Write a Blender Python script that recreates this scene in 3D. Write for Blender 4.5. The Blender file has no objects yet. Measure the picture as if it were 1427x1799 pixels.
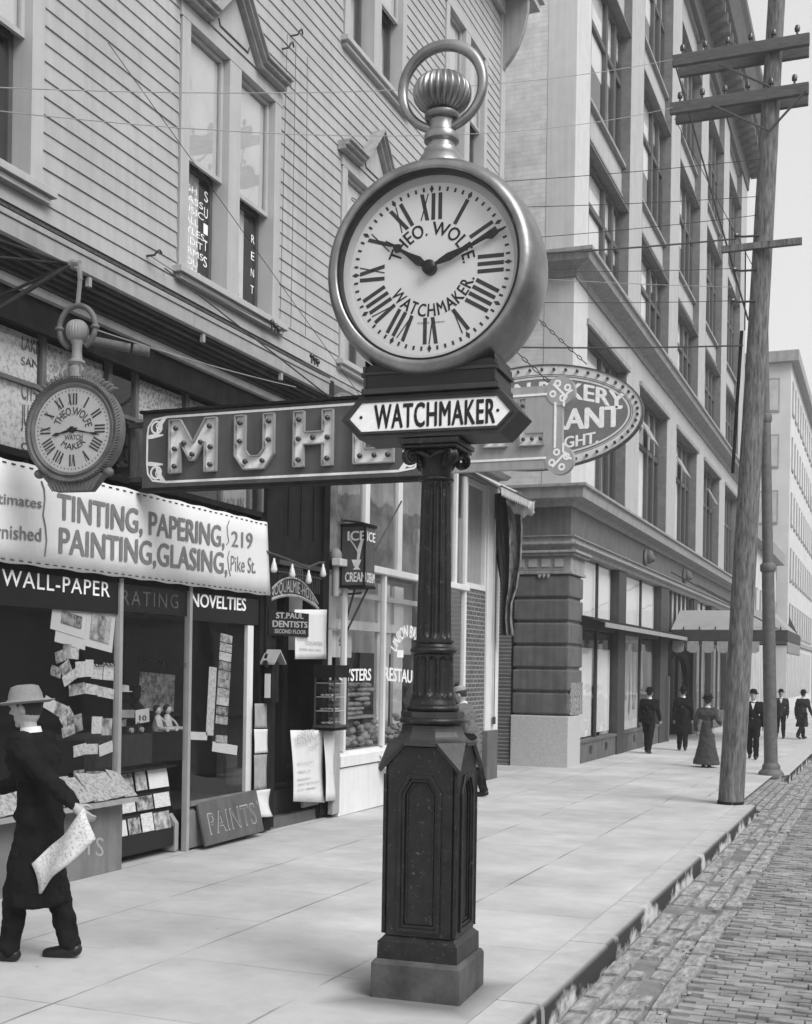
import bpy, math, random
from mathutils import Vector, Matrix
random.seed(7)
S = bpy.context.scene
C = S.collection
rad = math.radians
pi = math.pi

# ------------------------------------------------------------------ camera, sky, sun, exposure
EYE = 2.07
FOC, CX, CY = 2150.0, 713.5, 1172.0          # focal length and foot of the view axis, in photo pixels (1427 x 1799)
YAW = math.atan(847 / FOC)                   # the camera looks this far left of the street's direction
ROLL = rad(0.9)
cam_d = bpy.data.cameras.new('camera')
cam = bpy.data.objects.new('camera', cam_d)
C.objects.link(cam)
cam_d.sensor_fit = 'HORIZONTAL'
cam_d.sensor_width = 36.0
cam_d.lens = 36.0 * FOC / 1427.0
cam_d.shift_x = 0.0
cam_d.shift_y = (CY - 899.5) / 1427.0
cam_d.clip_start = 0.1
cam_d.clip_end = 3000
cam.matrix_world = (Matrix.Translation((0, 0, EYE)) @ Matrix.Rotation(YAW, 4, 'Z')
                    @ Matrix.Rotation(pi / 2, 4, 'X') @ Matrix.Rotation(ROLL, 4, 'Z'))
S.camera = cam

SUN_EL, SUN_AZ = 44.0, 116.0                  # azimuth from +Y (street direction) towards +X (the road side)
w = bpy.data.worlds.new('World')
S.world = w
w.use_nodes = True
wn, wl = w.node_tree.nodes, w.node_tree.links
sky = wn.new('ShaderNodeTexSky')
sky.sky_type = 'NISHITA'
sky.sun_disc = False
sky.sun_elevation = rad(SUN_EL)
sky.sun_rotation = rad(SUN_AZ)
sky.air_density = 1.0
sky.dust_density = 4.0
grey = wn.new('ShaderNodeRGBToBW')           # black and white plate: a colourless sky
wl.new(sky.outputs[0], grey.inputs[0])
flat_ = wn.new('ShaderNodeMath'); flat_.operation = 'POWER'; flat_.inputs[1].default_value = 0.3   # high thin overcast evens the sky out
gain = wn.new('ShaderNodeMath'); gain.operation = 'MULTIPLY'; gain.inputs[1].default_value = 1.95
wl.new(grey.outputs[0], flat_.inputs[0]); wl.new(flat_.outputs[0], gain.inputs[0])
wl.new(gain.outputs[0], wn['Background'].inputs['Color'])
wn['Background'].inputs['Strength'].default_value = 0.15
sun_d = bpy.data.lights.new('sun', 'SUN')
sun_d.energy = 1.5
sun_d.angle = rad(35)
sun = bpy.data.objects.new('sun', sun_d)
C.objects.link(sun)
sd = Vector((math.sin(rad(SUN_AZ)) * math.cos(rad(SUN_EL)), math.cos(rad(SUN_AZ)) * math.cos(rad(SUN_EL)), math.sin(rad(SUN_EL))))
sun.rotation_euler = sd.to_track_quat('Z', 'Y').to_euler()
S.view_settings.view_transform = 'Standard'
S.view_settings.look = 'None'
S.view_settings.gamma = 1.0
S.view_settings.exposure = 1.2
S.cycles.max_bounces = 7
S.cycles.diffuse_bounces = 3
S.cycles.glossy_bounces = 3
S.cycles.transparent_max_bounces = 10
S.cycles.use_denoising = True
try:
    S.cycles.volume_step_rate = 4
except Exception:
    pass

# ------------------------------------------------------------------ measuring: a photo point laid on a known real plane
_F = Vector((-math.sin(YAW), math.cos(YAW), 0)); _R = Vector((math.cos(YAW), math.sin(YAW), 0)); _U = Vector((0, 0, 1))
def ray(px, py):
    dx, dy = px - CX, py - CY
    c, s = math.cos(ROLL), math.sin(ROLL)
    return _F * FOC + _R * (dx * c + dy * s) - _U * (-dx * s + dy * c)
def on_x(px, py, X):
    d = ray(px, py); return Vector((0, 0, EYE)) + d * (X / d.x)
def on_y(px, py, Y):
    d = ray(px, py); return Vector((0, 0, EYE)) + d * (Y / d.y)
def gz(y):                                   # the street falls away a little
    return -0.006 * (y - 7.0)

# ------------------------------------------------------------------ materials
def mat(name, v, rough=0.75, nv=0.12, ns=6.0, bump=0.0, bs=40.0, metal=0.0, stretch=(1, 1, 1), spec=0.35, streak=0.0, rnd=False, specks=0.0):
    m = bpy.data.materials.new(name); m.use_nodes = True
    n, l = m.node_tree.nodes, m.node_tree.links
    b = n['Principled BSDF']
    b.inputs['Roughness'].default_value = rough
    b.inputs['Metallic'].default_value = metal
    b.inputs['Specular IOR Level'].default_value = spec
    tc = n.new('ShaderNodeTexCoord'); mp = n.new('ShaderNodeMapping')
    mp.inputs['Scale'].default_value = stretch
    l.new(tc.outputs['Object'], mp.inputs['Vector'])
    if rnd:
        oi = n.new('ShaderNodeObjectInfo'); mu = n.new('ShaderNodeMath'); mu.operation = 'MULTIPLY'; mu.inputs[1].default_value = 50
        l.new(oi.outputs['Random'], mu.inputs[0]); l.new(mu.outputs[0], mp.inputs['Location'])
    t = n.new('ShaderNodeTexNoise'); t.inputs['Scale'].default_value = ns; t.inputs['Detail'].default_value = 7; t.inputs['Roughness'].default_value = 0.62
    l.new(mp.outputs[0], t.inputs['Vector'])
    mr = n.new('ShaderNodeMapRange'); mr.inputs['From Min'].default_value = 0.3; mr.inputs['From Max'].default_value = 0.7
    mr.inputs['To Min'].default_value = v * (1 - nv); mr.inputs['To Max'].default_value = v * (1 + nv)
    l.new(t.outputs['Fac'], mr.inputs['Value'])
    out = mr.outputs[0]
    if streak:
        mp2 = n.new('ShaderNodeMapping'); mp2.inputs['Scale'].default_value = (5, 5, 0.25)
        l.new(tc.outputs['Object'], mp2.inputs['Vector'])
        t2 = n.new('ShaderNodeTexNoise'); t2.inputs['Scale'].default_value = 2.2; t2.inputs['Detail'].default_value = 5
        l.new(mp2.outputs[0], t2.inputs['Vector'])
        m2 = n.new('ShaderNodeMapRange'); m2.inputs['From Min'].default_value = 0.42; m2.inputs['From Max'].default_value = 0.7
        m2.inputs['To Min'].default_value = 1.0; m2.inputs['To Max'].default_value = 1.0 - streak
        l.new(t2.outputs['Fac'], m2.inputs['Value'])
        mm = n.new('ShaderNodeMath'); mm.operation = 'MULTIPLY'
        l.new(out, mm.inputs[0]); l.new(m2.outputs[0], mm.inputs[1]); out = mm.outputs[0]
    if specks:
        t4 = n.new('ShaderNodeTexNoise'); t4.inputs['Scale'].default_value = 38; t4.inputs['Detail'].default_value = 6; t4.inputs['Roughness'].default_value = 0.75
        l.new(tc.outputs['Object'], t4.inputs['Vector'])
        m4 = n.new('ShaderNodeMapRange'); m4.inputs['From Min'].default_value = 0.60; m4.inputs['From Max'].default_value = 0.70; m4.inputs['To Max'].default_value = specks
        l.new(t4.outputs['Fac'], m4.inputs['Value'])
        ad = n.new('ShaderNodeMath'); ad.operation = 'ADD'; l.new(out, ad.inputs[0]); l.new(m4.outputs[0], ad.inputs[1]); out = ad.outputs[0]
    l.new(out, b.inputs['Base Color'])
    if bump:
        t3 = n.new('ShaderNodeTexNoise'); t3.inputs['Scale'].default_value = bs; t3.inputs['Detail'].default_value = 5
        l.new(mp.outputs[0], t3.inputs['Vector'])
        bp = n.new('ShaderNodeBump'); bp.inputs['Strength'].default_value = bump; bp.inputs['Distance'].default_value = 0.02
        l.new(t3.outputs['Fac'], bp.inputs['Height']); l.new(bp.outputs[0], b.inputs['Normal'])
    return m
def glass(name, ior=1.75, rough=0.02, tint=0.9):
    m = bpy.data.materials.new(name); m.use_nodes = True
    n, l = m.node_tree.nodes, m.node_tree.links
    n.remove(n['Principled BSDF'])
    tr = n.new('ShaderNodeBsdfTransparent'); tr.inputs['Color'].default_value = (tint, tint, tint, 1)
    gl = n.new('ShaderNodeBsdfGlossy'); gl.inputs['Roughness'].default_value = rough
    fr = n.new('ShaderNodeFresnel')
    ge = n.new('ShaderNodeNewGeometry'); io = n.new('ShaderNodeMapRange')     # a thin pane reflects alike from both sides
    io.inputs['To Min'].default_value = ior; io.inputs['To Max'].default_value = 1 / ior
    l.new(ge.outputs['Backfacing'], io.inputs['Value']); l.new(io.outputs[0], fr.inputs['IOR'])
    tc = n.new('ShaderNodeTexCoord'); t = n.new('ShaderNodeTexNoise'); t.inputs['Scale'].default_value = 1.3; t.inputs['Detail'].default_value = 2
    l.new(tc.outputs['Object'], t.inputs['Vector'])
    bp = n.new('ShaderNodeBump'); bp.inputs['Strength'].default_value = 0.12; bp.inputs['Distance'].default_value = 0.03
    l.new(t.outputs['Fac'], bp.inputs['Height']); l.new(bp.outputs[0], gl.inputs['Normal'])
    mx = n.new('ShaderNodeMixShader')
    l.new(fr.outputs[0], mx.inputs[0]); l.new(tr.outputs[0], mx.inputs[1]); l.new(gl.outputs[0], mx.inputs[2])
    l.new(mx.outputs[0], n['Material Output'].inputs['Surface'])
    return m
def printed(name, lo, hi, scale, edge=0.5):   # small pictures and print on paper
    m = bpy.data.materials.new(name); m.use_nodes = True
    n, l = m.node_tree.nodes, m.node_tree.links
    b = n['Principled BSDF']; b.inputs['Roughness'].default_value = 0.7
    tc = n.new('ShaderNodeTexCoord'); mp = n.new('ShaderNodeMapping')
    oi = n.new('ShaderNodeObjectInfo'); mu = n.new('ShaderNodeMath'); mu.operation = 'MULTIPLY'; mu.inputs[1].default_value = 90
    l.new(oi.outputs['Random'], mu.inputs[0]); l.new(mu.outputs[0], mp.inputs['Location']); l.new(tc.outputs['Object'], mp.inputs['Vector'])
    t = n.new('ShaderNodeTexNoise'); t.inputs['Scale'].default_value = scale; t.inputs['Detail'].default_value = 4; t.inputs['Roughness'].default_value = 0.7
    l.new(mp.outputs[0], t.inputs['Vector'])
    mr = n.new('ShaderNodeMapRange'); mr.inputs['From Min'].default_value = edge - 0.14; mr.inputs['From Max'].default_value = edge + 0.12
    mr.inputs['To Min'].default_value = lo; mr.inputs['To Max'].default_value = hi
    l.new(t.outputs['Fac'], mr.inputs['Value']); l.new(mr.outputs[0], b.inputs['Base Color'])
    return m
def bricks(name, c1, c2, mortar, bw, bh, msize=0.012, axes='yz', bump=0.5, paint=None):
    m = bpy.data.materials.new(name); m.use_nodes = True
    n, l = m.node_tree.nodes, m.node_tree.links
    b = n['Principled BSDF']; b.inputs['Roughness'].default_value = 0.85
    tc = n.new('ShaderNodeTexCoord'); sx = n.new('ShaderNodeSeparateXYZ'); cb = n.new('ShaderNodeCombineXYZ')
    l.new(tc.outputs['Object'], sx.inputs[0])
    for k, a in enumerate(axes):
        l.new(sx.outputs['xyz'.index(a)], cb.inputs[k])
    br = n.new('ShaderNodeTexBrick'); br.inputs['Scale'].default_value = 1.0
    br.inputs['Brick Width'].default_value = bw; br.inputs['Row Height'].default_value = bh
    br.inputs['Mortar Size'].default_value = msize; br.inputs['Mortar Smooth'].default_value = 0.3
    for k, c in (('Color1', c1), ('Color2', c2), ('Mortar', mortar)):
        br.inputs[k].default_value = (c, c, c, 1)
    l.new(cb.outputs[0], br.inputs['Vector'])
    t = n.new('ShaderNodeTexNoise'); t.inputs['Scale'].default_value = 3.0; t.inputs['Detail'].default_value = 6
    l.new(tc.outputs['Object'], t.inputs['Vector'])
    mr = n.new('ShaderNodeMapRange'); mr.inputs['From Min'].default_value = 0.3; mr.inputs['From Max'].default_value = 0.7
    mr.inputs['To Min'].default_value = 0.82; mr.inputs['To Max'].default_value = 1.15
    l.new(t.outputs['Fac'], mr.inputs['Value'])
    mm = n.new('ShaderNodeMix'); mm.data_type = 'RGBA'; mm.blend_type = 'MULTIPLY'; mm.inputs[0].default_value = 1
    l.new(br.outputs['Color'], mm.inputs[6]); l.new(mr.outputs[0], mm.inputs[7])
    l.new(mm.outputs[2], b.inputs['Base Color'])
    bp = n.new('ShaderNodeBump'); bp.inputs['Strength'].default_value = bump; bp.inputs['Distance'].default_value = 0.01; bp.invert = True
    l.new(br.outputs['Fac'], bp.inputs['Height']); l.new(bp.outputs[0], b.inputs['Normal'])
    return m

m_clap = mat('clapboard_paint', 0.36, 0.75, 0.12, 0.9, streak=0.12)
m_trim = mat('trim_paint', 0.39, 0.65, 0.06, 3.0, streak=0.10)
m_white = mat('white_paint', 0.66, 0.6, 0.06, 4.0, streak=0.12)
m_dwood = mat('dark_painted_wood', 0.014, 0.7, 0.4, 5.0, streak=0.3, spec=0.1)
m_mwood = mat('weathered_wood', 0.10, 0.8, 0.3, 8.0, stretch=(6, 6, 0.6), bump=0.2)
m_pale_wood = mat('pale_frame_paint', 0.30, 0.6, 0.1, 5.0, streak=0.15)
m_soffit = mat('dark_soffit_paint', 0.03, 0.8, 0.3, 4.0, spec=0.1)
m_shingle = mat('mossy_roofing', 0.06, 0.95, 0.6, 30.0, bump=0.8, bs=60)
m_iron = mat('black_painted_iron', 0.012, 0.42, 0.6, 9.0, bump=0.12, bs=30, spec=0.35, streak=0.2, specks=0.16)
m_iron_cap = mat('worn_painted_iron', 0.028, 0.42, 0.4, 9.0, bump=0.1, bs=30, spec=0.45)
m_bare_iron = mat('dark_bar_iron', 0.05, 0.5, 0.3, 20.0)
m_plinth = mat('painted_plinth', 0.06, 0.75, 0.75, 3.0, bump=0.15)
m_brass = mat('weathered_gilt', 0.26, 0.36, 0.6, 2.0, metal=0.85, bump=0.04, bs=25, stretch=(1, 1, 1.0), spec=0.5)
m_dial = mat('opal_dial', 0.74, 0.4, 0.03, 3.0)
m_rim = mat('dial_rim', 0.45, 0.5, 0.05, 5.0)
m_black = mat('black_enamel', 0.008, 0.4, 0.2, 10.0)
m_numeral = mat('numeral_paint', 0.035, 0.5, 0.35, 25.0)
m_signgrey = mat('dark_sign_wood', 0.032, 0.6, 0.3, 6.0, stretch=(1, 1, 3))
m_panel = mat('sign_panel_grey', 0.095, 0.55, 0.18, 3.0, streak=0.25)
m_panel2 = mat('sign_panel_pale_grey', 0.34, 0.55, 0.10, 3.0, streak=0.15)
m_oval = mat('oval_sign_field', 0.165, 0.6, 0.16, 5.0)
m_letterwhite = mat('letter_white', 0.82, 0.6, 0.12, 14.0)
m_banner = mat('white_canvas', 0.64, 0.9, 0.05, 2.0, bump=0.12, bs=3)
m_bantext = mat('grey_banner_paint', 0.17, 0.8, 0.16, 18.0)
m_glass = glass('shop_glass', 1.55)
m_glass_rest = glass('restaurant_glass', 2.1)
m_glass_up = glass('upper_window_glass', 2.7)
m_clear = glass('clear_glass', 1.25)
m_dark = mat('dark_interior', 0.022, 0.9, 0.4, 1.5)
m_blind = mat('window_blind', 0.62, 0.9, 0.10, 2.5)
m_shade_reflect = mat('white_shade_and_reflection', 0.85, 0.9, 0.05, 2.0)  # real shades, and white sheets that imitate reflected sky
m_curtain = mat('pale_curtain', 0.75, 0.95, 0.2, 3.0, stretch=(8, 8, 0.4))
m_paper = mat('white_paper', 0.60, 0.85, 0.06, 6.0, rnd=True)
m_oldpaper = mat('aged_paper', 0.28, 0.85, 0.2, 9.0, rnd=True)
m_ink = mat('faded_ink', 0.30, 0.9, 0.4, 40.0)
m_print = printed('printed_picture', 0.06, 0.52, 30, 0.47)
m_printlight = printed('pale_print', 0.20, 0.58, 26, 0.42)
m_type = printed('small_type', 0.12, 0.62, 60, 0.40)
m_scene = printed('tinted_view', 0.08, 0.50, 9, 0.50)
m_printdark = printed('dark_print', 0.03, 0.42, 14, 0.52)
m_stone = mat('dark_ground_floor_stone', 0.115, 0.75, 0.22, 3.0, bump=0.15, bs=20, streak=0.3)
m_granite = mat('speckled_granite', 0.42, 0.8, 0.25, 45.0, bump=0.1)
m_terra = mat('pale_terracotta', 0.40, 0.75, 0.07, 3.0, streak=0.18)
m_terra_pale = mat('pale_corner_terracotta', 0.53, 0.75, 0.06, 3.0, streak=0.10)
m_terra_mid = mat('grey_stone_trim', 0.29, 0.75, 0.14, 3.0, streak=0.28)
m_upper_brick = bricks('pale_brick', 0.58, 0.54, 0.49, 0.42, 0.11, 0.010, 'xz', 0.25)
m_red_brick = bricks('dark_red_brick', 0.10, 0.06, 0.24, 0.225, 0.085, 0.014, 'yz', 0.6)
m_sash = mat('window_sash_paint', 0.075, 0.6, 0.15, 6.0)
m_skin = mat('skin', 0.33, 0.55, 0.1, 12.0)
m_coat = mat('black_wool', 0.010, 0.95, 0.4, 8.0, bump=0.6, bs=9, spec=0.1)
m_coat2 = mat('charcoal_wool', 0.022, 0.95, 0.25, 30.0, bump=0.2, bs=80)
m_dress = mat('dark_dress_cloth', 0.05, 0.9, 0.3, 20.0, stretch=(6, 6, 0.8), bump=0.2)
m_shirt = mat('white_shirt', 0.65, 0.9, 0.05, 10.0)
m_straw = mat('pale_straw', 0.20, 0.85, 0.12, 40.0, bump=0.2)
m_hair = mat('dark_hair', 0.02, 0.7, 0.3, 40.0)
m_shoe = mat('black_leather', 0.012, 0.35, 0.3, 20.0)
m_pole = mat('weathered_pole_wood', 0.125, 0.9, 0.75, 4.0, stretch=(7, 7, 1.0), bump=0.6, bs=10)
m_arm = mat('crossarm_wood', 0.085, 0.85, 0.3, 6.0, stretch=(1, 6, 6))
m_lampiron = mat('grey_lamp_iron', 0.10, 0.6, 0.3, 8.0, spec=0.4)
m_wire = mat('wire', 0.03, 0.6, 0.2, 5.0)
m_palewire = mat('pale_wire', 0.25, 0.6, 0.2, 5.0)
m_bulb = mat('bulb_glass', 0.035, 0.15, 0.2, 5.0, spec=0.5)
m_bulbpale = mat('frosted_bulb', 0.6, 0.3, 0.1, 5.0)
m_canvasdark = mat('striped_dark_canvas', 0.03, 0.95, 0.5, 3.0, stretch=(10, 10, 0.5), bump=0.3)
m_canvaspale = mat('pale_canvas', 0.42, 0.95, 0.3, 5.0, stretch=(5, 5, 0.6), bump=0.3)
m_bread = mat('bread_crust', 0.26, 0.7, 0.5, 14.0, rnd=True)
m_metalroof = mat('pale_metal_roof', 0.27, 0.6, 0.08, 2.0)
m_carved = mat('weathered_carved_wood', 0.105, 0.6, 0.35, 6.0, bump=0.15, bs=25)
m_ring = mat('weathered_ring_metal', 0.20, 0.5, 0.3, 6.0)
m_porcelain = mat('porcelain', 0.55, 0.3, 0.05, 5.0)

# ------------------------------------------------------------------ mesh building
class MB:
    def __init__(s): s.v = []; s.f = []
    def add(s, vs, fs):
        o = len(s.v); s.v += [tuple(p) for p in vs]; s.f += [tuple(i + o for i in f) for f in fs]; return s
    def box(s, x0, x1, y0, y1, z0, z1):
        x0, x1 = min(x0, x1), max(x0, x1); y0, y1 = min(y0, y1), max(y0, y1); z0, z1 = min(z0, z1), max(z0, z1)
        return s.add([(x0, y0, z0), (x1, y0, z0), (x1, y1, z0), (x0, y1, z0), (x0, y0, z1), (x1, y0, z1), (x1, y1, z1), (x0, y1, z1)],
                     [(0, 3, 2, 1), (4, 5, 6, 7), (0, 1, 5, 4), (1, 2, 6, 5), (2, 3, 7, 6), (3, 0, 4, 7)])
    def prism(s, poly, a, b, fn):
        n = len(poly)
        vs = [fn(u, v, a) for u, v in poly] + [fn(u, v, b) for u, v in poly]
        return s.add(vs, [tuple(range(n))[::-1], tuple(range(n, 2 * n))] + [(i, (i + 1) % n, n + (i + 1) % n, n + i) for i in range(n)])
    def ring(s, outer, inner, a, b, fn):      # flat frame between two outlines of equal count, with thickness
        n = len(outer)
        vs = [fn(u, v, a) for u, v in outer] + [fn(u, v, a) for u, v in inner] + [fn(u, v, b) for u, v in outer] + [fn(u, v, b) for u, v in inner]
        fs = []
        for i in range(n):
            j = (i + 1) % n
            fs += [(i, j, n + j, n + i), (2 * n + i, 3 * n + i, 3 * n + j, 2 * n + j), (i, 2 * n + i, 2 * n + j, j), (n + i, n + j, 3 * n + j, 3 * n + i)]
        return s.add(vs, fs)
    def lathe(s, prof, n=32, c=(0, 0, 0), axis='z', cap=True, start=0.0, rib=None):
        vs, fs = [], []
        for k, (r, h) in enumerate(prof):
            for i in range(n):
                a = start + 2 * pi * i / n
                rr = r * (rib(a, k) if rib else 1)
                p = (rr * math.cos(a), rr * math.sin(a), h)
                if axis == 'y': p = (p[0], p[2], p[1])
                vs.append((p[0] + c[0], p[1] + c[1], p[2] + c[2]))
        for k in range(len(prof) - 1):
            for i in range(n):
                j = (i + 1) % n
                fs.append((k * n + i, k * n + j, (k + 1) * n + j, (k + 1) * n + i))
        if cap:
            fs.append(tuple(range(n))[::-1]); fs.append(tuple((len(prof) - 1) * n + i for i in range(n)))
        return s.add(vs, fs)
    def tube(s, pts, r, n=8, closed=False):
        pts = [Vector(p) for p in pts]
        rs = r if isinstance(r, (list, tuple)) else [r] * len(pts)
        vs, fs = [], []
        N = len(pts); up = None
        for k, p in enumerate(pts):
            if closed: t = pts[(k + 1) % N] - pts[k - 1]
            else: t = pts[min(k + 1, N - 1)] - pts[max(k - 1, 0)]
            t.normalize()
            if up is None:
                up = Vector((0, 0, 1)) if abs(t.z) < 0.9 else Vector((0, 1, 0))
            a = t.cross(up)
            if a.length < 1e-5: a = t.cross(Vector((1, 0, 0)))
            a.normalize(); b = a.cross(t); b.normalize(); up = b
            for i in range(n):
                q = 2 * pi * i / n
                vs.append(p + (a * math.cos(q) + b * math.sin(q)) * rs[k])
        M = N if closed else N - 1
        for k in range(M):
            for i in range(n):
                j = (i + 1) % n; k2 = (k + 1) % N
                fs.append((k * n + i, k * n + j, k2 * n + j, k2 * n + i))
        if not closed:
            fs.append(tuple(range(n))[::-1]); fs.append(tuple((N - 1) * n + i for i in range(n)))
        return s.add(vs, fs)
    def bar(s, p, q, wd, ht=None):            # a square bar between two points
        p, q = Vector(p), Vector(q); t = (q - p).normalized()
        up = Vector((0, 0, 1)) if abs(t.z) < 0.95 else Vector((1, 0, 0))
        a = t.cross(up).normalized() * wd / 2; b = a.cross(t).normalized() * (ht or wd) / 2
        vs = [o + x * a + y * b for o in (p, q) for x, y in ((-1, -1), (1, -1), (1, 1), (-1, 1))]
        return s.add(vs, [(0, 1, 2, 3)[::-1], (4, 5, 6, 7)] + [(i, (i + 1) % 4, 4 + (i + 1) % 4, 4 + i) for i in range(4)])
    def ball(s, c, r, n=10, m=7):
        rx, ry, rz = r if isinstance(r, (tuple, list)) else (r, r, r)
        vs, fs = [(c[0], c[1], c[2] - rz)], []
        for k in range(1, m):
            a = -pi / 2 + pi * k / m
            for i in range(n):
                b = 2 * pi * i / n
                vs.append((c[0] + rx * math.cos(a) * math.cos(b), c[1] + ry * math.cos(a) * math.sin(b), c[2] + rz * math.sin(a)))
        vs.append((c[0], c[1], c[2] + rz)); L = len(vs) - 1
        for i in range(n):
            j = (i + 1) % n
            fs.append((0, 1 + j, 1 + i)); fs.append((L, 1 + (m - 2) * n + i, 1 + (m - 2) * n + j))
            for k in range(m - 2):
                fs.append((1 + k * n + i, 1 + k * n + j, 1 + (k + 1) * n + j, 1 + (k + 1) * n + i))
        return s.add(vs, fs)
    def grid(s, nu, nv, fn):
        vs = [fn(i / nu, j / nv) for j in range(nv + 1) for i in range(nu + 1)]
        fs = [(j * (nu + 1) + i, j * (nu + 1) + i + 1, (j + 1) * (nu + 1) + i + 1, (j + 1) * (nu + 1) + i) for j in range(nv) for i in range(nu)]
        return s.add(vs, fs)

INV = {}
def mesh(name, mb, m, smooth=None, bevel=0.0, inv=None, thick=0.0):
    me = bpy.data.meshes.new(name)
    vs = mb.v
    if inv is not None: vs = [tuple(inv @ Vector(p)) for p in vs]
    me.from_pydata(vs, [], mb.f); me.validate(); me.update()
    me.materials.append(m)
    if smooth:
        me.polygons.foreach_set('use_smooth', [True] * len(me.polygons))
        me.set_sharp_from_angle(angle=rad(smooth))
    o = bpy.data.objects.new(name, me); C.objects.link(o)
    if thick:
        sm = o.modifiers.new('thickness', 'SOLIDIFY'); sm.thickness = thick; sm.offset = 0
    if bevel:
        bv = o.modifiers.new('bevel', 'BEVEL'); bv.width = bevel; bv.segments = 2; bv.limit_method = 'ANGLE'; bv.angle_limit = rad(50)
    return o
def tag(o, label, cat, group=None):
    o['label'] = label; o['category'] = cat
    if group: o['group'] = group
    return o
def thing(name, label, cat, loc=(0, 0, 0), rotz=0.0, group=None):
    o = bpy.data.objects.new(name, None); C.objects.link(o)
    o.empty_display_size = 0.1
    o.location = loc; o.rotation_euler = (0, 0, rotz)
    tag(o, label, cat, group)
    INV[o.name] = (Matrix.Translation(loc) @ Matrix.Rotation(rotz, 4, 'Z')).inverted()
    return o
def part(name, mb, m, root, world=True, **k):  # geometry given in world metres (world=True) or in the thing's own frame
    inv = INV[root.name] if world else None
    o = mesh(name, mb, m, inv=inv, **k)
    o.parent = root
    INV[o.name] = INV[root.name]
    return o
def solo(name, label, cat, mb, m, group=None, **k):
    xs, ys, zs = zip(*mb.v)
    loc = ((min(xs) + max(xs)) / 2, (min(ys) + max(ys)) / 2, min(zs))
    o = mesh(name, mb, m, inv=Matrix.Translation(loc).inverted(), **k)
    o.location = loc
    INV[o.name] = Matrix.Translation(loc).inverted()
    return tag(o, label, cat, group)
def struct(name, mb, m, kind='structure', **k):
    o = mesh(name, mb, m, **k); o['kind'] = kind; return o

# lettering -----------------------------------------------------------------
_cap = {}
def glyphs(txt, bold=0.0, gap=1.0):
    cu = bpy.data.curves.new('t', 'FONT'); cu.body = txt; cu.size = 1.0; cu.offset = bold; cu.resolution_u = 3; cu.space_character = gap
    ob = bpy.data.objects.new('t', cu); C.objects.link(ob)
    dg = bpy.context.evaluated_depsgraph_get()
    me = bpy.data.meshes.new_from_object(ob.evaluated_get(dg))
    vs = [(p.co.x, p.co.y) for p in me.vertices]; fs = [tuple(p.vertices) for p in me.polygons]
    bpy.data.objects.remove(ob); bpy.data.curves.remove(cu); bpy.data.meshes.remove(me)
    return vs, fs
def caph(bold):
    if bold not in _cap:
        ys = [p[1] for p in glyphs('H', bold)[0]]; _cap[bold] = (min(ys), max(ys))
    return _cap[bold]
def text(mb, txt, wd, ht, place, bold=0.02, gap=1.0, lead=0.0):
    """letters scaled to width wd and capital height ht; place(u, v) gives the point in space"""
    fat = max(0.0, bold - 0.002); off = min(bold, 0.0)
    vs, fs = glyphs(txt, off, gap)
    if not vs: return mb
    y0, y1 = caph(off); xs = [p[0] for p in vs]; a, b = min(xs), max(xs)
    def put(u, v, d):
        p = Vector(place(u, v))
        if d:
            e = ht * 0.05; n = (Vector(place(u + e, v)) - p).cross(Vector(place(u, v + e)) - p)
            if n.length > 0: p = p + n.normalized() * d
        return tuple(p)
    # heavier letters: the same strokes laid again a little to each side, a hair above the first
    shifts = [(0, 0)] if fat <= 0 else [(-1, -.5), (1, .5), (-.35, .5), (.35, -.5), (0, 0)]
    for k, (sx, sy) in enumerate(shifts):
        mb.add([put(fat * 1.3 + (x + sx * fat * 1.3 - a) / (b - a) * wd, (y + sy * fat - y0) / (y1 - y0) * ht, 0.00025 * k) for x, y in vs], fs)
    return mb
def text_x(mb, txt, X, y0, y1, z0, h, dz=0.0, **k):   # on a wall facing the road
    wd = y1 - y0
    return text(mb, txt, wd, h, lambda u, v: (X, y0 + u, z0 + v + dz * u / wd), **k)
def text_y(mb, txt, Y, x0, x1, z0, h, dz=0.0, **k):   # on a face turned to the camera
    wd = x1 - x0
    return text(mb, txt, wd, h, lambda u, v: (x0 + u, Y, z0 + v + dz * u / wd), **k)
def text_photo(mb, txt, X, pl, pr, ptop, **k):        # left and right ends of the baseline and the top left corner, in the photo, on the wall plane X
    a, b, t = on_x(*pl, X), on_x(*pr, X), on_x(*ptop, X)
    return text_x(mb, txt, X, a.y, b.y, a.z, t.z - a.z, b.z - a.z, **k)
def arc(txt, mb, cx, cz, Y, r, a0, a1, h, inward=False, **k):
    """text along a circle in a plane facing the camera; angles in degrees clockwise from the top"""
    wd = abs(rad(a1 - a0)) * r
    def place(u, v):
        t = rad(a0) + (rad(a1) - rad(a0)) * u / wd
        rr = r - v if inward else r + v
        return (cx + rr * math.sin(t), Y, cz + rr * math.cos(t))
    return text(mb, txt, wd, h, place, **k)
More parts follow.
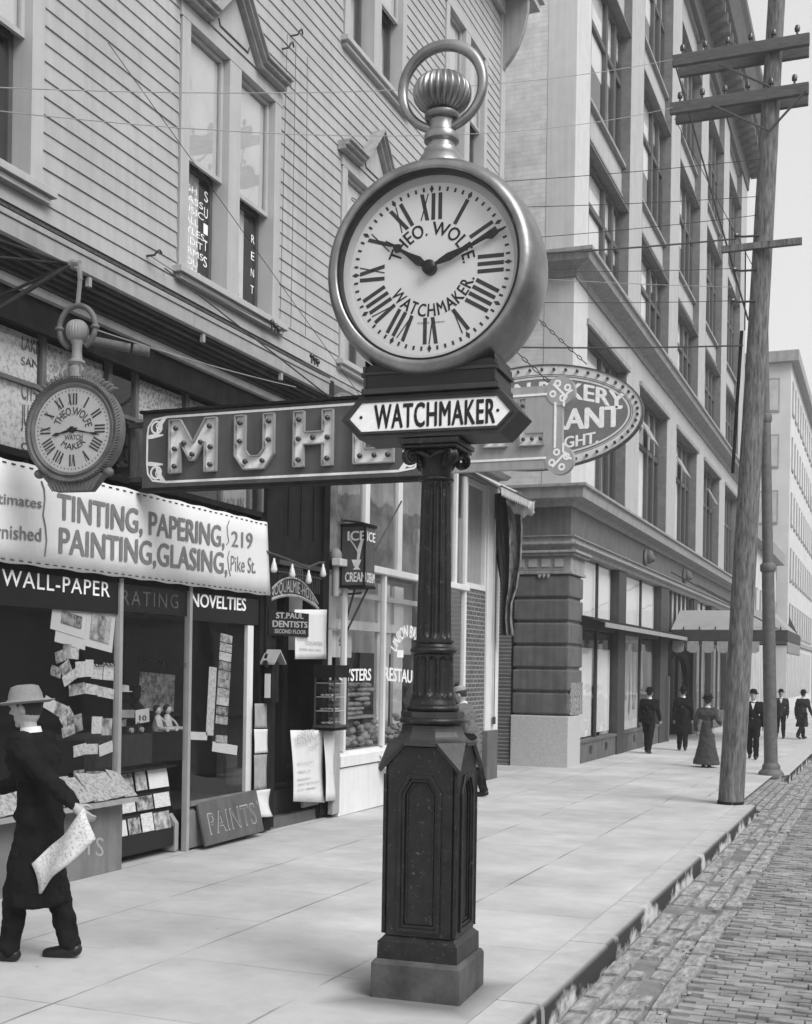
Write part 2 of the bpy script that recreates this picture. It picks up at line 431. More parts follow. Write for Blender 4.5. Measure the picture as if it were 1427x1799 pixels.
# ------------------------------------------------------------------ ground: sidewalk, kerb, gutter, block paving, far ground
KE = -1.95                                    # kerb edge
def sidewalk_mat():
    m = mat('sidewalk_concrete', 0.47, 0.9, 0.09, 1.6, bump=0.06, bs=60)
    n, l = m.node_tree.nodes, m.node_tree.links
    b = n['Principled BSDF']; base = b.inputs['Base Color'].links[0].from_socket
    tc = n['Texture Coordinate']; sx = n.new('ShaderNodeSeparateXYZ')
    wob = n.new('ShaderNodeTexNoise'); wob.inputs['Scale'].default_value = 2.2; wob.inputs['Detail'].default_value = 4
    l.new(tc.outputs['Object'], wob.inputs['Vector'])
    l.new(tc.outputs['Object'], sx.inputs[0])
    def math_(op, a, bb):
        q = n.new('ShaderNodeMath'); q.operation = op
        for k, x in enumerate((a, bb)):
            if isinstance(x, (int, float)): q.inputs[k].default_value = x
            else: l.new(x, q.inputs[k])
        return q.outputs[0]
    wv = math_('MULTIPLY', math_('SUBTRACT', wob.outputs['Fac'], 0.5), 0.03)
    fac = None
    def line(coord, off, period, width, strength):
        f = math_('PINGPONG', math_('ADD', math_('ADD', coord, wv), -off), period / 2)
        t = n.new('ShaderNodeMapRange'); t.inputs['From Min'].default_value = width * 0.4; t.inputs['From Max'].default_value = width
        t.inputs['To Min'].default_value = strength; t.inputs['To Max'].default_value = 0
        l.new(f, t.inputs['Value']); return t.outputs[0]
    a = line(sx.outputs['X'], -4.66, 1.27, 0.013, 0.75)
    c = line(sx.outputs['Y'], 8.8, 1.35, 0.010, 0.4)
    fac = math_('MAXIMUM', a, c)
    t2 = n.new('ShaderNodeTexNoise'); t2.inputs['Scale'].default_value = 1.1; t2.inputs['Detail'].default_value = 3
    l.new(tc.outputs['Object'], t2.inputs['Vector'])
    mr = n.new('ShaderNodeMapRange'); mr.inputs['From Min'].default_value = 0.36; mr.inputs['From Max'].default_value = 0.6
    l.new(t2.outputs['Fac'], mr.inputs['Value'])
    fac = math_('MULTIPLY', fac, mr.outputs[0])
    # small dark specks and short scuffs
    mp = n.new('ShaderNodeMapping'); mp.inputs['Scale'].default_value = (3.0, 12.0, 1)
    l.new(tc.outputs['Object'], mp.inputs['Vector'])
    sp = n.new('ShaderNodeTexNoise'); sp.inputs['Scale'].default_value = 2.4; sp.inputs['Detail'].default_value = 8; sp.inputs['Roughness'].default_value = 0.75
    l.new(mp.outputs[0], sp.inputs['Vector'])
    m3 = n.new('ShaderNodeMapRange'); m3.inputs['From Min'].default_value = 0.645; m3.inputs['From Max'].default_value = 0.73; m3.inputs['To Max'].default_value = 0.5
    l.new(sp.outputs['Fac'], m3.inputs['Value'])
    fac = math_('MAXIMUM', fac, m3.outputs[0])
    # slabs differ a little in tone, with broad worn patches and a wet-looking stain round the foot of the clock
    fx = math_('FLOOR', math_('DIVIDE', math_('ADD', sx.outputs['X'], 4.66), 1.27), 0); fy = math_('FLOOR', math_('DIVIDE', math_('ADD', sx.outputs['Y'], -8.8), 1.35), 0)
    cbx = n.new('ShaderNodeCombineXYZ'); l.new(fx, cbx.inputs[0]); l.new(fy, cbx.inputs[1])
    wnz = n.new('ShaderNodeTexWhiteNoise'); wnz.noise_dimensions = '2D'; l.new(cbx.outputs[0], wnz.inputs['Vector'])
    slab = math_('ADD', math_('MULTIPLY', wnz.outputs['Value'], 0.10), 0.93)
    big = n.new('ShaderNodeTexNoise'); big.inputs['Scale'].default_value = 0.7; big.inputs['Detail'].default_value = 8; big.inputs['Roughness'].default_value = 0.7
    l.new(tc.outputs['Object'], big.inputs['Vector'])
    bm = n.new('ShaderNodeMapRange'); bm.inputs['From Min'].default_value = 0.35; bm.inputs['From Max'].default_value = 0.65; bm.inputs['To Min'].default_value = 0.80; bm.inputs['To Max'].default_value = 1.08
    l.new(big.outputs['Fac'], bm.inputs['Value'])
    tone = math_('MULTIPLY', slab, bm.outputs[0])
    vm = n.new('ShaderNodeMix'); vm.data_type = 'RGBA'; vm.blend_type = 'MULTIPLY'; vm.inputs[0].default_value = 1
    l.new(base, vm.inputs[6]); l.new(tone, vm.inputs[7]); base = vm.outputs[2]
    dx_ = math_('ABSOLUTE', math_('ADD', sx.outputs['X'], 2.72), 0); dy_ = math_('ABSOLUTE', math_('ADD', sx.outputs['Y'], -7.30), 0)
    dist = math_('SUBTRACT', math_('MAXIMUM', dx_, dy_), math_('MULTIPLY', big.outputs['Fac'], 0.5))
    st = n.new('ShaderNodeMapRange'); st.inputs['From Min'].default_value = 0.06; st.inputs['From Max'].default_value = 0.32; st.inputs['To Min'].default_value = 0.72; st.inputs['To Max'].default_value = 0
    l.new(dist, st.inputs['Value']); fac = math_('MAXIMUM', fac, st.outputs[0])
    # a little scattered dirt
    ds = n.new('ShaderNodeTexVoronoi'); ds.inputs['Scale'].default_value = 2.3; ds.feature = 'F1'
    l.new(tc.outputs['Object'], ds.inputs['Vector'])
    dm_ = n.new('ShaderNodeMapRange'); dm_.inputs['From Min'].default_value = 0.022; dm_.inputs['From Max'].default_value = 0.034; dm_.inputs['To Min'].default_value = 0.55; dm_.inputs['To Max'].default_value = 0
    l.new(ds.outputs['Distance'], dm_.inputs['Value']); fac = math_('MAXIMUM', fac, dm_.outputs[0])
    mx = n.new('ShaderNodeMix'); mx.data_type = 'RGBA'
    l.new(fac, mx.inputs[0]); l.new(base, mx.inputs[6]); mx.inputs[7].default_value = (0.05, 0.05, 0.05, 1)
    l.new(mx.outputs[2], b.inputs['Base Color'])
    return m
m_walk = sidewalk_mat()
g = MB()
ys = [-6, 0, 5, 10, 15, 20.3]
for a, b in zip(ys, ys[1:]):
    g.add([(-11.5, a, gz(a)), (KE - 0.30, a, gz(a)), (KE - 0.30, b, gz(b)), (-11.5, b, gz(b))], [(0, 1, 2, 3)])
for a, b in ((27.0, 40), (40, 70), (70, 200)):
    g.add([(-11.5, a, gz(a)), (KE - 0.30, a, gz(a)), (KE - 0.30, b, gz(b)), (-11.5, b, gz(b))], [(0, 1, 2, 3)])
g.add([(-30, 20.3, gz(20.3)), (KE - 0.30, 20.3, gz(20.3)), (KE - 0.30, 27, gz(27)), (-30, 27, gz(27))], [(0, 1, 2, 3)])
struct('sidewalk', g, m_walk)

def kerb_mat():
    m = mat('kerb_stone', 0.44, 0.85, 0.12, 5.0, bump=0.1)
    n, l = m.node_tree.nodes, m.node_tree.links
    b = n['Principled BSDF']; base = b.inputs['Base Color'].links[0].from_socket
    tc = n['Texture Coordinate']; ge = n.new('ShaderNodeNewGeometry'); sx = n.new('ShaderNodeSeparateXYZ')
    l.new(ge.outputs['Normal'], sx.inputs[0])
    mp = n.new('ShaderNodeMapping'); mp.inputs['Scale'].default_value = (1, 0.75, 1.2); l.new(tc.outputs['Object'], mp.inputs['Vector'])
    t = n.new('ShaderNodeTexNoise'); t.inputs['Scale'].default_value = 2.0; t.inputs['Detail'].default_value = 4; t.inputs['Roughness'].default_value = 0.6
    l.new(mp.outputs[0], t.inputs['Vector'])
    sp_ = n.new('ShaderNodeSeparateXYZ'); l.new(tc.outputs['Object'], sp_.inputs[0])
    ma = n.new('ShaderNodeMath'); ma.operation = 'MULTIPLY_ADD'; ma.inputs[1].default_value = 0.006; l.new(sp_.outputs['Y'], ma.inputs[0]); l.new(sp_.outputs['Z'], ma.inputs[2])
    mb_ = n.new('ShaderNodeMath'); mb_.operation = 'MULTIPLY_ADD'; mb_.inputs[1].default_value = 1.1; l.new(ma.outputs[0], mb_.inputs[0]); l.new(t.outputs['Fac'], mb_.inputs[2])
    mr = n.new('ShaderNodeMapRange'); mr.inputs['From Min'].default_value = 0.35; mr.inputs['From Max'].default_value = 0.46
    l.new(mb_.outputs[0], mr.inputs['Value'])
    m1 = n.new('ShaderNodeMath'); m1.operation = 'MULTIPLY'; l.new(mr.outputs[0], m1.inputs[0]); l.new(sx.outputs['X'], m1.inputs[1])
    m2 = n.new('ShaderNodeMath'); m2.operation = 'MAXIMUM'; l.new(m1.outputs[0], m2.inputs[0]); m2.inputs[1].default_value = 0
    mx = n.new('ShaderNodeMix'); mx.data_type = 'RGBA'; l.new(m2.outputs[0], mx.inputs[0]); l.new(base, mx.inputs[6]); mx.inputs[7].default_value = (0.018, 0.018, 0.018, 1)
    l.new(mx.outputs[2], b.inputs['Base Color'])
    return m
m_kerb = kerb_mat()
k = MB(); y = -6.0
while y < 20.4:                               # tar-stained stone blocks, one beside the other
    L = random.uniform(1.5, 2.1); y2 = min(y + L, 20.5); j = random.uniform(-0.012, 0.012)
    r = 0.03; x0 = KE - 0.295; x1 = KE + j
    pr_ = [(x0, -0.4), (x0, 0.002), (x1 - r, 0.004), (x1 - r * 0.3, -0.008), (x1, -r), (x1 + 0.015, -0.4)]
    k.prism(pr_, y + 0.008, y2 - 0.008, lambda u, v, wv: (u, wv, v + gz(wv)))
    y = y2
# rounded return into the alley crossing, and the kerb beyond it
cc = []
for i in range(9):
    t = (pi / 2) * i / 8
    cc.append((KE - 0.9 + 0.9 * math.cos(t), 20.5 + 0.9 * math.sin(t)))
for a, b in zip(cc, cc[1:]):
    h0, h1 = 0.16 * (1 - cc.index(a) / 8), 0.16 * (1 - cc.index(b) / 8)
    k.add([(a[0], a[1], gz(a[1]) - 0.16 + h0), (b[0], b[1], gz(b[1]) - 0.16 + h1), (b[0], b[1], -0.5), (a[0], a[1], -0.5),
           (KE - 1.2, 20.5, gz(20.5)), (KE - 1.2, 20.5, gz(20.5))], [(0, 3, 2, 1), (0, 1, 4)])
k.prism([(KE - 0.6, 27.0), (KE - 0.12, 27.12), (KE, 27.5), (KE, 200), (KE - 0.6, 200)], -0.5, 0.004, lambda u, v, wv: (u, v, wv + gz(v)))
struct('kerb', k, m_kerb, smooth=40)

# base under the blocks and the far road
m_dirt = mat('wet_mortar_dirt', 0.17, 0.9, 0.4, 3.0, bump=0.3)
m_setts = mat('paving_blocks', 0.24, 0.85, 0.45, 2.5, bump=0.35, bs=18)
m_gutter = mat('gutter_stones', 0.27, 0.85, 0.55, 6.0, bump=0.45, bs=14, stretch=(3, 0.8, 2))
m_farroad = mat('far_road', 0.20, 0.85, 0.15, 0.6)
r = MB()
for a, b in ((-8, 0), (0, 30), (30, 90), (90, 300)):
    r.add([(KE - 0.05, a, gz(a) - 0.176), (14.5, a, gz(a) - 0.16), (14.5, b, gz(b) - 0.16), (KE - 0.05, b, gz(b) - 0.176)], [(0, 1, 2, 3)])
struct('road', r, m_dirt)
fr = MB(); fr.add([(-400, -300, -3.2), (400, -300, -3.2), (400, 700, -3.2), (-400, 700, -3.2)], [(0, 1, 2, 3)])
struct('ground', fr, m_farroad)
fs = MB()
fs.prism([(14.4, -20), (14.4, 300), (20, 300), (20, -20)], -0.6, 0.0, lambda u, v, wv: (u, v, wv + gz(v)))
struct('sidewalk', fs, m_walk)

# block paving: courses across the street, slightly uneven
b_ = MB()
def sett(x0, x1, y0, y1, top, inset):
    z = -0.4
    j = [random.uniform(-0.006, 0.006) for _ in range(4)]
    b_.add([(x0, y0, z), (x1, y0, z), (x1, y1, z), (x0, y1, z),
            (x0 + inset, y0 + inset, top + j[0]), (x1 - inset, y0 + inset, top + j[1]), (x1 - inset, y1 - inset, top + j[2]), (x0 + inset, y1 - inset, top + j[3])],
           [(4, 5, 6, 7), (0, 1, 5, 4), (1, 2, 6, 5), (2, 3, 7, 6), (3, 0, 4, 7)])
y = 5.5; row = 0
while y < 46:
    dy = 0.092 if y < 26 else 0.15
    x = -1.28 + (0.11 if row % 2 else 0) + random.uniform(-.02, .02)
    xe = 1.3 if y < 14 else 2.2
    while x < xe:
        L = random.uniform(0.19, 0.24)
        crown = 0.03 * (x + 1.3)
        sett(x + 0.0018, x + L - 0.0018, y + 0.0035, y + dy - 0.0035, gz(y) - 0.150 + crown + random.gauss(0, 0.004) - (0.015 if random.random() < 0.03 else 0), 0.005)
        x += L
    y += dy; row += 1
struct('road_paving', b_, m_setts)
b_ = MB()
for kx in range(4):                            # gutter: stones set along the kerb, broken and muddy
    y = 5.5; x0 = KE + 0.02 + kx * 0.163
    while y < 46:
        L = random.uniform(0.22, 0.5)
        if not (20.6 < y < 27.0 and kx < 1):
            sett(x0 + random.uniform(0, .01), x0 + 0.155 + random.uniform(-.01, .01), y + 0.008, y + L - 0.008,
                 gz(y) - 0.163 + 0.006 * abs(kx - 1.2) + random.gauss(0, 0.007) - (0.03 if random.random() < 0.07 else 0), 0.014)
        y += L
struct('gutter', b_, m_gutter)
rb = MB()                                      # litter and crumbs of stone lying in the gutter
for _ in range(170):
    y = 6.5 + 20 * random.random() ** 1.5; x = random.gauss(-1.45, 0.17); q = random.uniform(0.005, 0.018)
    rb.ball((x, y, gz(y) - 0.155 + q * 0.3), (q * 1.4, q * random.uniform(.8, 2), q * 0.7), 6, 4)
struct('gutter_litter', rb, m_gutter, kind='stuff')
# brick crossing of the alley mouth
al = MB()
y = 20.6
while y < 27.0:
    x = KE - 0.95
    while x < KE + 0.05:
        if not ((x - (KE - 0.9)) ** 2 + (y - 20.5) ** 2 < 0.8):
            s_ = (x - (KE - 0.95)) / 1.0
            z = gz(y) - 0.155 * s_ ** 1.5 + random.gauss(0, .003)
            al.add([(x + .004, y + .006, z), (x + .115, y + .006, z - .012), (x + .115, y + .13, z - .012), (x + .004, y + .13, z)], [(0, 1, 2, 3)])
        x += 0.12
    y += 0.14
struct('alley_crossing', al, m_gutter)
ab = MB(); ab.add([(KE - 1.0, 20.5, gz(20.5) - 0.012), (KE + .06, 20.5, gz(20.5) - 0.19), (KE + .06, 27.1, gz(27.1) - 0.19), (KE - 1.0, 27.1, gz(27.1) - 0.012)], [(0, 1, 2, 3)])
struct('alley_crossing_bed', ab, m_dirt)
# ------------------------------------------------------------------ the street clock
CK = thing('street_clock', 'tall cast iron post clock shaped like a giant pocket watch beside the kerb', 'clock', (-2.715, 7.37, gz(7.37)), rad(3.0))
def P(name, mb, m, root=CK, **k): return part(name, mb, m, root, world=False, **k)
def sq(mb, prof):                              # square sections, profile of (half width, height)
    vs, fs = [], []
    for hwid, z in prof: vs += [(-hwid, -hwid, z), (hwid, -hwid, z), (hwid, hwid, z), (-hwid, hwid, z)]
    for k in range(len(prof) - 1):
        for i in range(4):
            j = (i + 1) % 4; fs.append((k * 4 + i, k * 4 + j, k * 4 + 4 + j, k * 4 + 4 + i))
    t = (len(prof) - 1) * 4
    return mb.add(vs, fs + [(3, 2, 1, 0), (t, t + 1, t + 2, t + 3)])
plinth = sq(MB(), [(0.290, -0.3), (0.290, 0.215), (0.278, 0.235), (0.262, 0.242)])
P('plinth', plinth, m_plinth, bevel=0.006)
ped = sq(MB(), [(0.262, 0.24), (0.260, 0.35), (0.243, 0.365), (0.221, 0.39), (0.216, 1.45), (0.216, 1.515)])
pedestal = P('pedestal', ped, m_iron, bevel=0.004)
def four(fn_list):                             # the same plate on all four faces
    out = MB()
    for q in range(4):
        c, s = math.cos(q * pi / 2), math.sin(q * pi / 2)
        mb = MB(); fn_list(mb)
        out.add([(c * x - s * y, s * x + c * y, z) for x, y, z in mb.v], mb.f)
    return out
def inset(poly, d):                            # shrink a convex outline by d
    n = len(poly); out = []
    for i in range(n):
        p0, p1, p2 = Vector(poly[i - 1]), Vector(poly[i]), Vector(poly[(i + 1) % n])
        e1 = (p1 - p0).normalized(); e2 = (p2 - p1).normalized()
        n1 = Vector((-e1.y, e1.x)); n2 = Vector((-e2.y, e2.x))
        b = (n1 + n2); b = b / b.dot(n1) if b.length > 1e-6 else n1
        out.append(tuple(p1 + b * d))
    return out
pan = [(-0.128, 0.43), (0.128, 0.43), (0.128, 1.285), (0.066, 1.385), (-0.066, 1.385), (-0.128, 1.285)]
face = [(-0.212, 0.39), (0.212, 0.39), (0.212, 1.455), (0.108, 1.575), (-0.108, 1.575), (-0.212, 1.455)]
front = lambda u, v, w_: (u, -w_, v)
plate = four(lambda mb: mb.ring(face, pan, 0.205, 0.236, front))
part('face_plate', plate, m_iron, pedestal, world=False, bevel=0.003)
def mould(mb):
    mb.ring(inset(pan, -0.014), inset(pan, 0.010), 0.238, 0.250, front)
    mb.ring(inset(pan, 0.010), inset(pan, 0.030), 0.230, 0.240, front)
    mb.ring(inset(pan, 0.036), inset(pan, 0.048), 0.219, 0.229, front)
part('panel_moulding', four(mould), m_iron, pedestal, world=False, bevel=0.003)
cb = MB()
for q in range(4):                             # a thin bead down each corner
    a = pi / 4 + q * pi / 2
    cb.tube([(0.232 * 1.414 * math.cos(a), 0.232 * 1.414 * math.sin(a), z) for z in (0.40, 1.40)], 0.012, 8)
part('corner_bead', cb, m_iron, pedestal, world=False, smooth=50)
# broached cap: octagon above, the corners running down to four points
cap = MB(); ro, z1, z0 = 0.258, 1.605, 1.435
octo = [(ro / math.cos(pi / 8) * math.cos(pi / 8 + i * pi / 4), ro / math.cos(pi / 8) * math.sin(pi / 8 + i * pi / 4)) for i in range(8)]
for q in range(4):
    i, j = 2 * q, (2 * q + 1) % 8             # octagon edge across the corner
    A, B = octo[(i) % 8], octo[(i + 1) % 8]
    a = pi / 4 + q * pi / 2
    A, B = octo[(2 * q) % 8], octo[(2 * q + 1) % 8]
    cr = (0.270 * 1.414 * math.cos(a), 0.270 * 1.414 * math.sin(a))
    def dn(p, z): return (p[0], p[1], z)
    th = 0.028
    cap.add([dn(A, z1), dn(B, z1), dn(cr, z0), dn((A[0] * .94, A[1] * .94), z1 - th), dn((B[0] * .94, B[1] * .94), z1 - th), dn((cr[0] * .95, cr[1] * .95), z0 - th)],
            [(0, 2, 1), (3, 4, 5), (0, 3, 5, 2), (1, 2, 5, 4), (0, 1, 4, 3)])
for q in range(8):                             # lip along the gable tops and down the slopes
    A, B = octo[q], octo[(q + 1) % 8]
    if q % 2 == 1: cap.bar(dn(A, z1 - .012), dn(B, z1 - .012), 0.022, 0.026)
capo = P('pedestal_cap', cap, m_iron_cap, bevel=0.003)
ok_ = pi / 8
c8 = lambda r: r / math.cos(pi / 8)
sk = MB()
prof = []
for i in range(9):
    t = i / 8; prof.append((c8(0.258 - 0.078 * math.sin(t * pi / 2) ** 0.8), 1.60 + 0.105 * t ** 1.6))
sk.lathe(prof, 8, start=ok_)
sk.lathe([(c8(.188), 1.755), (c8(.188), 1.79), (c8(.172), 1.792)], 8, start=ok_)
P('flared_skirt', sk, m_iron_cap)
def torus_prof(r, z, t, n=8): return [(r - t + t * math.cos(a), z + t * math.sin(a)) for a in [(-pi / 2 + pi * i / n) for i in range(n + 1)]]
bs_ = MB()
bs_.lathe([(0.15, 1.70)] + torus_prof(0.212, 1.732, 0.024) + [(0.15, 1.757)], 48)
bs_.lathe([(0.15, 1.79)] + torus_prof(0.172, 1.812, 0.019) + [(0.14, 1.832)], 48)
bs_.lathe([(0.150, 1.83), (0.150, 1.845), (0.142, 1.860), (0.142, 1.875), (0.12, 1.876)], 48)
P('base_moulding', bs_, m_iron, smooth=40)
def fluted(mb, prof, nfl, depth, n=None, ends=0.06, phase=0.0):
    """a shaft with rounded flutes between its first and last heights"""
    n = n or nfl * 10; z0, z1 = prof[0][1], prof[-1][1]; rows = []
    zs = [z0] + [z0 + ends * (1 - math.cos(pi / 2 * i / 6)) for i in range(7)][1:] + [z1 - ends * (1 - math.cos(pi / 2 * (6 - i) / 6)) for i in range(7)] 
    zs = sorted(set([z0, z0 + .012] + [z0 + .012 + ends * i / 6 for i in range(7)] + [z1 - .012 - ends * (6 - i) / 6 for i in range(7)] + [z1 - .012, z1]))
    def rad_at(z):
        for (r0, a), (r1, b) in zip(prof, prof[1:]):
            if a <= z <= b: return r0 + (r1 - r0) * (z - a) / max(b - a, 1e-6)
        return prof[-1][0]
    vs, fs = [], []
    for z in zs:
        e = min(z - z0 - .012, z1 - .012 - z)
        hwid = 0.0 if e <= 0 else (1.0 if e >= ends else math.sqrt(max(0, 1 - (1 - e / ends) ** 2)))
        for i in range(n):
            a = 2 * pi * i / n + phase; t = ((i / n * nfl) % 1.0) * 2 - 1
            lim = 0.80 * hwid; d = 0.0
            if lim > 0 and abs(t) < lim: d = depth * hwid * math.sqrt(1 - (t / lim) ** 2)
            r = rad_at(z) - d; vs.append((r * math.cos(a), r * math.sin(a), z))
    for k in range(len(zs) - 1):
        for i in range(n):
            j = (i + 1) % n; fs.append((k * n + i, k * n + j, (k + 1) * n + j, (k + 1) * n + i))
    return mb.add(vs, fs)
dr = MB(); fluted(dr, [(0.134, 1.874), (0.130, 2.155)], 12, 0.020, 168, 0.035); P('fluted_drum', dr, m_iron, smooth=45)
rg = MB(); rg.lathe([(0.12, 2.15)] + torus_prof(0.150, 2.180, 0.022) + [(0.124, 2.205), (0.120, 2.222), (0.130, 2.232), (0.130, 2.246), (0.10, 2.25)], 48)
P('collar', rg, m_iron, smooth=40)
sh = MB(); fluted(sh, [(0.113, 2.245), (0.109, 2.6), (0.094, 3.265)], 14, 0.019, 196, 0.05); P('fluted_shaft', sh, m_iron, smooth=45)
nk = MB(); nk.lathe([(0.09, 3.255)] + torus_prof(0.114, 3.275, 0.014) + [(0.09, 3.29)], 40); P('astragal', nk, m_iron, smooth=40)
cp = MB()
cp.lathe([(0.094, 3.285), (0.098, 3.34), (0.110, 3.39), (0.128, 3.43), (0.14, 3.445)], 32)
cap_o = P('capital', cp, m_iron, smooth=40)
ab_ = MB(); ab_.box(-.185, .185, -.185, .185, 3.455, 3.475); ab_.box(-.198, .198, -.198, .198, 3.478, 3.512)
part('abacus', ab_, m_iron, cap_o, world=False, bevel=0.006)
vo = MB()
for q in range(4):                             # a volute at each corner
    a = pi / 4 + q * pi / 2; d = Vector((math.cos(a), math.sin(a), 0)); s = Vector((-d.y, d.x, 0))
    pts = []
    for i in range(26):
        t = i / 25; th = -0.6 + t * 3.6 * pi; r = 0.052 * (1 - t * 0.78)
        pts.append(d * (0.185 + r * math.sin(th)) + Vector((0, 0, 3.405 + r * math.cos(th))))
    for o in (-1, 0, 1): vo.tube([p + s * o * 0.016 for p in pts], [0.013 - 0.004 * i / 25 for i in range(26)], 7)
    vo.tube([d * 0.10 + Vector((0, 0, 3.35)), d * 0.14 + Vector((0, 0, 3.42)), d * 0.175 + Vector((0, 0, 3.455))], [0.02, 0.024, 0.018], 8)
    b = q * pi / 2; e = Vector((math.cos(b), math.sin(b), 0)); f = Vector((-e.y, e.x, 0))
    for sg in (-1, 1):                         # acanthus-like swag between the volutes
        vo.tube([e * 0.125 + Vector((0, 0, 3.40)) + f * 0.0, e * 0.15 + f * sg * 0.05 + Vector((0, 0, 3.425)), e * 0.135 + f * sg * 0.10 + Vector((0, 0, 3.44))], [0.014, 0.016, 0.01], 7)
part('volute', vo, m_iron, cap_o, world=False, smooth=50)

# arrow-ended sign box
sx0 = 0.065                                    # the box sits a little right of the post
hexo = [(-0.600, 3.655), (-0.475, 3.525), (0.455, 3.525), (0.58, 3.655), (0.455, 3.80), (-0.475, 3.80)]
hexo = [(u + sx0 - 0.06, v) for u, v in hexo]
bx = MB(); bx.prism(hexo, 0.17, -0.17, lambda u, v, w_: (u, w_, v)); 
sb = P('sign_box', bx, m_signgrey, bevel=0.004)
sf = MB(); sf.prism(inset(hexo, 0.044), -0.176, -0.165, lambda u, v, w_: (u, w_, v)); sf.prism(inset(hexo, 0.044), 0.165, 0.176, lambda u, v, w_: (u, w_, v))
part('sign_face', sf, m_letterwhite, sb, world=False)
lt = MB()
text(lt, 'WATCHMAKER', 0.79, 0.148, lambda u, v: (-0.40 + u, -0.1785, 3.588 + v), bold=0.030, gap=1.09)
lb_ = MB(); text(lb_, 'WATCHMAKER', 0.79, 0.148, lambda u, v: (0.40 - u, 0.1785, 3.588 + v), bold=0.030, gap=1.09)
part('lettering', lb_, m_black, sb, world=False)
for x in (-0.455, 0.445):
    lt.lathe([(0.0105, -0.178), (0.0105, -0.1785)], 14, (x, 0, 3.664), 'y')
part('lettering', lt, m_black, sb, world=False)
tr = MB(); tr.ring(inset(hexo, 0.030), inset(hexo, 0.046), -0.170, -0.182, lambda u, v, w_: (u, w_, v))
part('sign_moulding', tr, m_signgrey, sb, world=False)
# cradle under the watch
cr_ = MB()
def cradle(u0, u1, dep, zt):
    pts = [(u0, 3.803), (u1, 3.803), (u1, zt)]
    for i in range(13):
        x = u1 - 0.02 - (u1 - u0 - 0.04) * i / 12; pts.append((x, min(zt + .02, 4.585 - math.sqrt(max(0.01, 0.665 ** 2 - (x) ** 2)) )))
    pts.append((u0, zt)); return pts
cr_.prism(cradle(-0.42, 0.42, .2, 3.97), -0.19, 0.19, lambda u, v, w_: (u, w_, v))
P('cradle', cr_, m_black, bevel=0.004)
cm = MB()
for sg in (-1, 1):                             # stepped mouldings at both ends
    for k, (za, zb, e) in enumerate(((3.804, 3.845, 0.030), (3.847, 3.915, 0.016), (3.917, 3.945, 0.034), (3.947, 3.985, 0.022), (3.987, 4.02, 0.008))):
        cm.box(sg * 0.42, sg * (0.42 + e), -0.196, 0.196, za, zb)
for za, zb, e in ((3.804, 3.838, 0.016), (3.925, 3.945, 0.010)):
    for sg in (-1, 1): cm.box(-0.44, 0.44, sg * 0.19, sg * (0.19 + e), za, zb)
part('cradle_moulding', cm, m_signgrey, CK, world=False, bevel=0.004)

# the watch itself
zc = 4.585; ctr = (0.0, 0.0, zc)
cs = MB(); half = [(0.570, -0.150), (0.576, -0.215), (0.580, -0.226), (0.592, -0.231), (0.612, -0.230), (0.636, -0.214), (0.655, -0.185), (0.668, -0.14), (0.675, -0.08), (0.677, 0.0)]
cs.lathe(half + [(r, -y) for r, y in half[::-1]][1:], 96, ctr, 'y', cap=False)
case = P('watch_case', cs, m_brass, smooth=60)
case.scale = (1.03, 1.12, 1.03); case.location = (-0.012, 0, zc * (1 - 1.03))
rim = MB(); rim.lathe([(0.5695, -0.155), (0.530, -0.142), (0.522, -0.134)], 80, ctr, 'y', cap=False)
part('dial_rim', rim, m_rim, case, world=False, smooth=50)
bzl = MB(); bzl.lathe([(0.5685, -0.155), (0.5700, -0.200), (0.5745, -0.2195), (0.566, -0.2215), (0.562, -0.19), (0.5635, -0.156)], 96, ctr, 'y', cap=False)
part('bezel_shadow_ring', bzl, m_black, case, world=False, smooth=40)  # black ring painting in the shadow line inside the case rim
for sg in (-1, 1):
    d = MB(); d.lathe([(0.53, sg * 0.128), (0.53, sg * 0.136)], 80, ctr, 'y')
    dial = part('dial', d, m_dial, case, world=False)
dz = -0.1375
num = MB()
def nplace(ang, ri, u, v): return ((ri + v) * math.sin(ang) + u * math.cos(ang), dz, zc + (ri + v) * math.cos(ang) - u * math.sin(ang))
def stroke(mb, ang, ri, h, u0, u1, wd, inv_=False):
    """one bar from u0 at the foot to u1 at the head"""
    q = [(u0 - wd / 2, 0), (u0 + wd / 2, 0), (u1 + wd / 2, h), (u1 - wd / 2, h)]
    return mb.add([nplace(ang, ri, a, b) for a, b in q], [(0, 1, 2, 3)])
def roman(mb, s, ang, ri, h, sc=1.0):
    wd = {'I': 0.044, 'V': 0.060, 'X': 0.068}; thick, thin = 0.0245 * sc, 0.008 * sc
    tot = sum(wd[c] for c in s) * sc; x = -tot / 2
    for c in s:
        w_ = wd[c] * sc; m_ = x + w_ / 2
        if c == 'I': stroke(mb, ang, ri, h, m_, m_, thick)
        elif c == 'V': stroke(mb, ang, ri, h, m_ + .004 * sc, m_ - 0.020 * sc, thick); stroke(mb, ang, ri, h, m_ + .004 * sc, m_ + 0.024 * sc, thin)
        else: stroke(mb, ang, ri, h, m_ + 0.019 * sc, m_ - 0.019 * sc, thick); stroke(mb, ang, ri, h, m_ - 0.022 * sc, m_ + 0.022 * sc, thin)
        x += w_
for hh, s in enumerate(('XII', 'I', 'II', 'III', 'IIII', 'V', 'VI', 'VII', 'VIII', 'IX', 'X', 'XI')):
    roman(num, s, rad(30 * hh), 0.298, 0.163)
part('numerals', num, m_numeral, case, world=False)
mt = MB()
for k_ in range(60):
    a = rad(6 * k_)
    if k_ % 5: mt.add([nplace(a, 0.475, u, v) for u, v in ((-.007, 0), (.007, 0), (.007, .026), (-.007, .026))], [(0, 1, 2, 3)])
    else: mt.add([nplace(a, 0.488, u, v) for u, v in ((0, -.026), (.014, 0), (0, .026), (-.014, 0))], [(0, 1, 2, 3)])
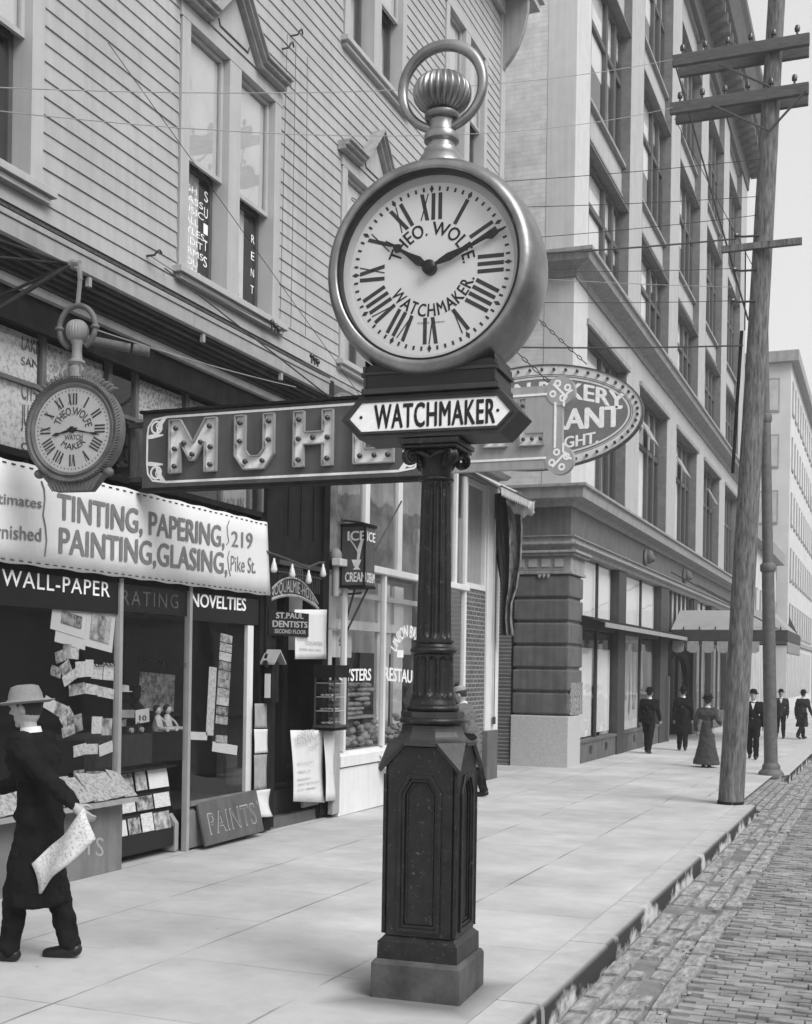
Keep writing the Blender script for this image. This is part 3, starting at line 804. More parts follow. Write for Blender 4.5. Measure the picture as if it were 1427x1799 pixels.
part('minute_marks', mt, m_numeral, case, world=False)
tx = MB()
arc('THEO. WOLFE.', tx, 0, zc, dz, 0.206, -79, 80, 0.080, bold=0.018, gap=1.08)
part('lettering', tx, m_black, case, world=False); tx = MB()
arc('WATCHMAKER.', tx, 0, zc, dz, 0.292, 180 + 66, 180 - 70, 0.076, inward=True, bold=0.018, gap=1.08)
text_y(tx, 'Clock Maker', dz, -0.08, 0.10, zc - 0.335, 0.012, bold=0.0)
part('lettering', tx, m_black, case, world=False)
def hand(ang, L, spade, wd, y):
    a = rad(ang); mb = MB()
    out = [(0, -0.035), (0.018, -0.02), (0.020, 0.03)]
    pr2 = [(0.0, 0.012), (0.10, 0.010), (0.16, wd * 0.9), (0.26, wd * 1.3), (0.36, wd * 1.0), (0.50, wd * 0.62), (spade - 0.06, wd * 0.42), (spade - .04, wd * .8), (spade, wd * 1.35), (spade + .045, wd * 1.0), (spade + .10, wd * 0.42), (1.0, 0.003)]
    pts = [(r_, t * L) for t, r_ in pr2]; pts = pts + [(-r_, z) for r_, z in pts[::-1]]
    mb.prism(pts, y, y - 0.012, lambda u, v, w_: (v * math.sin(a) + u * math.cos(a), w_, zc + v * math.cos(a) - u * math.sin(a)))
    return mb
part('hour_hand', hand(-56.5, 0.345, 0.72, 0.022, -0.146), m_black, case, world=False, bevel=0.002)
part('minute_hand', hand(67.5, 0.52, 0.80, 0.019, -0.162), m_black, case, world=False, bevel=0.002)
hb = MB(); hb.lathe([(0.044, -0.138), (0.044, -0.178), (0.034, -0.188), (0.012, -0.191)], 28, ctr, 'y')
part('hand_hub', hb, m_black, case, world=False, smooth=40)
gl = MB()
for sg in (-1, 1):
    gl.lathe([(0.02, sg * 0.222), (0.30, sg * 0.2195), (0.574, sg * 0.2085)], 64, ctr, 'y', cap=False)
part('dial_glass', gl, m_clear, case, world=False, smooth=60)
# pendant, crown and bow
pn = MB(); pn.lathe([(0.175, 5.215), (0.172, 5.26), (0.158, 5.30), (0.130, 5.345), (0.112, 5.375), (0.112, 5.39), (0.088, 5.40), (0.086, 5.43), (0.112, 5.445), (0.116, 5.465), (0.110, 5.49), (0.085, 5.505), (0.076, 5.545), (0.080, 5.575), (0.104, 5.585), (0.112, 5.600), (0.112, 5.618), (0.098, 5.632), (0.075, 5.64)], 48)
P('pendant', pn, m_brass, smooth=35)
cw = MB(); prof = [(max(0.02, 0.19 * math.cos(t) ** 0.8 if abs(t) < pi / 2 else 0.02), 5.755 + 0.128 * math.sin(t)) for t in [(-pi / 2 + 0.30 + (pi - 0.32) * i / 18) for i in range(19)]]
cw.lathe(prof, 240, rib=lambda a, k_: 1 - 0.12 * (0.5 + 0.5 * math.cos(24 * a)) ** 1.5 * min(1, (18 - k_) / 5))
P('winding_crown', cw, m_brass, smooth=60)
bw = MB(); pts = []
for i in range(49):
    t = rad(-162 + 324 * i / 48); pts.append((0.268 * math.sin(t), 0.0, 5.795 + 0.268 * math.cos(t)))
pts = [(-.07, 0, 5.53)] + pts + [(.07, 0, 5.53)]
bw.tube(pts, [0.028] + [0.033 + 0.004 * math.cos(rad(-162 + 324 * i / 48)) for i in range(49)] + [0.028], 14)
P('bow_ring', bw, m_brass, smooth=60)
# ------------------------------------------------------------------ the clapboard building with its shop fronts
WX = -7.30                                     # face of the clapboards
WB = thing('wooden_building', 'pale clapboard building with shops below and hooded windows above, left of the post clock', 'building', (WX, 15, 0))
def W(name, mb, m, root=None, **k): return part(name, mb, m, root or WB, **k)
Y0, Y1, ZB, ZT = 6.2, 23.30, 6.12, 14.95
bays = [6.84, 11.50, 15.72, 19.90]
floors = [(6.40, 9.15), (10.95, 13.62)]
BW = 2.34
holes = []
for b in bays:
    for (a, c) in floors: holes.append((b - 0.02, b + BW + 0.02, a, c + 0.08))
cb = MB(); z = ZB; course = 0.163
rows = []
while z < ZT:
    z2 = min(z + course, ZT); rows.append((z, z2)); z = z2
for (za, zb) in rows:
    cuts = sorted((h[0], h[1]) for h in holes if h[2] < zb - 0.03 and h[3] > za + 0.03)
    segs, p = [], Y0
    for a, b in cuts:
        if a > p: segs.append((p, a))
        p = max(p, b)
    if p < Y1 - 0.24: segs.append((p, Y1 - 0.24))
    for a, b in segs:
        j = random.uniform(-.0015, .0015)
        cb.prism([(WX - 0.02, za), (WX + 0.017 + j, za), (WX + 0.002 + j, zb), (WX - 0.02, zb)], a, b, lambda u, v, w_: (u, w_, v))
W('clapboards', cb, m_clap)
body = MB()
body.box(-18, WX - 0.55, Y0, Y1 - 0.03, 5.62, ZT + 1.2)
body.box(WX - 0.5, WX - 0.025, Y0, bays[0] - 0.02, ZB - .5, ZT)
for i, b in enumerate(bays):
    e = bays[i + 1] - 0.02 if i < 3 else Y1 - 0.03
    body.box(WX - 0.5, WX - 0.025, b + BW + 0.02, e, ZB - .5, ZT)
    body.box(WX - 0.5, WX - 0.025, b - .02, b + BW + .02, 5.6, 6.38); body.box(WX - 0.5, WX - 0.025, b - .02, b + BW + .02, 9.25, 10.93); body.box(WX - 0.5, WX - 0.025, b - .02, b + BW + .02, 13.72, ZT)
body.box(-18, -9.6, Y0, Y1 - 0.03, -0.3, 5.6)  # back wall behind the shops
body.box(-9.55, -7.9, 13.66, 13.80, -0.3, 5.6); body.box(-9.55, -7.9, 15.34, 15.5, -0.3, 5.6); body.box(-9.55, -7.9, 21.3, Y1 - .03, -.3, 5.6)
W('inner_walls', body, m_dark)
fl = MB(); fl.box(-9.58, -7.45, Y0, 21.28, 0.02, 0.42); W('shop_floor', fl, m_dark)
co = MB(); co.box(WX - 0.03, WX + 0.05, Y1 - 0.235, Y1 + 0.02, ZB - .9, ZT + 0.02); co.box(WX - 0.3, WX - 0.034, Y1 - 0.02, Y1 + 0.05, ZB - .9, ZT)
W('corner_board', co, m_trim, bevel=0.006)
# eaves with a bracket at the corner
ev = MB(); ev.box(WX - .2, WX + 0.62, Y0, Y1 + 0.45, ZT + 0.30, ZT + 0.46); ev.box(WX - .2, WX + 0.70, Y0, Y1 + 0.52, ZT + 0.462, ZT + 0.62); ev.box(WX - .02, WX + 0.10, Y0, Y1 + 0.06, ZT + 0.022, ZT + 0.298)
eo = W('eaves', ev, m_trim, bevel=0.01)
for by in (Y1 - 0.14, Y1 - 4.3, Y1 - 8.5):
    br = MB(); pts = [(0.052, ZT - 1.05)] + [(0.052 + 0.5 * math.sin(t) ** 1.5, ZT - 1.0 + 1.28 * (1 - math.cos(t))) for t in [pi / 2 * i / 8 for i in range(1, 9)]] + [(0.052, ZT + 0.28)]
    br.prism([(WX + u, v) for u, v in pts], by - 0.07, by + 0.07, lambda u, v, w_: (u, w_, v)); W('eaves_bracket', br, m_terra_mid, eo)

def house_window(y, za, zb, hood, sill_h=0.0):
    t1, mid, H = 0.17, 0.27, zb - za
    oA = (y + t1, y + t1 + 0.865); oB = (y + t1 + 0.865 + mid, y + BW - t1)
    zm = za + H * 0.475
    c = MB(); xf = WX + 0.035
    c.box(WX - 0.22, xf, y, oA[0], za, zb); c.box(WX - 0.22, xf, oA[1], oB[0], za, zb); c.box(WX - 0.22, xf, oB[1], y + BW, za, zb)
    c.box(WX - 0.22, xf + 0.004, y - 0.03, y + BW + 0.03, zb + .002, zb + 0.16)
    wn_ = W('window', c, m_trim, bevel=0.004)
    sl = MB(); sl.box(WX - 0.2, WX + 0.13, y - 0.10, y + BW + 0.10, za - 0.075, za - .002); sl.box(WX - .02, WX + 0.085, y - 0.05, y + BW + 0.05, za - 0.135, za - 0.077)
    part('sill', sl, m_trim, wn_, bevel=0.006)
    us, ls = MB(), MB(); xu, xl = WX - 0.075, WX - 0.20
    for a, b in (oA, oB):
        q = [(a + .002, zm), (b - .002, zm), (b - .002, zb - .002), (a + .002, zb - .002)]
        us.ring(q, inset(q, 0.05), xu - 0.02, xu + 0.02, lambda u, v, w_: (w_, u, v))
        q = [(a + .002, za + .002), (b - .002, za + .002), (b - .002, zm + 0.05), (a + .002, zm + 0.05)]
        ls.ring(q, inset(q, 0.055), xl - 0.02, xl + 0.02, lambda u, v, w_: (w_, u, v))
    part('upper_sash', us, m_trim, wn_); part('lower_sash', ls, m_sash, wn_)
    g_ = MB()
    for a, b in (oA, oB):
        g_.add([(xu, a + .04, zm + .04), (xu, b - .04, zm + .04), (xu, b - .04, zb - .04), (xu, a + .04, zb - .04)], [(0, 1, 2, 3)])
        g_.add([(xl, a + .05, za + .05), (xl, b - .05, za + .05), (xl, b - .05, zm + .01), (xl, a + .05, zm + .01)], [(0, 1, 2, 3)])
    part('pane', g_, m_glass_up, wn_)
    bl = MB()
    for a, b in (oA, oB):
        bl.box(xu - 0.045, xu - 0.035, a - .06, b + .06, zm + 0.02, zb + 0.04)
    part('blind', bl, m_blind, wn_)
    if hood:
        c0 = y + BW / 2 - 0.10; zh = zb + 0.17
        path = [(c0 - 1.22, zh), (c0 - 0.57, zh), (c0 - 0.38, zh + 0.20), (c0, zh + 0.62), (c0 + 0.38, zh + 0.20), (c0 + 0.57, zh), (c0 + 1.22, zh)]
        hm = MB()
        for (lo, hi, x1) in ((0.0, 0.055, 0.13), (0.057, 0.10, 0.19), (0.102, 0.125, 0.23)):
            pl = [(a, b + lo) for a, b in path] + [(a, b + hi) for a, b in path[::-1]]
            n = len(path)
            for i in range(n - 1):
                p4 = [path[i], path[i + 1]]
                quad = [(p4[0][0], p4[0][1] + lo), (p4[1][0], p4[1][1] + lo), (p4[1][0], p4[1][1] + hi), (p4[0][0], p4[0][1] + hi)]
                hm.prism(quad, WX + 0.012, WX + x1, lambda u, v, w_: (w_, u, v))
        ho = part('hood', hm, m_terra_mid, wn_)
        ty = MB(); tri = [(c0 - 0.54, zh + 0.005), (c0 + 0.54, zh + 0.005), (c0 + 0.37, zh + 0.195), (c0, zh + 0.60), (c0 - 0.37, zh + 0.195)]
        ty.prism(tri, WX + 0.01, WX + 0.055, lambda u, v, w_: (w_, u, v)); part('tympanum', ty, m_trim, ho)
        dc = MB(); dc.tube([(WX + 0.06, c0 - 0.36, zh + 0.15), (WX + .06, c0 - 0.33, zh + 0.08), (WX + .06, c0 + .33, zh + .08), (WX + .06, c0 + .36, zh + .15)], 0.012, 6); part('incised_line', dc, m_sash, ho)
    return wn_, oA, oB, zm, xl
wins = []
for b in bays:
    for fi, (a, c) in enumerate(floors):
        wins.append(house_window(b, a, c, fi == 0))
# painted advertisement on the lower pane of the second window, curtains behind
wn_, oA, oB, zm, xl = wins[2]
cu = MB()
def wavy(y0, y1, z0, z1, x, amp, n=40, f=9): return lambda u, v: (x + amp * math.sin(u * f * 2 * pi) * (0.4 + 0.6 * (1 - v)), y0 + (y1 - y0) * u, z0 + (z1 - z0) * v)
cu.grid(40, 3, wavy(oA[0] - .03, oA[0] + 0.66, floors[0][0], zm, xl - 0.045, 0.006)); cu.grid(40, 3, wavy(oB[0] - .03, oB[0] + 0.60, floors[0][0], zm, xl - 0.045, 0.012))
part('curtain', cu, m_curtain, wn_, smooth=80)
lw = MB(); ly = oA[0] + 0.08
for k_, (s, a, b) in enumerate((('HIGH', .02, .46), ('CLASS', .0, .60), ('MUSIC', .03, .62), ('IN ALL', .0, .50), ('STYLES', .02, .64), ('CREDIT', .0, .60), ('TERMS', .05, .62), ('IF YOU', .0, .5), ('WISH', .04, .56))):
    text_x(lw, s, xl + 0.006, ly + a, ly + b, zm - 0.24 - k_ * 0.118, 0.075, bold=0.0)
part('painted_lettering', lw, m_letterwhite, wn_); lw = MB()
for k_, ch in enumerate('SUITS'): text_x(lw, ch, xl + 0.006, oA[1] - 0.17, oA[1] - 0.09, zm - 0.24 - k_ * 0.19, 0.12, bold=0.01)
part('painted_lettering', lw, m_letterwhite, wn_); lw = MB()
for k_, ch in enumerate('RENT'): text_x(lw, ch, xl + 0.006, oB[1] - 0.17, oB[1] - 0.09, zm - 0.35 - k_ * 0.21, 0.10, bold=0.01)
part('painted_lettering', lw, m_letterwhite, wn_)
for i in (4, 5, 6, 7, 3):
    wn_, oA, oB, zm, xl = wins[i]; za = floors[i % 2][0]
    cu = MB(); cu.grid(30, 2, wavy(oA[0] - .03, oA[1] + .03, za, zm, xl - 0.10, 0.012)); cu.grid(30, 2, wavy(oB[0] - .03, oB[1] + .03, za, zm, xl - 0.10, 0.012))
    part('curtain', cu, m_curtain if i % 2 else m_blind, wn_, smooth=80)
# a small plant on the sill inside the right-hand pane
wn_, oA, oB, zm, xl = wins[2]
pt = MB()
for _ in range(70):
    q = Vector((xl - 0.05, oB[0] + 0.35 + random.gauss(0, .10), floors[0][0] + 0.17 + random.gauss(0, .07)))
    d = Vector((random.uniform(-.02, .02), random.gauss(0, .03), random.gauss(0, .03))); e = Vector((0, -d.z, d.y)) * .6
    pt.add([q - d, q + e, q + d, q - e], [(0, 1, 2, 3)])
solo('potted_plant', 'small dark leafy plant behind the right pane of the lettered upstairs window', 'plant', pt, mat('dark_leaves', 0.05, 0.8, 0.5, 20.0))

# cornice over the paint shop
cn = MB(); ya, yb = Y0, 14.42
cn.prism([(WX - .02, 6.10), (WX - .02, 6.05), (-6.80, 5.80), (-6.80, 5.83)], ya, yb, lambda u, v, w_: (u, w_, v))
co_ = W('shop_cornice', cn, m_shingle)
fa = MB()
fa.prism([(WX - .02, 6.04), (-6.80, 5.79), (-6.80, 5.745), (-6.84, 5.74), (WX - .02, 5.80)], ya, yb - .002, lambda u, v, w_: (u, w_, v))
fa.prism([(-7.0, 5.735), (-6.815, 5.735), (-6.815, 5.60), (-6.84, 5.59), (-7.0, 5.59)], ya, yb - .004, lambda u, v, w_: (u, w_, v))
part('fascia', fa, m_pale_wood, co_)
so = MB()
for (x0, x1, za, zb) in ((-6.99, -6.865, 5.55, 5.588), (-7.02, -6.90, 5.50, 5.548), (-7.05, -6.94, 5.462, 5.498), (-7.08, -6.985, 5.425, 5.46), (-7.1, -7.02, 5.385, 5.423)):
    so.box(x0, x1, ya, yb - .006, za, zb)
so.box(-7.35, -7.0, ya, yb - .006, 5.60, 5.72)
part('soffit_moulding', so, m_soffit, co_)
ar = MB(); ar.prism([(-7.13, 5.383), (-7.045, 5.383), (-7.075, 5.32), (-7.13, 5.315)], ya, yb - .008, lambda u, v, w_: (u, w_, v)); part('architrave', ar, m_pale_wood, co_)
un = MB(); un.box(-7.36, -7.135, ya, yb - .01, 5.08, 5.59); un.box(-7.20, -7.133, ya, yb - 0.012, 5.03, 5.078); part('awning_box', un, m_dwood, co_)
for y in (9.3, 11.3, 13.1): hk = MB(); hk.box(-6.87, -6.83, y, y + 0.045, 5.50, 5.585); part('awning_hook', hk, m_pale_wood, co_)
rt = MB(); rt.box(-7.3, -6.82, yb + .002, yb + .16, 5.56, 5.80); rt.box(-7.3, -6.92, yb + .002, yb + 0.12, 5.06, 5.555); rt.box(-7.28, -7.0, yb + 0.005, yb + 0.10, 5.81, 5.93); part('end_bracket', rt, m_soffit, co_)
# lower ledge over the restaurant
c2 = MB(); c2.prism([(WX - .02, 6.09), (-7.0, 5.94), (-7.0, 5.87), (-7.08, 5.80), (WX - .02, 5.80)], yb + .18, Y1 + .03, lambda u, v, w_: (u, w_, v)); c2.box(-7.32, -7.2, yb + .18, Y1 - .2, 5.62, 5.798)
W('restaurant_ledge', c2, m_pale_wood)

# ---- paint shop front
SX = -7.28
M1, M2, M3 = 10.50, 11.83, 13.50               # mullions
fr_ = MB()
fr_.box(SX - .05, SX + .015, Y0, M3 + .06, 2.88, 2.96)
fr_.box(SX - .06, SX + .02, M3 - 0.03, M3 + 0.07, 0.0, 3.9)
fr_.box(SX - .05, SX + .012, Y0, M3, 3.90, 3.97)
sf_ = W('shop_front', fr_, m_dwood, bevel=0.004)
for y, zb in ((M1, -0.05), (M2, -0.05)): ml = MB(); ml.box(SX - .04, SX + 0.035, y - .028, y + .028, zb, 2.93); part('mullion', ml, m_pale_wood, sf_, bevel=0.006)
jm = MB(); jm.box(SX - .05, SX - .002, 13.20, 13.34, 0.52, 2.55); part('inner_jamb', jm, m_white, sf_)
def pane_x(X, y0, y1, z0, z1): return MB().add([(X, y0, z0), (X, y1, z0), (X, y1, z1), (X, y0, z1)], [(0, 1, 2, 3)])
for (a, b, z0, z1) in ((Y0, M1 - .03, 0.80, 2.88), (M1 + .03, M2 - .03, 1.0, 2.88), (M2 + .03, 13.36, 0.50, 2.88)):
    part('display_pane', pane_x(SX - .01, a, b, z0, z1), m_glass, sf_)
m_bulk = mat('worn_bulkhead_paint', .17, .7, .2, 4.0, streak=.2)
bk = MB()
bk.box(SX - .05, SX + .10, Y0, M1 - .03, -0.1, 0.66); bk.box(SX - .06, SX + 0.13, Y0, M1 + .03, 0.662, 0.735)
bk.prism([(SX - .04, 0.0), (SX + .03, 0.0), (SX + .03, 0.40), (SX - .04, 0.47)], M2 + .03, M3 - .03, lambda u, v, w_: (u, w_, v)); bk.box(SX - .05, SX + .05, M2 + .03, M3 - .03, 0.472, 0.52)
part('bulkhead', bk, m_bulk, sf_, bevel=0.005)
# sign boards of the shop: WALL-PAPER, DECORATING, NOVELTIES
for (s, pl, pr, pt, a, b, m_, xx) in (('WALL-PAPER', (8, 1028), (192, 1049), (8, 995), Y0, M1 - .03, m_letterwhite, SX + .008),
                                     ('DECORATING', (100, 1043), (313, 1062), (100, 1010), M1 + .03, M2 - .03, m_panel, SX - .004),
                                     ('NOVELTIES', (334, 1065), (430, 1073), (334, 1042), M2 + .03, M3 - .06, m_letterwhite, SX + .008)):
    z0 = 2.56 if s != 'DECORATING' else 2.60
    bd = MB(); bd.box(xx - .02, xx, a, b, z0, 2.875); o = part('sign_board', bd, m_black, sf_)
    t = MB()
    if s == 'DECORATING': text_photo(t, 'RATING', xx + .003, (214, 1062), (313, 1061 + 8), (214, 1036), bold=-0.005, gap=1.25)
    elif s == 'WALL-PAPER': text_photo(t, s, xx + .003, (2, 1028), (192, 1049), (2, 999), bold=0.008, gap=1.1)
    else: text_photo(t, s, xx + .003, pl, pr, pt, bold=0.022)
    part('lettering', t, m_, o)
tg = MB(); text_photo(tg, 'GLASS', SX - .004, (164, 1172), (199, 1171), (164, 1163), bold=0.02); text_photo(tg, 'NOVELTIES', SX - .004, (246, 1165), (330, 1172), (246, 1158), bold=-0.005)
part('window_lettering', tg, m_black, sf_)
# transom windows above the banner, with faded posters and a landscape painted on glass
tr = MB(); yy = [Y0, 8.3, 9.25, 10.28, 10.75, 11.72, 12.5, 13.2, M3]
for y in yy: tr.box(SX - .05, SX + .01, y - .03, y + .03, 3.97, 5.08)
tr.box(SX - .05, SX + .012, Y0, M3, 4.56, 4.60)
to = part('transom', tr, m_mwood, sf_)
part('transom_pane', pane_x(SX - .02, Y0, M3, 3.97, 5.06), m_glass, to)
for k_, (a, b, m_, z0) in enumerate(((8.35, 9.2, m_printlight, 3.97), (9.3, 10.2, m_print, 4.62), (10.8, 11.68, m_print, 4.62), (11.76, 12.46, m_print, 4.62), (10.8, 11.68, m_panel, 3.97), (11.76, 12.46, m_panel, 3.97), (12.54, 13.16, m_oldpaper, 3.97), (9.3, 10.2, m_panel2, 3.97))):
    q = MB(); q.box(SX - .045, SX - .035, a, b, z0, 5.03 if z0 > 4 or k_ in (0,) else 4.54)
    part('transom_picture', q, m_, to)
tl = MB()
text_photo(tl, 'LAKE', SX - .03, (35, 612), (66, 622), (35, 590), bold=0.02)
part('transom_lettering', tl, m_sash, to)
for s, yb_, h in (('CITY', 700, 32), ('SAN', 640, 14), ('JUAN', 745, 36), ('ON', 790, 14), ('42', 818, 15)): tl = MB(); text_photo(tl, s, SX - .03, (36, yb_), (66, yb_ + 7), (36, yb_ - h), bold=0.01); part('transom_lettering', tl, m_sash, to)
tl = MB()
text_photo(tl, 'ALASKAN', SX - .02, (386, 898), (428, 895), (386, 876), bold=-0.005); part('transom_lettering', tl, m_sash, to); tl = MB(); text_photo(tl, '22', SX - .02, (409, 912), (428, 913), (409, 904), bold=0)
part('transom_lettering', tl, m_sash, to)
# pilaster between paint shop and hotel door
pi_ = MB(); pi_.box(SX - .1, SX + .045, M3 + .075, M3 + .22, 0, 5.06); pi_.box(SX - .12, SX + .01, M3 + .222, 13.93, 0, 5.06); pi_.box(SX - .1, SX + .06, M3 + .07, M3 + .24, 0, 0.30)
W('pilaster', pi_, m_dwood, bevel=0.006)

# ---- hotel entrance
HY0, HY1 = 13.95, 15.30
he = MB()
he.box(SX - .12, SX - .02, HY0, HY1, 3.40, 5.6)
for y in (14.25, 14.62, 15.0): he.box(SX - .02, SX + .0, y - .012, y + .012, 3.75, 5.55)
he.box(SX - .3, SX + .02, HY1 - .02, HY1 + .16, 0, 5.6)
ho = W('hotel_entrance', he, m_dwood)
gr = MB(); gr.box(SX - .04, SX + .03, HY0, HY1 - .03, 3.36, 3.42); gr.box(SX - .03, SX + .0, HY0, HY1 - .03, 3.26, 3.28)
y = HY0 + .05
while y < HY1 - .05: gr.box(SX - .02, SX - .008, y, y + .012, 3.05, 3.33); y += 0.055
part('grille', gr, m_bare_iron, ho)
arch = MB(); n = 16; yc = 14.36; hw = 0.76; top, bot = [], []
for i in range(n + 1):
    t = -1 + 2 * i / n; top.append((yc + hw * t, 3.215 - 0.30 * t * t)); bot.append((yc + hw * t, 2.985 - 0.13 * t * t))
arch.prism(top + bot[::-1], SX - .03, SX + .012, lambda u, v, w_: (w_, u, v))
asg = part('arched_sign', arch, m_signgrey, ho)
ae = MB(); ae.tube([(SX + .014, a, b) for a, b in top], 0.013, 6); ae.tube([(SX + .016, a, b - .004) for a, b in bot], 0.022, 6); part('sign_edge', ae, m_terra_mid, asg)
al_ = MB(); text(al_, 'SNOQUALMIE-HOTEL', 1.42, 0.155, lambda u, v: (SX + .0155, yc - .71 + u, 3.025 - (0.15 + .5 * v) * ((u - .71) / .76) ** 2 + v), bold=0.008, gap=1.0); part('lettering', al_, m_panel2, asg)
dd = MB(); dd.box(SX - .42, SX - .36, HY0 + .02, 14.52, 0.05, 2.75)
dr_ = part('door', dd, m_dwood, ho)
dp = MB()
for z0, z1 in ((1.75, 2.62), (1.28, 1.62), (0.70, 1.18), (0.18, 0.60)):
    q = [(HY0 + .10, z0), (14.44, z0), (14.44, z1), (HY0 + .10, z1)]
    dp.ring(q, inset(q, 0.035), SX - .36, SX - .335, lambda u, v, w_: (w_, u, v))
part('door_panel_moulding', dp, m_dwood, dr_, bevel=0.004)
dg = part('door_pane', pane_x(SX - .352, HY0 + .14, 14.40, 1.79, 2.58), m_glass, dr_)
st = MB(); st.box(-9.0, SX - .05, HY0, HY1, -.05, 0.10)
for i in range(8): st.box(-9.4, -8.1 - .16 * i, 14.55, HY1, 0.1 + .17 * i, .265 + .17 * i)
part('step', st, m_mwood, ho)
bd = MB(); bd.box(SX - .03, SX + .0, 14.78, HY1 + .02, 0.16, 0.40); part('lower_board', bd, m_oldpaper, ho)

# ---- restaurant front
RX = -7.18; RY0, RY1 = 15.46, 21.15
rf = MB()
rf.box(RX - .05, RX + .03, RY0, RY0 + .22, 0, 1.30)
rs = MB(); rs.box(RX - .10, RX + .015, RY0 + .22, RY1, 0.20 - .25, 0.62); rs.box(RX - .10, RX + .05, RY0 + .22, RY1, 0.64, 0.78); rs.prism([(RX - .1, 0.782), (RX + .05, 0.782), (RX - .06, 0.86), (RX - .1, 0.86)], RY0 + .22, RY1, lambda u, v, w_: (u, w_, v))
RF = W('restaurant_front', rs, m_white, bevel=0.006)
part('corner_post', rf, m_pale_wood, RF, bevel=0.006)
for y, w_, z0, z1 in ((15.85, .07, .86, 3.47), (17.30, .075, .86, 3.47), (21.10, .10, .2, 5.55), (19.2, .08, .86, 3.47)): po = MB(); po.box(RX - .06, RX + .02, y - w_ / 2, y + w_ / 2, z0, z1); part('post', po, m_white, RF, bevel=0.008)
for y, w_ in ((16.55, .16), (17.85, .17), (19.45, .15), (20.55, .09)): po = MB(); po.box(RX - .06, RX + .02, y - w_ / 2, y + w_ / 2, 3.58, 5.62); part('post', po, m_white, RF, bevel=0.008)
po = MB(); po.box(RX - .07, RX + .06, RY0 + .05, RY1 + .05, 3.475, 3.575)
part('transom_rail', po, m_white, RF, bevel=0.008)
part('restaurant_pane', pane_x(RX - .03, 15.6, RY1 - .04, .86, 3.47), m_glass_rest, RF)
part('upper_pane', pane_x(RX - .03, 15.6, RY1 - .04, 3.58, 5.6), m_glass_rest, RF)
rl = MB()
text_photo(rl, 'OYSTERS', RX - .02, (594, 1197), (650, 1195), (594, 1176), bold=0.03)
part('window_lettering', rl, m_letterwhite, RF); rl = MB()
text_photo(rl, 'RESTAURANT', RX - .02, (674, 1195), (757, 1203), (674, 1172), bold=0.03)
a = on_x(672, 1158, RX); b_ = on_x(727, 1128, RX)
def arcx(mb, txt, cy, cz, r, a0, a1, h, **k):
    wd = rad(a1 - a0) * r
    return text(mb, txt, wd, h, lambda u, v: (RX - .02, cy + (r + v) * math.sin(rad(a0) + u / r) * 1.3, cz + (r + v) * math.cos(rad(a0) + u / r)), **k)
part('window_lettering', rl, m_letterwhite, RF); rl = MB()
arcx(rl, 'UNION BAKERY', on_x(719, 1150, RX).y, on_x(719, 1165, RX).z, 0.42, -72, 72, 0.19, bold=0.03)
rl.box(RX - .021, RX - .019, on_x(700, 1150, RX).y, on_x(711, 1150, RX).y, on_x(700, 1155, RX).z, on_x(700, 1142, RX).z)
part('window_lettering', rl, m_letterwhite, RF)
# inside the restaurant window: white partitions added to imitate bright reflections
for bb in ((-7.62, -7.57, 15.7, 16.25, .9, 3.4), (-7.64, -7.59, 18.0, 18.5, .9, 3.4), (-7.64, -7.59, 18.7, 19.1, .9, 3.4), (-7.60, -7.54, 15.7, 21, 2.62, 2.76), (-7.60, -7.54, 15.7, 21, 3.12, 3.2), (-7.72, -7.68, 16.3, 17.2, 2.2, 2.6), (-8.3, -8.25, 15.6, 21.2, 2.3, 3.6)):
    rp = MB(); rp.box(*bb); part('reflection_partition', rp, m_white, RF)
sh_ = MB(); sh_.box(-7.9, RX - .06, 15.7, 21.0, 0.80, 0.86); sh_.box(-7.6, RX - .08, 15.75, 17.25, 1.30, 1.335); part('display_shelf', sh_, m_pale_wood, RF)
# sheet behind the transom, mottled to imitate reflections in the glass
tcu = MB(); tcu.grid(120, 2, wavy(15.65, RY1 - .1, 3.62, 5.5, RX - .45, 0.03, f=24)); part('transom_reflection_sheet', tcu, mat('painted_reflection_cloth', .17, .6, .75, 2.2), RF, smooth=80)

# ---- brick pier, boarded window and white end post
bp_ = MB(); bp_.box(-7.9, WX + .02, RY1 + .06, 22.62, -0.3, 3.55); W('brick_pier', bp_, m_red_brick)
bw_ = MB(); bw_.box(-7.6, WX - .04, RY1 + .06, 22.62, 3.552, 5.62)
bo = W('boarded_window', bw_, m_pale_wood)
bf = MB(); q = [(RY1 + .1, 3.56), (22.60, 3.56), (22.60, 5.60), (RY1 + .1, 5.60)]; bf.ring(q, inset(q, .10), WX - .04, WX + .03, lambda u, v, w_: (w_, u, v)); part('board_frame', bf, m_white, bo)
wp = MB(); wp.box(-7.7, WX + .06, 22.63, 23.32, 0.85, 5.62); wp.box(-7.7, WX + .10, 23.0, 23.30, -0.3, 5.0)
wpo = W('end_post', wp, m_white, bevel=0.01)
wb_ = MB(); wb_.box(-7.7, WX + .13, 22.55, 23.22, -0.3, 0.86); part('post_base', wb_, m_stone, wpo, bevel=0.01)
bq = MB(); bq.tube([(WX + .10, 23.0, 5.0), (WX + .12, 22.98, 2.4), (WX + .12, 22.98, 1.1)], 0.008, 5); bq.tube([(WX + .12, 22.98, 1.12), (WX + .12, 22.98, 0.98)], 0.035, 8); part('bell_pull', bq, m_bare_iron, wpo)
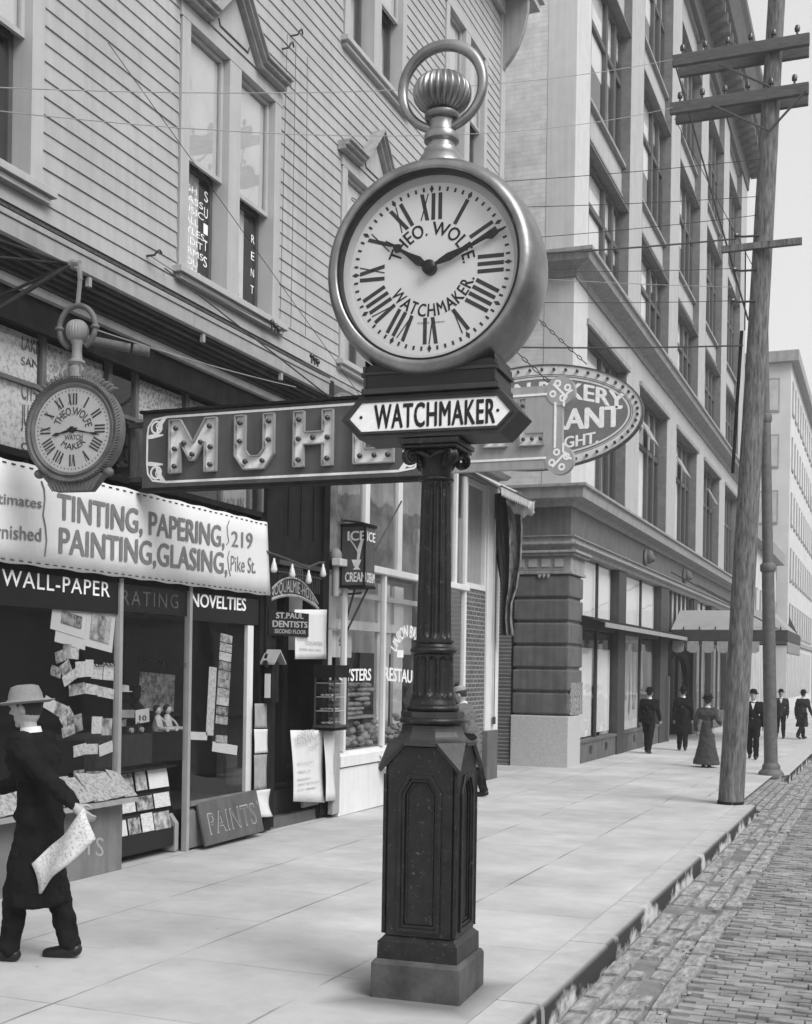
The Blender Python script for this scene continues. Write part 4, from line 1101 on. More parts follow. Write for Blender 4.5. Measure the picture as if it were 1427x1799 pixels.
# ------------------------------------------------------------------ the big stone and terracotta building beyond the alley
BX = -6.60
SB = thing('stone_building', 'tall pale office building with banded dark stone ground floor and deep windows beyond the alley', 'building', (BX, 43, 0))
def T(name, mb, m, root=None, **k): return part(name, mb, m, root or SB, **k)
YF, YE, PIT = 26.62, 60.6, 6.44
bay = [(27.93 + PIT * i, 27.93 + PIT * i + 4.68) for i in range(5)]
flr = [(6.44, 10.08), (11.62, 14.36), (15.62, 19.05), (20.30, 23.6)]
core = MB(); core.box(-19.9, BX - .75, YF + .35, YE, -.3, 27)
T('inner_wall', core, m_dark)
# alley side: fine pale brick above, dark banded stone below
al = MB(); al.box(-20, BX - .40, YF, YF + .34, 6.2, 27.0); T('alley_wall', al, m_upper_brick)
gw = MB(); gw.box(-20, -7.95, YF + .02, YF + .34, -.4, 5.7); T('alley_base_wall', gw, m_red_brick)
# piers
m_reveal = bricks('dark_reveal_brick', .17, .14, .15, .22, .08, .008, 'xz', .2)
edges = [YF] + [e for b in bay for e in b] + [YE]
for i in range(0, len(edges), 2):
    a, b = edges[i], edges[i + 1]
    pi2 = MB(); pi2.box(BX - .7, BX if i else BX + .002, a - (.0 if i else 0.012), b, 6.18, 10.8); pi2.box(BX - .7, BX - .02, a - (.0 if i else .010), b, 11.36, 25.2); T('pier', pi2, m_terra if i else m_terra_pale, bevel=0.02)
for a, b in bay:
    lin = MB(); lin.box(BX - .7, BX - .012, a, b, 10.08, 10.8); T('lintel', lin, m_terra)
    for z0, z1 in ((14.36, 15.62), (19.05, 20.30), (23.6, 25.2)):
        spn = MB(); spn.box(BX - .66, BX - .24, a + .031, b - .031, z0, z1); sp = T('spandrel', spn, m_terra); lines = MB()
        lines.box(BX - .24, BX - .12, a + .032, b - .032, z1 - .10, z1 - .003); lines.box(BX - .24, BX - .19, a + .032, b - .032, z0 + .38, z0 + .46); lines.box(BX - .24, BX - .20, a + .032, b - .032, z0 + .01, z0 + .07); part('string_line', lines, m_terra_mid, sp, bevel=0.01)
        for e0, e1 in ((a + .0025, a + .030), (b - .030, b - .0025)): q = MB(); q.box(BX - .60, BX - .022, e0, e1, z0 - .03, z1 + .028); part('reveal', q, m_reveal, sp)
    lines = MB(); lines.box(BX - .012, BX + .07, a - .12, b + .12, 10.06, 10.20); T('hood_moulding', lines, m_terra_mid, bevel=0.01)
    lines = MB(); lines.box(BX - .10, BX + .05, a + .002, b - .002, 6.18, 6.40); T('window_sill', lines, m_terra_mid, bevel=0.01)
def cornice(name, prof, m, z_any=None, y0=YF, y1=YE):
    """a moulding along the street front that returns along the alley front"""
    mb = MB()
    n = len(prof)
    vs, fs = [], []
    for (o, z) in prof: vs += [(-20, y0 - o, z), (BX + o, y0 - o, z), (BX + o, y1, z)]
    for k in range(n):
        j = (k + 1) % n
        for i in range(2): fs.append((k * 3 + i, k * 3 + i + 1, j * 3 + i + 1, j * 3 + i))
    fs.append(tuple(k * 3 for k in range(n))); fs.append(tuple(k * 3 + 2 for k in range(n))[::-1])
    mb.add(vs, fs); return T(name, mb, m)
cornice('belt_cornice', [(-.3, 5.70), (.05, 5.70), (.10, 5.80), (.33, 5.86), (.36, 6.08), (.42, 6.10), (.42, 6.16), (.02, 6.20), (-.3, 6.20)], m_terra_mid)
cornice('frieze', [(-.35, 5.06), (.0, 5.06), (.0, 5.70), (-.35, 5.70)], m_stone)
cornice('architrave', [(-.35, 4.72), (.02, 4.72), (.06, 4.80), (.16, 4.86), (.16, 4.90), (.04, 4.92), (.04, 5.02), (.10, 5.04), (.10, 5.06), (-.35, 5.06)], m_terra_mid)
cornice('string_cornice', [(-.3, 10.80), (.04, 10.80), (.08, 10.95), (.40, 11.06), (.44, 11.20), (.50, 11.22), (.50, 11.30), (.0, 11.36), (-.3, 11.36)], m_terra_mid)
cornice('roof_cornice', [(-.5, 25.2), (.05, 25.2), (.1, 25.9), (.9, 26.3), (1.15, 26.9), (1.3, 27.1), (1.3, 27.4), (-.5, 27.4)], m_stone)
for i in range(44):
    y = YF + .4 + i * .78; mo = MB(); mo.box(BX + .1, BX + .8, y, y + .3, 25.85, 26.22); T('modillion', mo, m_stone)
# windows
win_glass = m_glass_up
m_glass_street = glass('street_glass', 1.6)
m_ironfront = mat('dark_shop_iron', .04, .55, .3, 5.0)
for fi, (z0, z1) in enumerate(flr):
    for bi, (a, b) in enumerate(bay):
        f = MB(); x0 = BX - .33
        zt = z0 + (z1 - z0) * 0.62
        wdt = b - a; q = [(a + .002, z0 + .002), (b - .002, z0 + .002), (b - .002, z1 - .002), (a + .002, z1 - .002)]
        f.ring(q, inset(q, .14), x0 - .06, x0 + .06, lambda u, v, w_: (w_, u, v))
        c = [a + wdt * k for k in (.585, .80)]; sp3 = [(a, c[0]), (c[0], c[1]), (c[1], b)]
        for y in c: f.box(x0 - .05, x0 + .065, y - .11, y + .11, z0 + .14, z1 - .14)
        f.box(x0 - .04, x0 + .05, a + .14, b - .14, zt - .07, zt + .07)
        wo = T('window', f, m_sash)
        rv = MB(); x9 = BX - .022
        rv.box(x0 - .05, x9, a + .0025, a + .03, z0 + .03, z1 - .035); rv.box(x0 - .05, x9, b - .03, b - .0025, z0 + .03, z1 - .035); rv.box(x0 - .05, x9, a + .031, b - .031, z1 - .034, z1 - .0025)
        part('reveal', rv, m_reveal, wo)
        part('pane', pane_x(x0, a + .1, b - .1, z0 + .1, z1 - .1), win_glass, wo)
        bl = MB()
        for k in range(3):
            r_ = (.93 if fi < 2 else .6) if k == 0 else random.choice((.18, .38, .5, .3)); bl.box(x0 - .05, x0 - .04, sp3[k][0] + .1, sp3[k][1] - .1, z1 - .1 - (z1 - z0) * r_, z1 - .1)  # the long leftmost blinds imitate sky reflected in the panes
        part('blind', bl, m_shade_reflect, wo)
        if fi == 0 and bi in (1, 2, 3):         # tilted sashes standing ajar
            s_ = MB(); k = (0, 0, 1)[bi - 1]; ya, yb = sp3[k][0] + (1.3 if k == 0 else .16), sp3[k][1] - .16
            s_.add([(x0 + .07, ya, zt + .75), (x0 + .07, yb, zt + .75), (x0 + .42, yb, zt + .12), (x0 + .42, ya, zt + .12)], [(0, 1, 2, 3)]); part('open_sash', s_, m_oldpaper, wo, thick=0.04)
# corner pier of banded stone
qn = MB(); zc_ = [1.04, 1.565, 2.09, 2.615, 3.14, 3.665, 4.20]
qn.box(-7.85, BX - .05, YF + .06, 27.85, .9, 4.7)
for za, zb in zip(zc_, zc_[1:]):
    qn.box(-7.90, BX, YF, 27.9, za + .03, zb - .03)
T('banded_pier', qn, m_stone, bevel=0.035)
ba = MB(); ba.box(-7.92, BX + .02, YF - .03, 27.75, -.4, 1.03); T('granite_base', ba, m_granite, bevel=0.02)
ca = MB(); ca.box(-7.92, BX + .05, YF - .05, 27.93, 4.20, 4.27); ca.box(-7.92, BX + .02, YF - .02, 27.92, 4.272, 4.60); ca.box(-7.95, BX + .12, YF - .12, 27.95, 4.602, 4.66); ca.box(-7.95, BX + .18, YF - .18, 27.96, 4.662, 4.72)
cao = T('pier_capital', ca, m_terra_mid, bevel=0.012)
dn_ = MB()
for x in (-7.75, -7.45, -7.15, -6.85): dn_.box(x - .1, x + .1, YF - .045, YF - .022, 4.36, 4.54)
for x in (-7.3, -7.2, -7.1): dn_.lathe([(.05, 4.19), (.03, 4.14), (.0, 4.10)], 8, (x, YF - .03, 0))
part('capital_ornament', dn_, m_granite, cao)
# street level shop windows
gl_b = [(27.95, 32.05), (33.0, 38.5), (46.3, 50.2), (51.0, 55.2), (56.0, 60.4)]
for a, b in zip([32.05, 38.5, 45.4, 50.2, 55.2], [33.0, 39.9, 46.3, 51.0, 56.0]): gfd = MB(); gfd.box(BX - .25, BX - .02, a, b, -.4, 4.72); T('iron_pilaster', gfd, m_ironfront)
for a, b in gl_b:
    gf = MB(); gf.box(BX - .25, BX - .06, a, b, -.5, .34); gf.box(BX - .22, BX - .03, a, b, .342, .41); T('bulkhead', gf, m_stone)
for a, b in gl_b:
    for q_ in (.3, .72): y = a + (b - a) * q_; vt = MB(); vt.box(BX - .06, BX - .045, y - .13, y + .13, .06, .24); T('vent', vt, m_black)
for a, b in gl_b:
    f = MB(); m_ = (a + b) / 2
    f.box(BX - .2, BX - .10, a, b, 3.05, 3.36)
    for y in ((m_,) if b < 40 else (m_,)): f.box(BX - .19, BX - .12, y - .04, y + .04, .41, 3.05); f.box(BX - .19, BX - .12, y - .025, y + .025, 3.36, 4.72)
    wo = T('shop_window', f, m_ironfront)
    part('pane', pane_x(BX - .16, a, b, .41, 3.05), m_glass_street, wo); part('transom_pane', pane_x(BX - .16, a, b, 3.36, 4.72), m_glass_street, wo)
    if a < 30:
        c = MB(); c.grid(60, 2, wavy(a + .1, m_ - .15, .45, 2.85, BX - .22, .006)); c.grid(60, 2, wavy(m_ + .1, b - .1, .5, 2.75, BX - .22, .006)); part('window_shade', c, m_shade_reflect, wo, smooth=80)
        c2 = MB(); c2.grid(60, 2, wavy(a + .05, b - .05, 2.6, 3.05, BX - .20, .015, f=20)); part('valance', c2, m_canvasdark, wo, smooth=80)
    else:
        c = MB()
        for k in range(9):
            y = a + .3 + (b - a - .6) * k / 8; c.grid(6, 8, lambda u, v, y=y, k=k: (BX - .55 - .1 * (k % 2), y - .13 + .26 * u + .06 * math.sin(v * 5 + k), .9 + (k % 3) * .3 + (2.0 - (k % 3) * .3) * v))
        part('hanging_garment', c, m_print, wo, smooth=80, thick=0.03)
    c = MB(); c.box(BX - .74, BX - .70, a, b, .3, 3.3); part('back_curtain', c, m_blind if a < 45 else m_oldpaper, wo); c = MB(); c.box(BX - .27, BX - .26, a, b, 3.37, 4.71); part('transom_sky_sheet', c, m_shade_reflect, wo)  # white sheet behind the transom stands in for reflected sky
for y in [38.9 + .9 * i for i in range(8)]: dm = MB(); dm.box(BX - .14, BX - .06, y - .05, y + .05, 3.36, 4.72); T('transom_bar', dm, m_ironfront)
c = MB(); c.box(BX - .27, BX - .26, 39.9, 45.4, 3.37, 4.71); T('entrance_sky_sheet', c, m_shade_reflect)  # white sheet imitating sky reflected in the entrance transom
part('entrance_transom_pane', pane_x(BX - .16, 39.9, 45.4, 3.36, 4.72), m_glass_street, SB)
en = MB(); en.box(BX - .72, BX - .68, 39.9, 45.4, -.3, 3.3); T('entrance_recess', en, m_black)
ea = MB(); n = 14; o_, i_ = [], []
for k in range(n + 1):
    t = pi * k / n; o_.append((42.65 - 2.6 * math.cos(t), 2.0 + 1.15 * math.sin(t))); i_.append((42.65 - 2.1 * math.cos(t), 1.8 + .85 * math.sin(t)))
for k in range(n): ea.prism([o_[k], o_[k + 1], i_[k + 1], i_[k]], BX - .3, BX - .12, lambda u, v, w_: (w_, u, v))
for s_ in (0, n): ea.prism([(o_[s_][0], -.3), (i_[s_][0], -.3), i_[s_], o_[s_]], BX - .3, BX - .12, lambda u, v, w_: (w_, u, v))
T('entrance_arch', ea, m_dwood)
rn = MB(); rn.box(BX - .3, BX + .05, 39.75, 39.95, -.3, 1.9); T('entrance_post', rn, m_mwood)
aw = MB(); aw.prism([(BX - .1, 3.36), (BX + .55, 3.16), (BX + .55, 3.12), (BX - .1, 3.28)], 27.75, 39.95, lambda u, v, w_: (u, w_, v))
T('narrow_awning', aw, m_dwood)
ae = MB(); ae.box(BX + .552, BX + .58, 27.75, 39.95, 3.06, 3.17); T('awning_fascia', ae, m_pale_wood)
for y in (35.4, 42.6):
    ft = MB(); ft.ball((BX + .15, y, 5.36), (.13, .15, .2), 12, 8); ft.ball((BX + .24, y, 5.30), (.09, .09, .1), 10, 7); ft.ball((BX + .05, y, 5.34), (.08, .25, .26), 12, 8); T('lion_boss', ft, m_stone, smooth=60)
ph = MB(); ph.box(BX + .002, BX + .03, 26.75, 27.85, 1.05, 1.78); tag(solo('framed_picture', 'framed dark picture fixed low on the side of the banded corner pier', 'picture', ph, m_printdark), 'framed dark picture fixed low on the side of the banded corner pier', 'picture')

# glass-roofed entrance marquee over the sidewalk
MQ = thing('entrance_marquee', 'pale hipped marquee with glass valance over the far entrance', 'marquee', (-4.8, 43, 0))
mx0, mx1, my0, my1 = BX + .05, -2.95, 40.0, 46.0
m_ = MB(); r0 = 3.42
m_.add([(mx0, my0, r0), (mx1, my0, r0), (mx1, my1, r0), (mx0, my1, r0), (mx0 + .02, my0 + 1.6, 4.12), (mx1 - .7, my0 + 1.6, 4.12), (mx1 - .7, my1 - 1.6, 4.12), (mx0 + .02, my1 - 1.6, 4.12)],
       [(0, 1, 5, 4), (1, 2, 6, 5), (2, 3, 7, 6), (4, 5, 6, 7), (0, 3, 2, 1), (0, 4, 7, 3)])
part('roof', m_, m_metalroof, MQ)
m_ = MB(); q = [(mx0, my0 - .02), (mx1 + .02, my0 - .02), (mx1 + .02, my1 + .02), (mx0, my1 + .02)]
m_.ring(q, inset(q, .14), 3.06, 3.41, lambda u, v, w_: (u, v, w_)); part('fascia', m_, m_ironfront, MQ, bevel=0.02)
m_ = MB(); m_.box(mx0 + .15, mx1 - .13, my0 + .13, my1 - .13, 3.10, 3.14); part('ceiling', m_, m_stone, MQ)
x = mx0 + .05
while x < mx1 - .3: m_ = MB(); m_.prism([(x, 3.05), (x + .36, 3.05), (x + .36, 2.74), (x + .26, 2.68), (x + .1, 2.68), (x, 2.74)], my0 - .01, my0 + .03, lambda u, v, w_: (u, w_, v)); part('glass_valance', m_, m_oldpaper, MQ); x += .47
y = my0 + .2
while y < my1 - .4: m_ = MB(); m_.prism([(y, 3.05), (y + .36, 3.05), (y + .36, 2.74), (y + .26, 2.68), (y + .1, 2.68), (y, 2.74)], mx1 - .02, mx1 + .02, lambda u, v, w_: (w_, u, v)); part('glass_valance', m_, m_oldpaper, MQ); y += .47
for k in range(7): fi = MB(); x = mx0 + .4 + k * .5; fi.tube([(x, my0, r0), (x, my0, r0 + .1)], .025, 6); part('finial', fi, m_sash, MQ)
fi = MB()
fi.prism([(mx1 - .35, 3.42), (mx1 + .0, 3.42), (mx1 - .3, 4.05)], my1 - 1.2, my1 - 1.1, lambda u, v, w_: (u, w_, v)); part('finial', fi, m_sash, MQ)
fi = MB()
for y in (my0 + .1, my1 - .1): fi.tube([(mx1 - .2, y, 3.4), (BX - .02, y, 5.3)], .025, 6)
part('stay_rod', fi, m_wire, MQ)
# ------------------------------------------------------------------ signs
# white canvas banner
bz0, bz1, by0, by1 = 2.93, 3.83, 6.3, 13.45
b = MB(); b.grid(90, 4, lambda u, v: (SX + .10 + .004 * math.sin(u * 31) * math.sin(v * 3) + (.3 * (1 - v)) * max(0, u - .97), by0 + (by1 + .10 * (1 - v) - by0) * u, bz0 + (bz1 - bz0) * v + .006 * math.sin(u * 90)))
BN = solo('canvas_banner', 'long white canvas banner lettered TINTING, PAPERING across the paint shop', 'banner', b, m_banner, smooth=80, thick=0.012)
t = MB(); X = SX + .1125
text_photo(t, 'TINTING, PAPERING,', X, (97, 911), (391, 961), (97, 866), bold=0.03)
text_photo(t, 'PAINTING,GLASING,', X, (100, 971), (396, 1008), (99, 926), bold=0.03)
text_photo(t, '219', X, (405, 960), (442, 963), (405, 933), bold=0.02)
text_photo(t, 'Pike St.', X, (405, 1003), (449, 1007), (405, 976), bold=0.005)
text_photo(t, 'Estimates', X, (-28, 881), (72, 893), (-28, 862), bold=0.01)
text_photo(t, 'Furnished', X, (-38, 942), (71, 951), (-38, 917), bold=0.01)
def brace(pts): t.tube([on_x(px, py, X) for px, py in pts], 0.008, 4)
brace([(73, 845), (78, 860), (79, 878), (76, 905), (80, 925), (82, 950), (79, 978)])
brace([(403, 915), (399, 925), (400, 940), (402, 952), (398, 957)]); brace([(403, 968), (400, 980), (402, 1000), (405, 1012)])
part('lettering', t, m_bantext, BN)
st = MB(); y = by0
while y < by1: st.box(SX + .104, SX + .112, y, y + .05, bz1 - .035, bz1 - .025); st.box(SX + .104, SX + .112, y, y + .05, bz0 + .022, bz0 + .03); y += .12
part('stitching', st, m_soffit, BN)

# channel letters with lamps
def channel(strokes, Y, h, deep, mletter, root, x, z, bulbs, wall=0.012):
    """letter of open troughs: strokes are outlines in the letter's own units (x right, z up, height 1)"""
    f = MB(); e = MB()
    for poly in strokes:
        pts = [(x + u * h, z + v * h) for u, v in poly]
        f.prism(pts, Y - .004, Y - .010, lambda u, v, w_: (u, w_, v))
    o = part('letter', f, mletter, root)
    return o
def letter_sign(s, Y, xs, z0, h, root, mface, mtray, depth=0.052):
    L = {'M': ([(0, 0), (.24, 0), (.24, .56), (.45, .22), (.55, .22), (.76, .56), (.76, 0), (1, 0), (1, 1), (.77, 1), (.5, .55), (.23, 1), (0, 1)], [(.12, .12), (.12, .45), (.14, .84), (.32, .55), (.5, .33), (.68, .55), (.86, .84), (.88, .45), (.88, .12)]),
         'U': ([(0, 1), (0, .26), (.24, 0), (.76, 0), (1, .26), (1, 1), (.74, 1), (.74, .36), (.62, .24), (.38, .24), (.26, .36), (.26, 1)], [(.13, .86), (.13, .52), (.28, .14), (.72, .14), (.87, .52), (.87, .86)]),
         'H': ([(0, 0), (.26, 0), (.26, .40), (.74, .40), (.74, 0), (1, 0), (1, 1), (.74, 1), (.74, .62), (.26, .62), (.26, 1), (0, 1)], [(.13, .12), (.13, .5), (.13, .85), (.5, .51), (.87, .85), (.87, .5), (.87, .12)]),
         'L': ([(0, 0), (1, 0), (1, .26), (.26, .26), (.26, 1), (0, 1)], [(.13, .85), (.13, .5), (.17, .13), (.53, .13), (.87, .13)]),
         'O': ([(.2, 0), (.8, 0), (1, .2), (1, .8), (.8, 1), (.2, 1), (0, .8), (0, .2)], [(.13, .5), (.87, .5), (.3, .13), (.7, .13), (.3, .87), (.7, .87)]),
         'T': ([(.38, 0), (.62, 0), (.62, .76), (1, .76), (1, 1), (0, 1), (0, .76), (.38, .76)], [(.5, .12), (.5, .5), (.5, .87), (.13, .87), (.87, .87)]),
         'E': ([(0, 0), (1, 0), (1, .24), (.26, .24), (.26, .40), (.8, .40), (.8, .60), (.26, .60), (.26, .76), (1, .76), (1, 1), (0, 1)], [(.13, .12), (.13, .5), (.13, .87), (.6, .12), (.6, .5), (.6, .87)])}
    for ch, (xa, xb) in zip(s, xs):
        poly, bl = L[ch]; wd = xb - xa
        P_ = lambda u, v: (xa + u * wd, z0 + v * h)
        pts = [P_(*p) for p in poly]
        f = MB(); f.prism(pts, Y - .002, Y - .012, lambda u, v, w_: (u, w_, v))
        if ch == 'O': f = MB(); f.ring(pts, [P_(.5 + (u - .5) * .5, .5 + (v - .5) * .5) for u, v in poly], Y - .002, Y - .012, lambda u, v, w_: (u, w_, v))
        o = part('letter', f, mface, root)
        e = MB(); n = len(pts)
        for i in range(n):                      # trough walls round the outline
            p, q = Vector(pts[i]), Vector(pts[(i + 1) % n]); d = (q - p)
            if d.length < 1e-6: continue
            d.normalize(); nn = Vector((-d.y, d.x)) * .006
            e.prism([(p.x + nn.x, p.y + nn.y), (q.x + nn.x, q.y + nn.y), (q.x - nn.x, q.y - nn.y), (p.x - nn.x, p.y - nn.y)], Y - .012, Y - depth, lambda u, v, w_: (u, w_, v))
        part('letter_rim', e, mtray, o)
        for u, v in bl:
            q = P_(u, v); b2 = MB(); b2.ball((q[0], Y - .050, q[1]), .026, 12, 8); b2.lathe([(.014, Y - .035), (.014, Y - .012)], 8, (q[0], 0, q[1]), 'y')
            part('bulb', b2, m_bulb, o, smooth=60)
MY = 10.62
def at(px, py, Y): p = on_y(px, py, Y); return (p.x, p.z)
MS = thing('projecting_sign', 'long dark projecting sign with MUHL in lamp-studded white letters', 'sign', (-5.6, MY, 4.0))
xa, xb = at(250, 790, MY)[0], at(752, 780, MY)[0]
z_t, z_b = at(250, 728, MY)[1], at(257, 858, MY)[1]
p = MB(); p.box(xa, xb, MY, MY + .10, z_b, z_t); part('panel', p, m_panel, MS, bevel=0.006)
p = MB(); p.box(xa - .02, xb + .02, MY - .035, MY + .13, z_b - .035, z_b - .002); p.box(xa - .02, xb + .02, MY - .035, MY + .13, z_t + .002, z_t + .03); part('frame', p, m_dwood, MS, bevel=0.004)
gd = MB()
cx0, cx1, cz0, cz1 = xa + .06, xb - .06, z_b + .055, z_t - .045
gd.box(cx0 + .22, cx1 - .22, MY - .003, MY - .001, cz1 - .012, cz1 + .012); gd.box(cx0 + .22, cx1 - .22, MY - .003, MY - .001, cz0 - .012, cz0 + .012)
gd.box(cx0 - .010, cx0 + .010, MY - .003, MY - .001, cz0 + .2, cz1 - .2); gd.box(cx1 - .010, cx1 + .010, MY - .003, MY - .001, cz0 + .2, cz1 - .2)
def flat(mb, pts, r, Y, d=0.003):              # painted line on a face turned to the camera
    pts = [Vector(q) for q in pts]; n = len(pts); L_, R_ = [], []
    for i, q in enumerate(pts):
        t = (pts[min(i + 1, n - 1)] - pts[max(i - 1, 0)]).normalized(); nn = Vector((-t.y, t.x)) * (r[i] if isinstance(r, list) else r)
        L_.append(q + nn); R_.append(q - nn)
    vs = [(q.x, Y - d, q.y) for q in L_ + R_]
    mb.add(vs, [(i, i + 1, n + i + 1, n + i) for i in range(n - 1)])
def scroll(mb, x, z, sx, sz, Y, k=1.0):        # corner ornament: ring, curl and leaf
    c = (x + sx * .11 * k, z + sz * .10 * k)
    flat(mb, [(c[0] + .06 * k * math.cos(a), c[1] + .06 * k * math.sin(a)) for a in [2 * pi * i / 20 for i in range(21)]], .011 * k, Y)
    flat(mb, [(c[0] + .028 * k + .03 * k * math.cos(a), c[1] - sz * .01 + .03 * k * math.sin(a)) for a in [2 * pi * i / 16 for i in range(17)]], .007 * k, Y, .0035)
    flat(mb, [(x + sx * (.10 + .14 * t) * k, z + sz * (.19 * (1 - t) ** 2 - .0) * k) for t in [i / 10 for i in range(11)]], [.005 + .018 * math.sin(pi * i / 10) for i in range(11)], Y, .004)
    flat(mb, [(x + sx * (.0 + .19 * t ** 2) * k, z + sz * (.20 - .02 * t + .0) * k) for t in [i / 10 for i in range(11)]], [.008 + .014 * math.sin(pi * i / 10) for i in range(11)], Y, .0045)
    flat(mb, [(x + sx * .0, z + sz * .20 * k), (x + sx * .015, z + sz * .09 * k), (x + sx * .07 * k, z + sz * .02), (x + sx * .22 * k, z)], .010, Y, .005)
for (x, z, sx, sz) in ((cx0, cz1, 1, -1), (cx0, cz0, 1, 1), (cx1, cz1, -1, -1), (cx1, cz0, -1, 1)): scroll(gd, x, z, sx, sz, MY)
part('painted_border', gd, m_letterwhite, MS)
lx = [(at(a, 790, MY)[0], at(b, 790, MY)[0]) for a, b in ((301, 383), (416, 484), (519, 587), (624, 694))]
letter_sign('MUHL', MY, lx, at(300, 833, MY)[1] + .005, at(300, 741, MY)[1] - at(300, 833, MY)[1], MS, m_letterwhite, m_pale_wood)
br = MB(); br.bar((WX, MY + .05, z_t - .1), (xa, MY + .05, z_t - .1), .05); part('wall_bracket', br, m_bare_iron, MS); br = MB(); br.bar((WX, MY + .05, z_b + .1), (xa, MY + .05, z_b + .1), .05); part('wall_bracket', br, m_bare_iron, MS)
br = MB(); br.tube([(xb - 1.0, MY + .05, z_t + .02), (WX + .03, MY + .6, 6.3)], .008, 5); part('stay_wire', br, m_wire, MS)

HY = 14.95
HS = thing('lobed_sign', 'grey projecting sign with round lobed corners behind the dark lamp-lettered sign', 'sign', (-5.4, HY, 5.0))
hx0, hx1, hz0, hz1 = -7.0, at(988, 750, HY)[0], at(900, 828, HY)[1] + .02, at(920, 680, HY)[1]
lr = .185
p = MB(); p.box(hx0 + .05, hx1, HY, HY + .09, hz0, hz1)
for i, (x, z) in enumerate(((hx0 + .12, hz0 + .10), (hx0 + .12, hz1 - .08), (hx1 - .03, hz0 + .10), (hx1 - .03, hz1 - .08))): p.lathe([(lr, HY - .004 - .0015 * i), (lr, HY + .094 + .0015 * i)], 36, (x, 0, z), 'y')
part('panel', p, m_panel2, HS)
g2 = MB()
for z in (hz0 + .13, hz1 - .11): g2.box(hx0 + .25, hx1 - .2, HY - .0105, HY - .002, z - .014, z + .014)
for x in (hx0 + .18, hx1 - .09): g2.box(x - .014, x + .014, HY - .0105, HY - .002, hz0 + .25, hz1 - .22)
for x, sx in ((hx0 + .12, 1), (hx1 - .03, -1)):
    for z, sz in ((hz0 + .10, 1), (hz1 - .08, -1)):
        for a in (20, 110, 200, 290):
            q = (x + .10 * math.cos(rad(a)), z + .10 * math.sin(rad(a)))
            flat(g2, [(q[0] + .034 * math.cos(t), q[1] + .034 * math.sin(t)) for t in [2 * pi * i / 14 for i in range(15)]], .013, HY, .0112)
        flat(g2, [(x - .09 * sx, z + .09 * sz), (x, z), (x + .09 * sx, z - .09 * sz)], .014, HY, .0118)
        flat(g2, [(x - sx * .16, z + sz * .0), (x - sx * .10, z + sz * .03), (x - sx * .05, z + sz * .10), (x - sx * .05, z + sz * .2)], .014, HY, .0122)
part('painted_border', g2, m_letterwhite, HS)
hz = at(900, 785, HY)[1]; hh = at(900, 712, HY)[1] - hz
lx = []
xr = at(957, 785, HY)[0]
for k in range(5): lx.append((xr - .32 - (4 - k) * .48, xr - (4 - k) * .48))
letter_sign('HOTEL', HY - .008, lx, hz, hh + .06, HS, m_letterwhite, m_pale_wood)
ch = MB()
def chain(a, b, root, nm='chain'):
    a, b = Vector(a), Vector(b); n = int((b - a).length / .11); mb = MB(); d = (b - a).normalized(); s_ = d.cross(Vector((0, 1, 0))).normalized(); u_ = s_.cross(d)
    for i in range(n):
        c = a + d * (.055 + i * .11); e = s_ if i % 2 else u_
        mb.tube([c + d * .06 * math.cos(t) + e * .018 * math.sin(t) for t in [2 * pi * j / 8 for j in range(8)]], .007, 5, closed=True)
    part(nm, mb, m_wire, root)
chain((hx1 - .12, HY + .04, hz1 - .02), (WX + .03, HY + 1.0, 8.8), HS)

OY = 16.5
OS = thing('oval_sign', 'oval restaurant sign with a white lamp-studded border behind the lobed sign', 'sign', (-4.6, OY, 5.0))
orx = at(1130, 717, OY)[0]; otz = at(985, 638, OY)[1]; ocx, ocz = -4.62, 5.575; rx, rz = orx - ocx, otz - ocz
ell = lambda k, n=72: [(ocx + (rx - k) * math.cos(2 * pi * i / n), ocz + (rz - k) * math.sin(2 * pi * i / n)) for i in range(n)]
p = MB(); p.prism(ell(0), OY, OY + .10, lambda u, v, w_: (u, w_, v)); part('panel', p, m_white, OS)
p = MB(); p.prism(ell(.155), OY - .004, OY - .001, lambda u, v, w_: (u, w_, v)); fo = part('field', p, m_oval, OS)
p = MB(); p.ring(ell(.135), ell(.142), OY - .003, OY - .001, lambda u, v, w_: (u, w_, v)); p.ring(ell(-.004), ell(.012), OY - .014, OY + .112, lambda u, v, w_: (u, w_, v)); part('rim', p, m_sash, OS)
p = MB(); p.ring(ell(.175), ell(.200), OY - .007, OY - .0045, lambda u, v, w_: (u, w_, v)); part('inner_line', p, m_white, OS)
for i in range(52):
    a = 2 * pi * (i + .5) / 52; q = MB(); q.lathe([(.017, OY - .012), (.022, OY - .03), (.012, OY - .05)], 8, (ocx + (rx - .07) * math.cos(a), 0, ocz + (rz - .07) * math.sin(a)), 'y'); q.lathe([(.02, OY - .001), (.02, OY - .012)], 8, (ocx + (rx - .07) * math.cos(a), 0, ocz + (rz - .07) * math.sin(a)), 'y')
    part('bulb', q, m_bulb, OS, smooth=60)
p = MB()
def bow(s, w_, zc_, rise, h, **k): text(p, s, w_, h, lambda u, v: (ocx - w_ / 2 + u, OY - .0055, zc_ - rise * ((u - w_ / 2) / (w_ / 2)) ** 2 + v * (1 + .0 * u)), **k)
bow('UNION BAKERY', 2.40, ocz + .275, .24, .215, bold=0.03)
part('lettering', p, m_letterwhite, OS); p = MB()
text_y(p, 'RESTAURANT', OY - .0055, ocx - 1.16, ocx + 1.16, ocz - .19, .275, bold=0.035)
part('lettering', p, m_letterwhite, OS); p = MB()
bow('DAY AND NIGHT.', 1.70, ocz - .46, -.06, .15, bold=0.03)
part('lettering', p, m_letterwhite, OS)
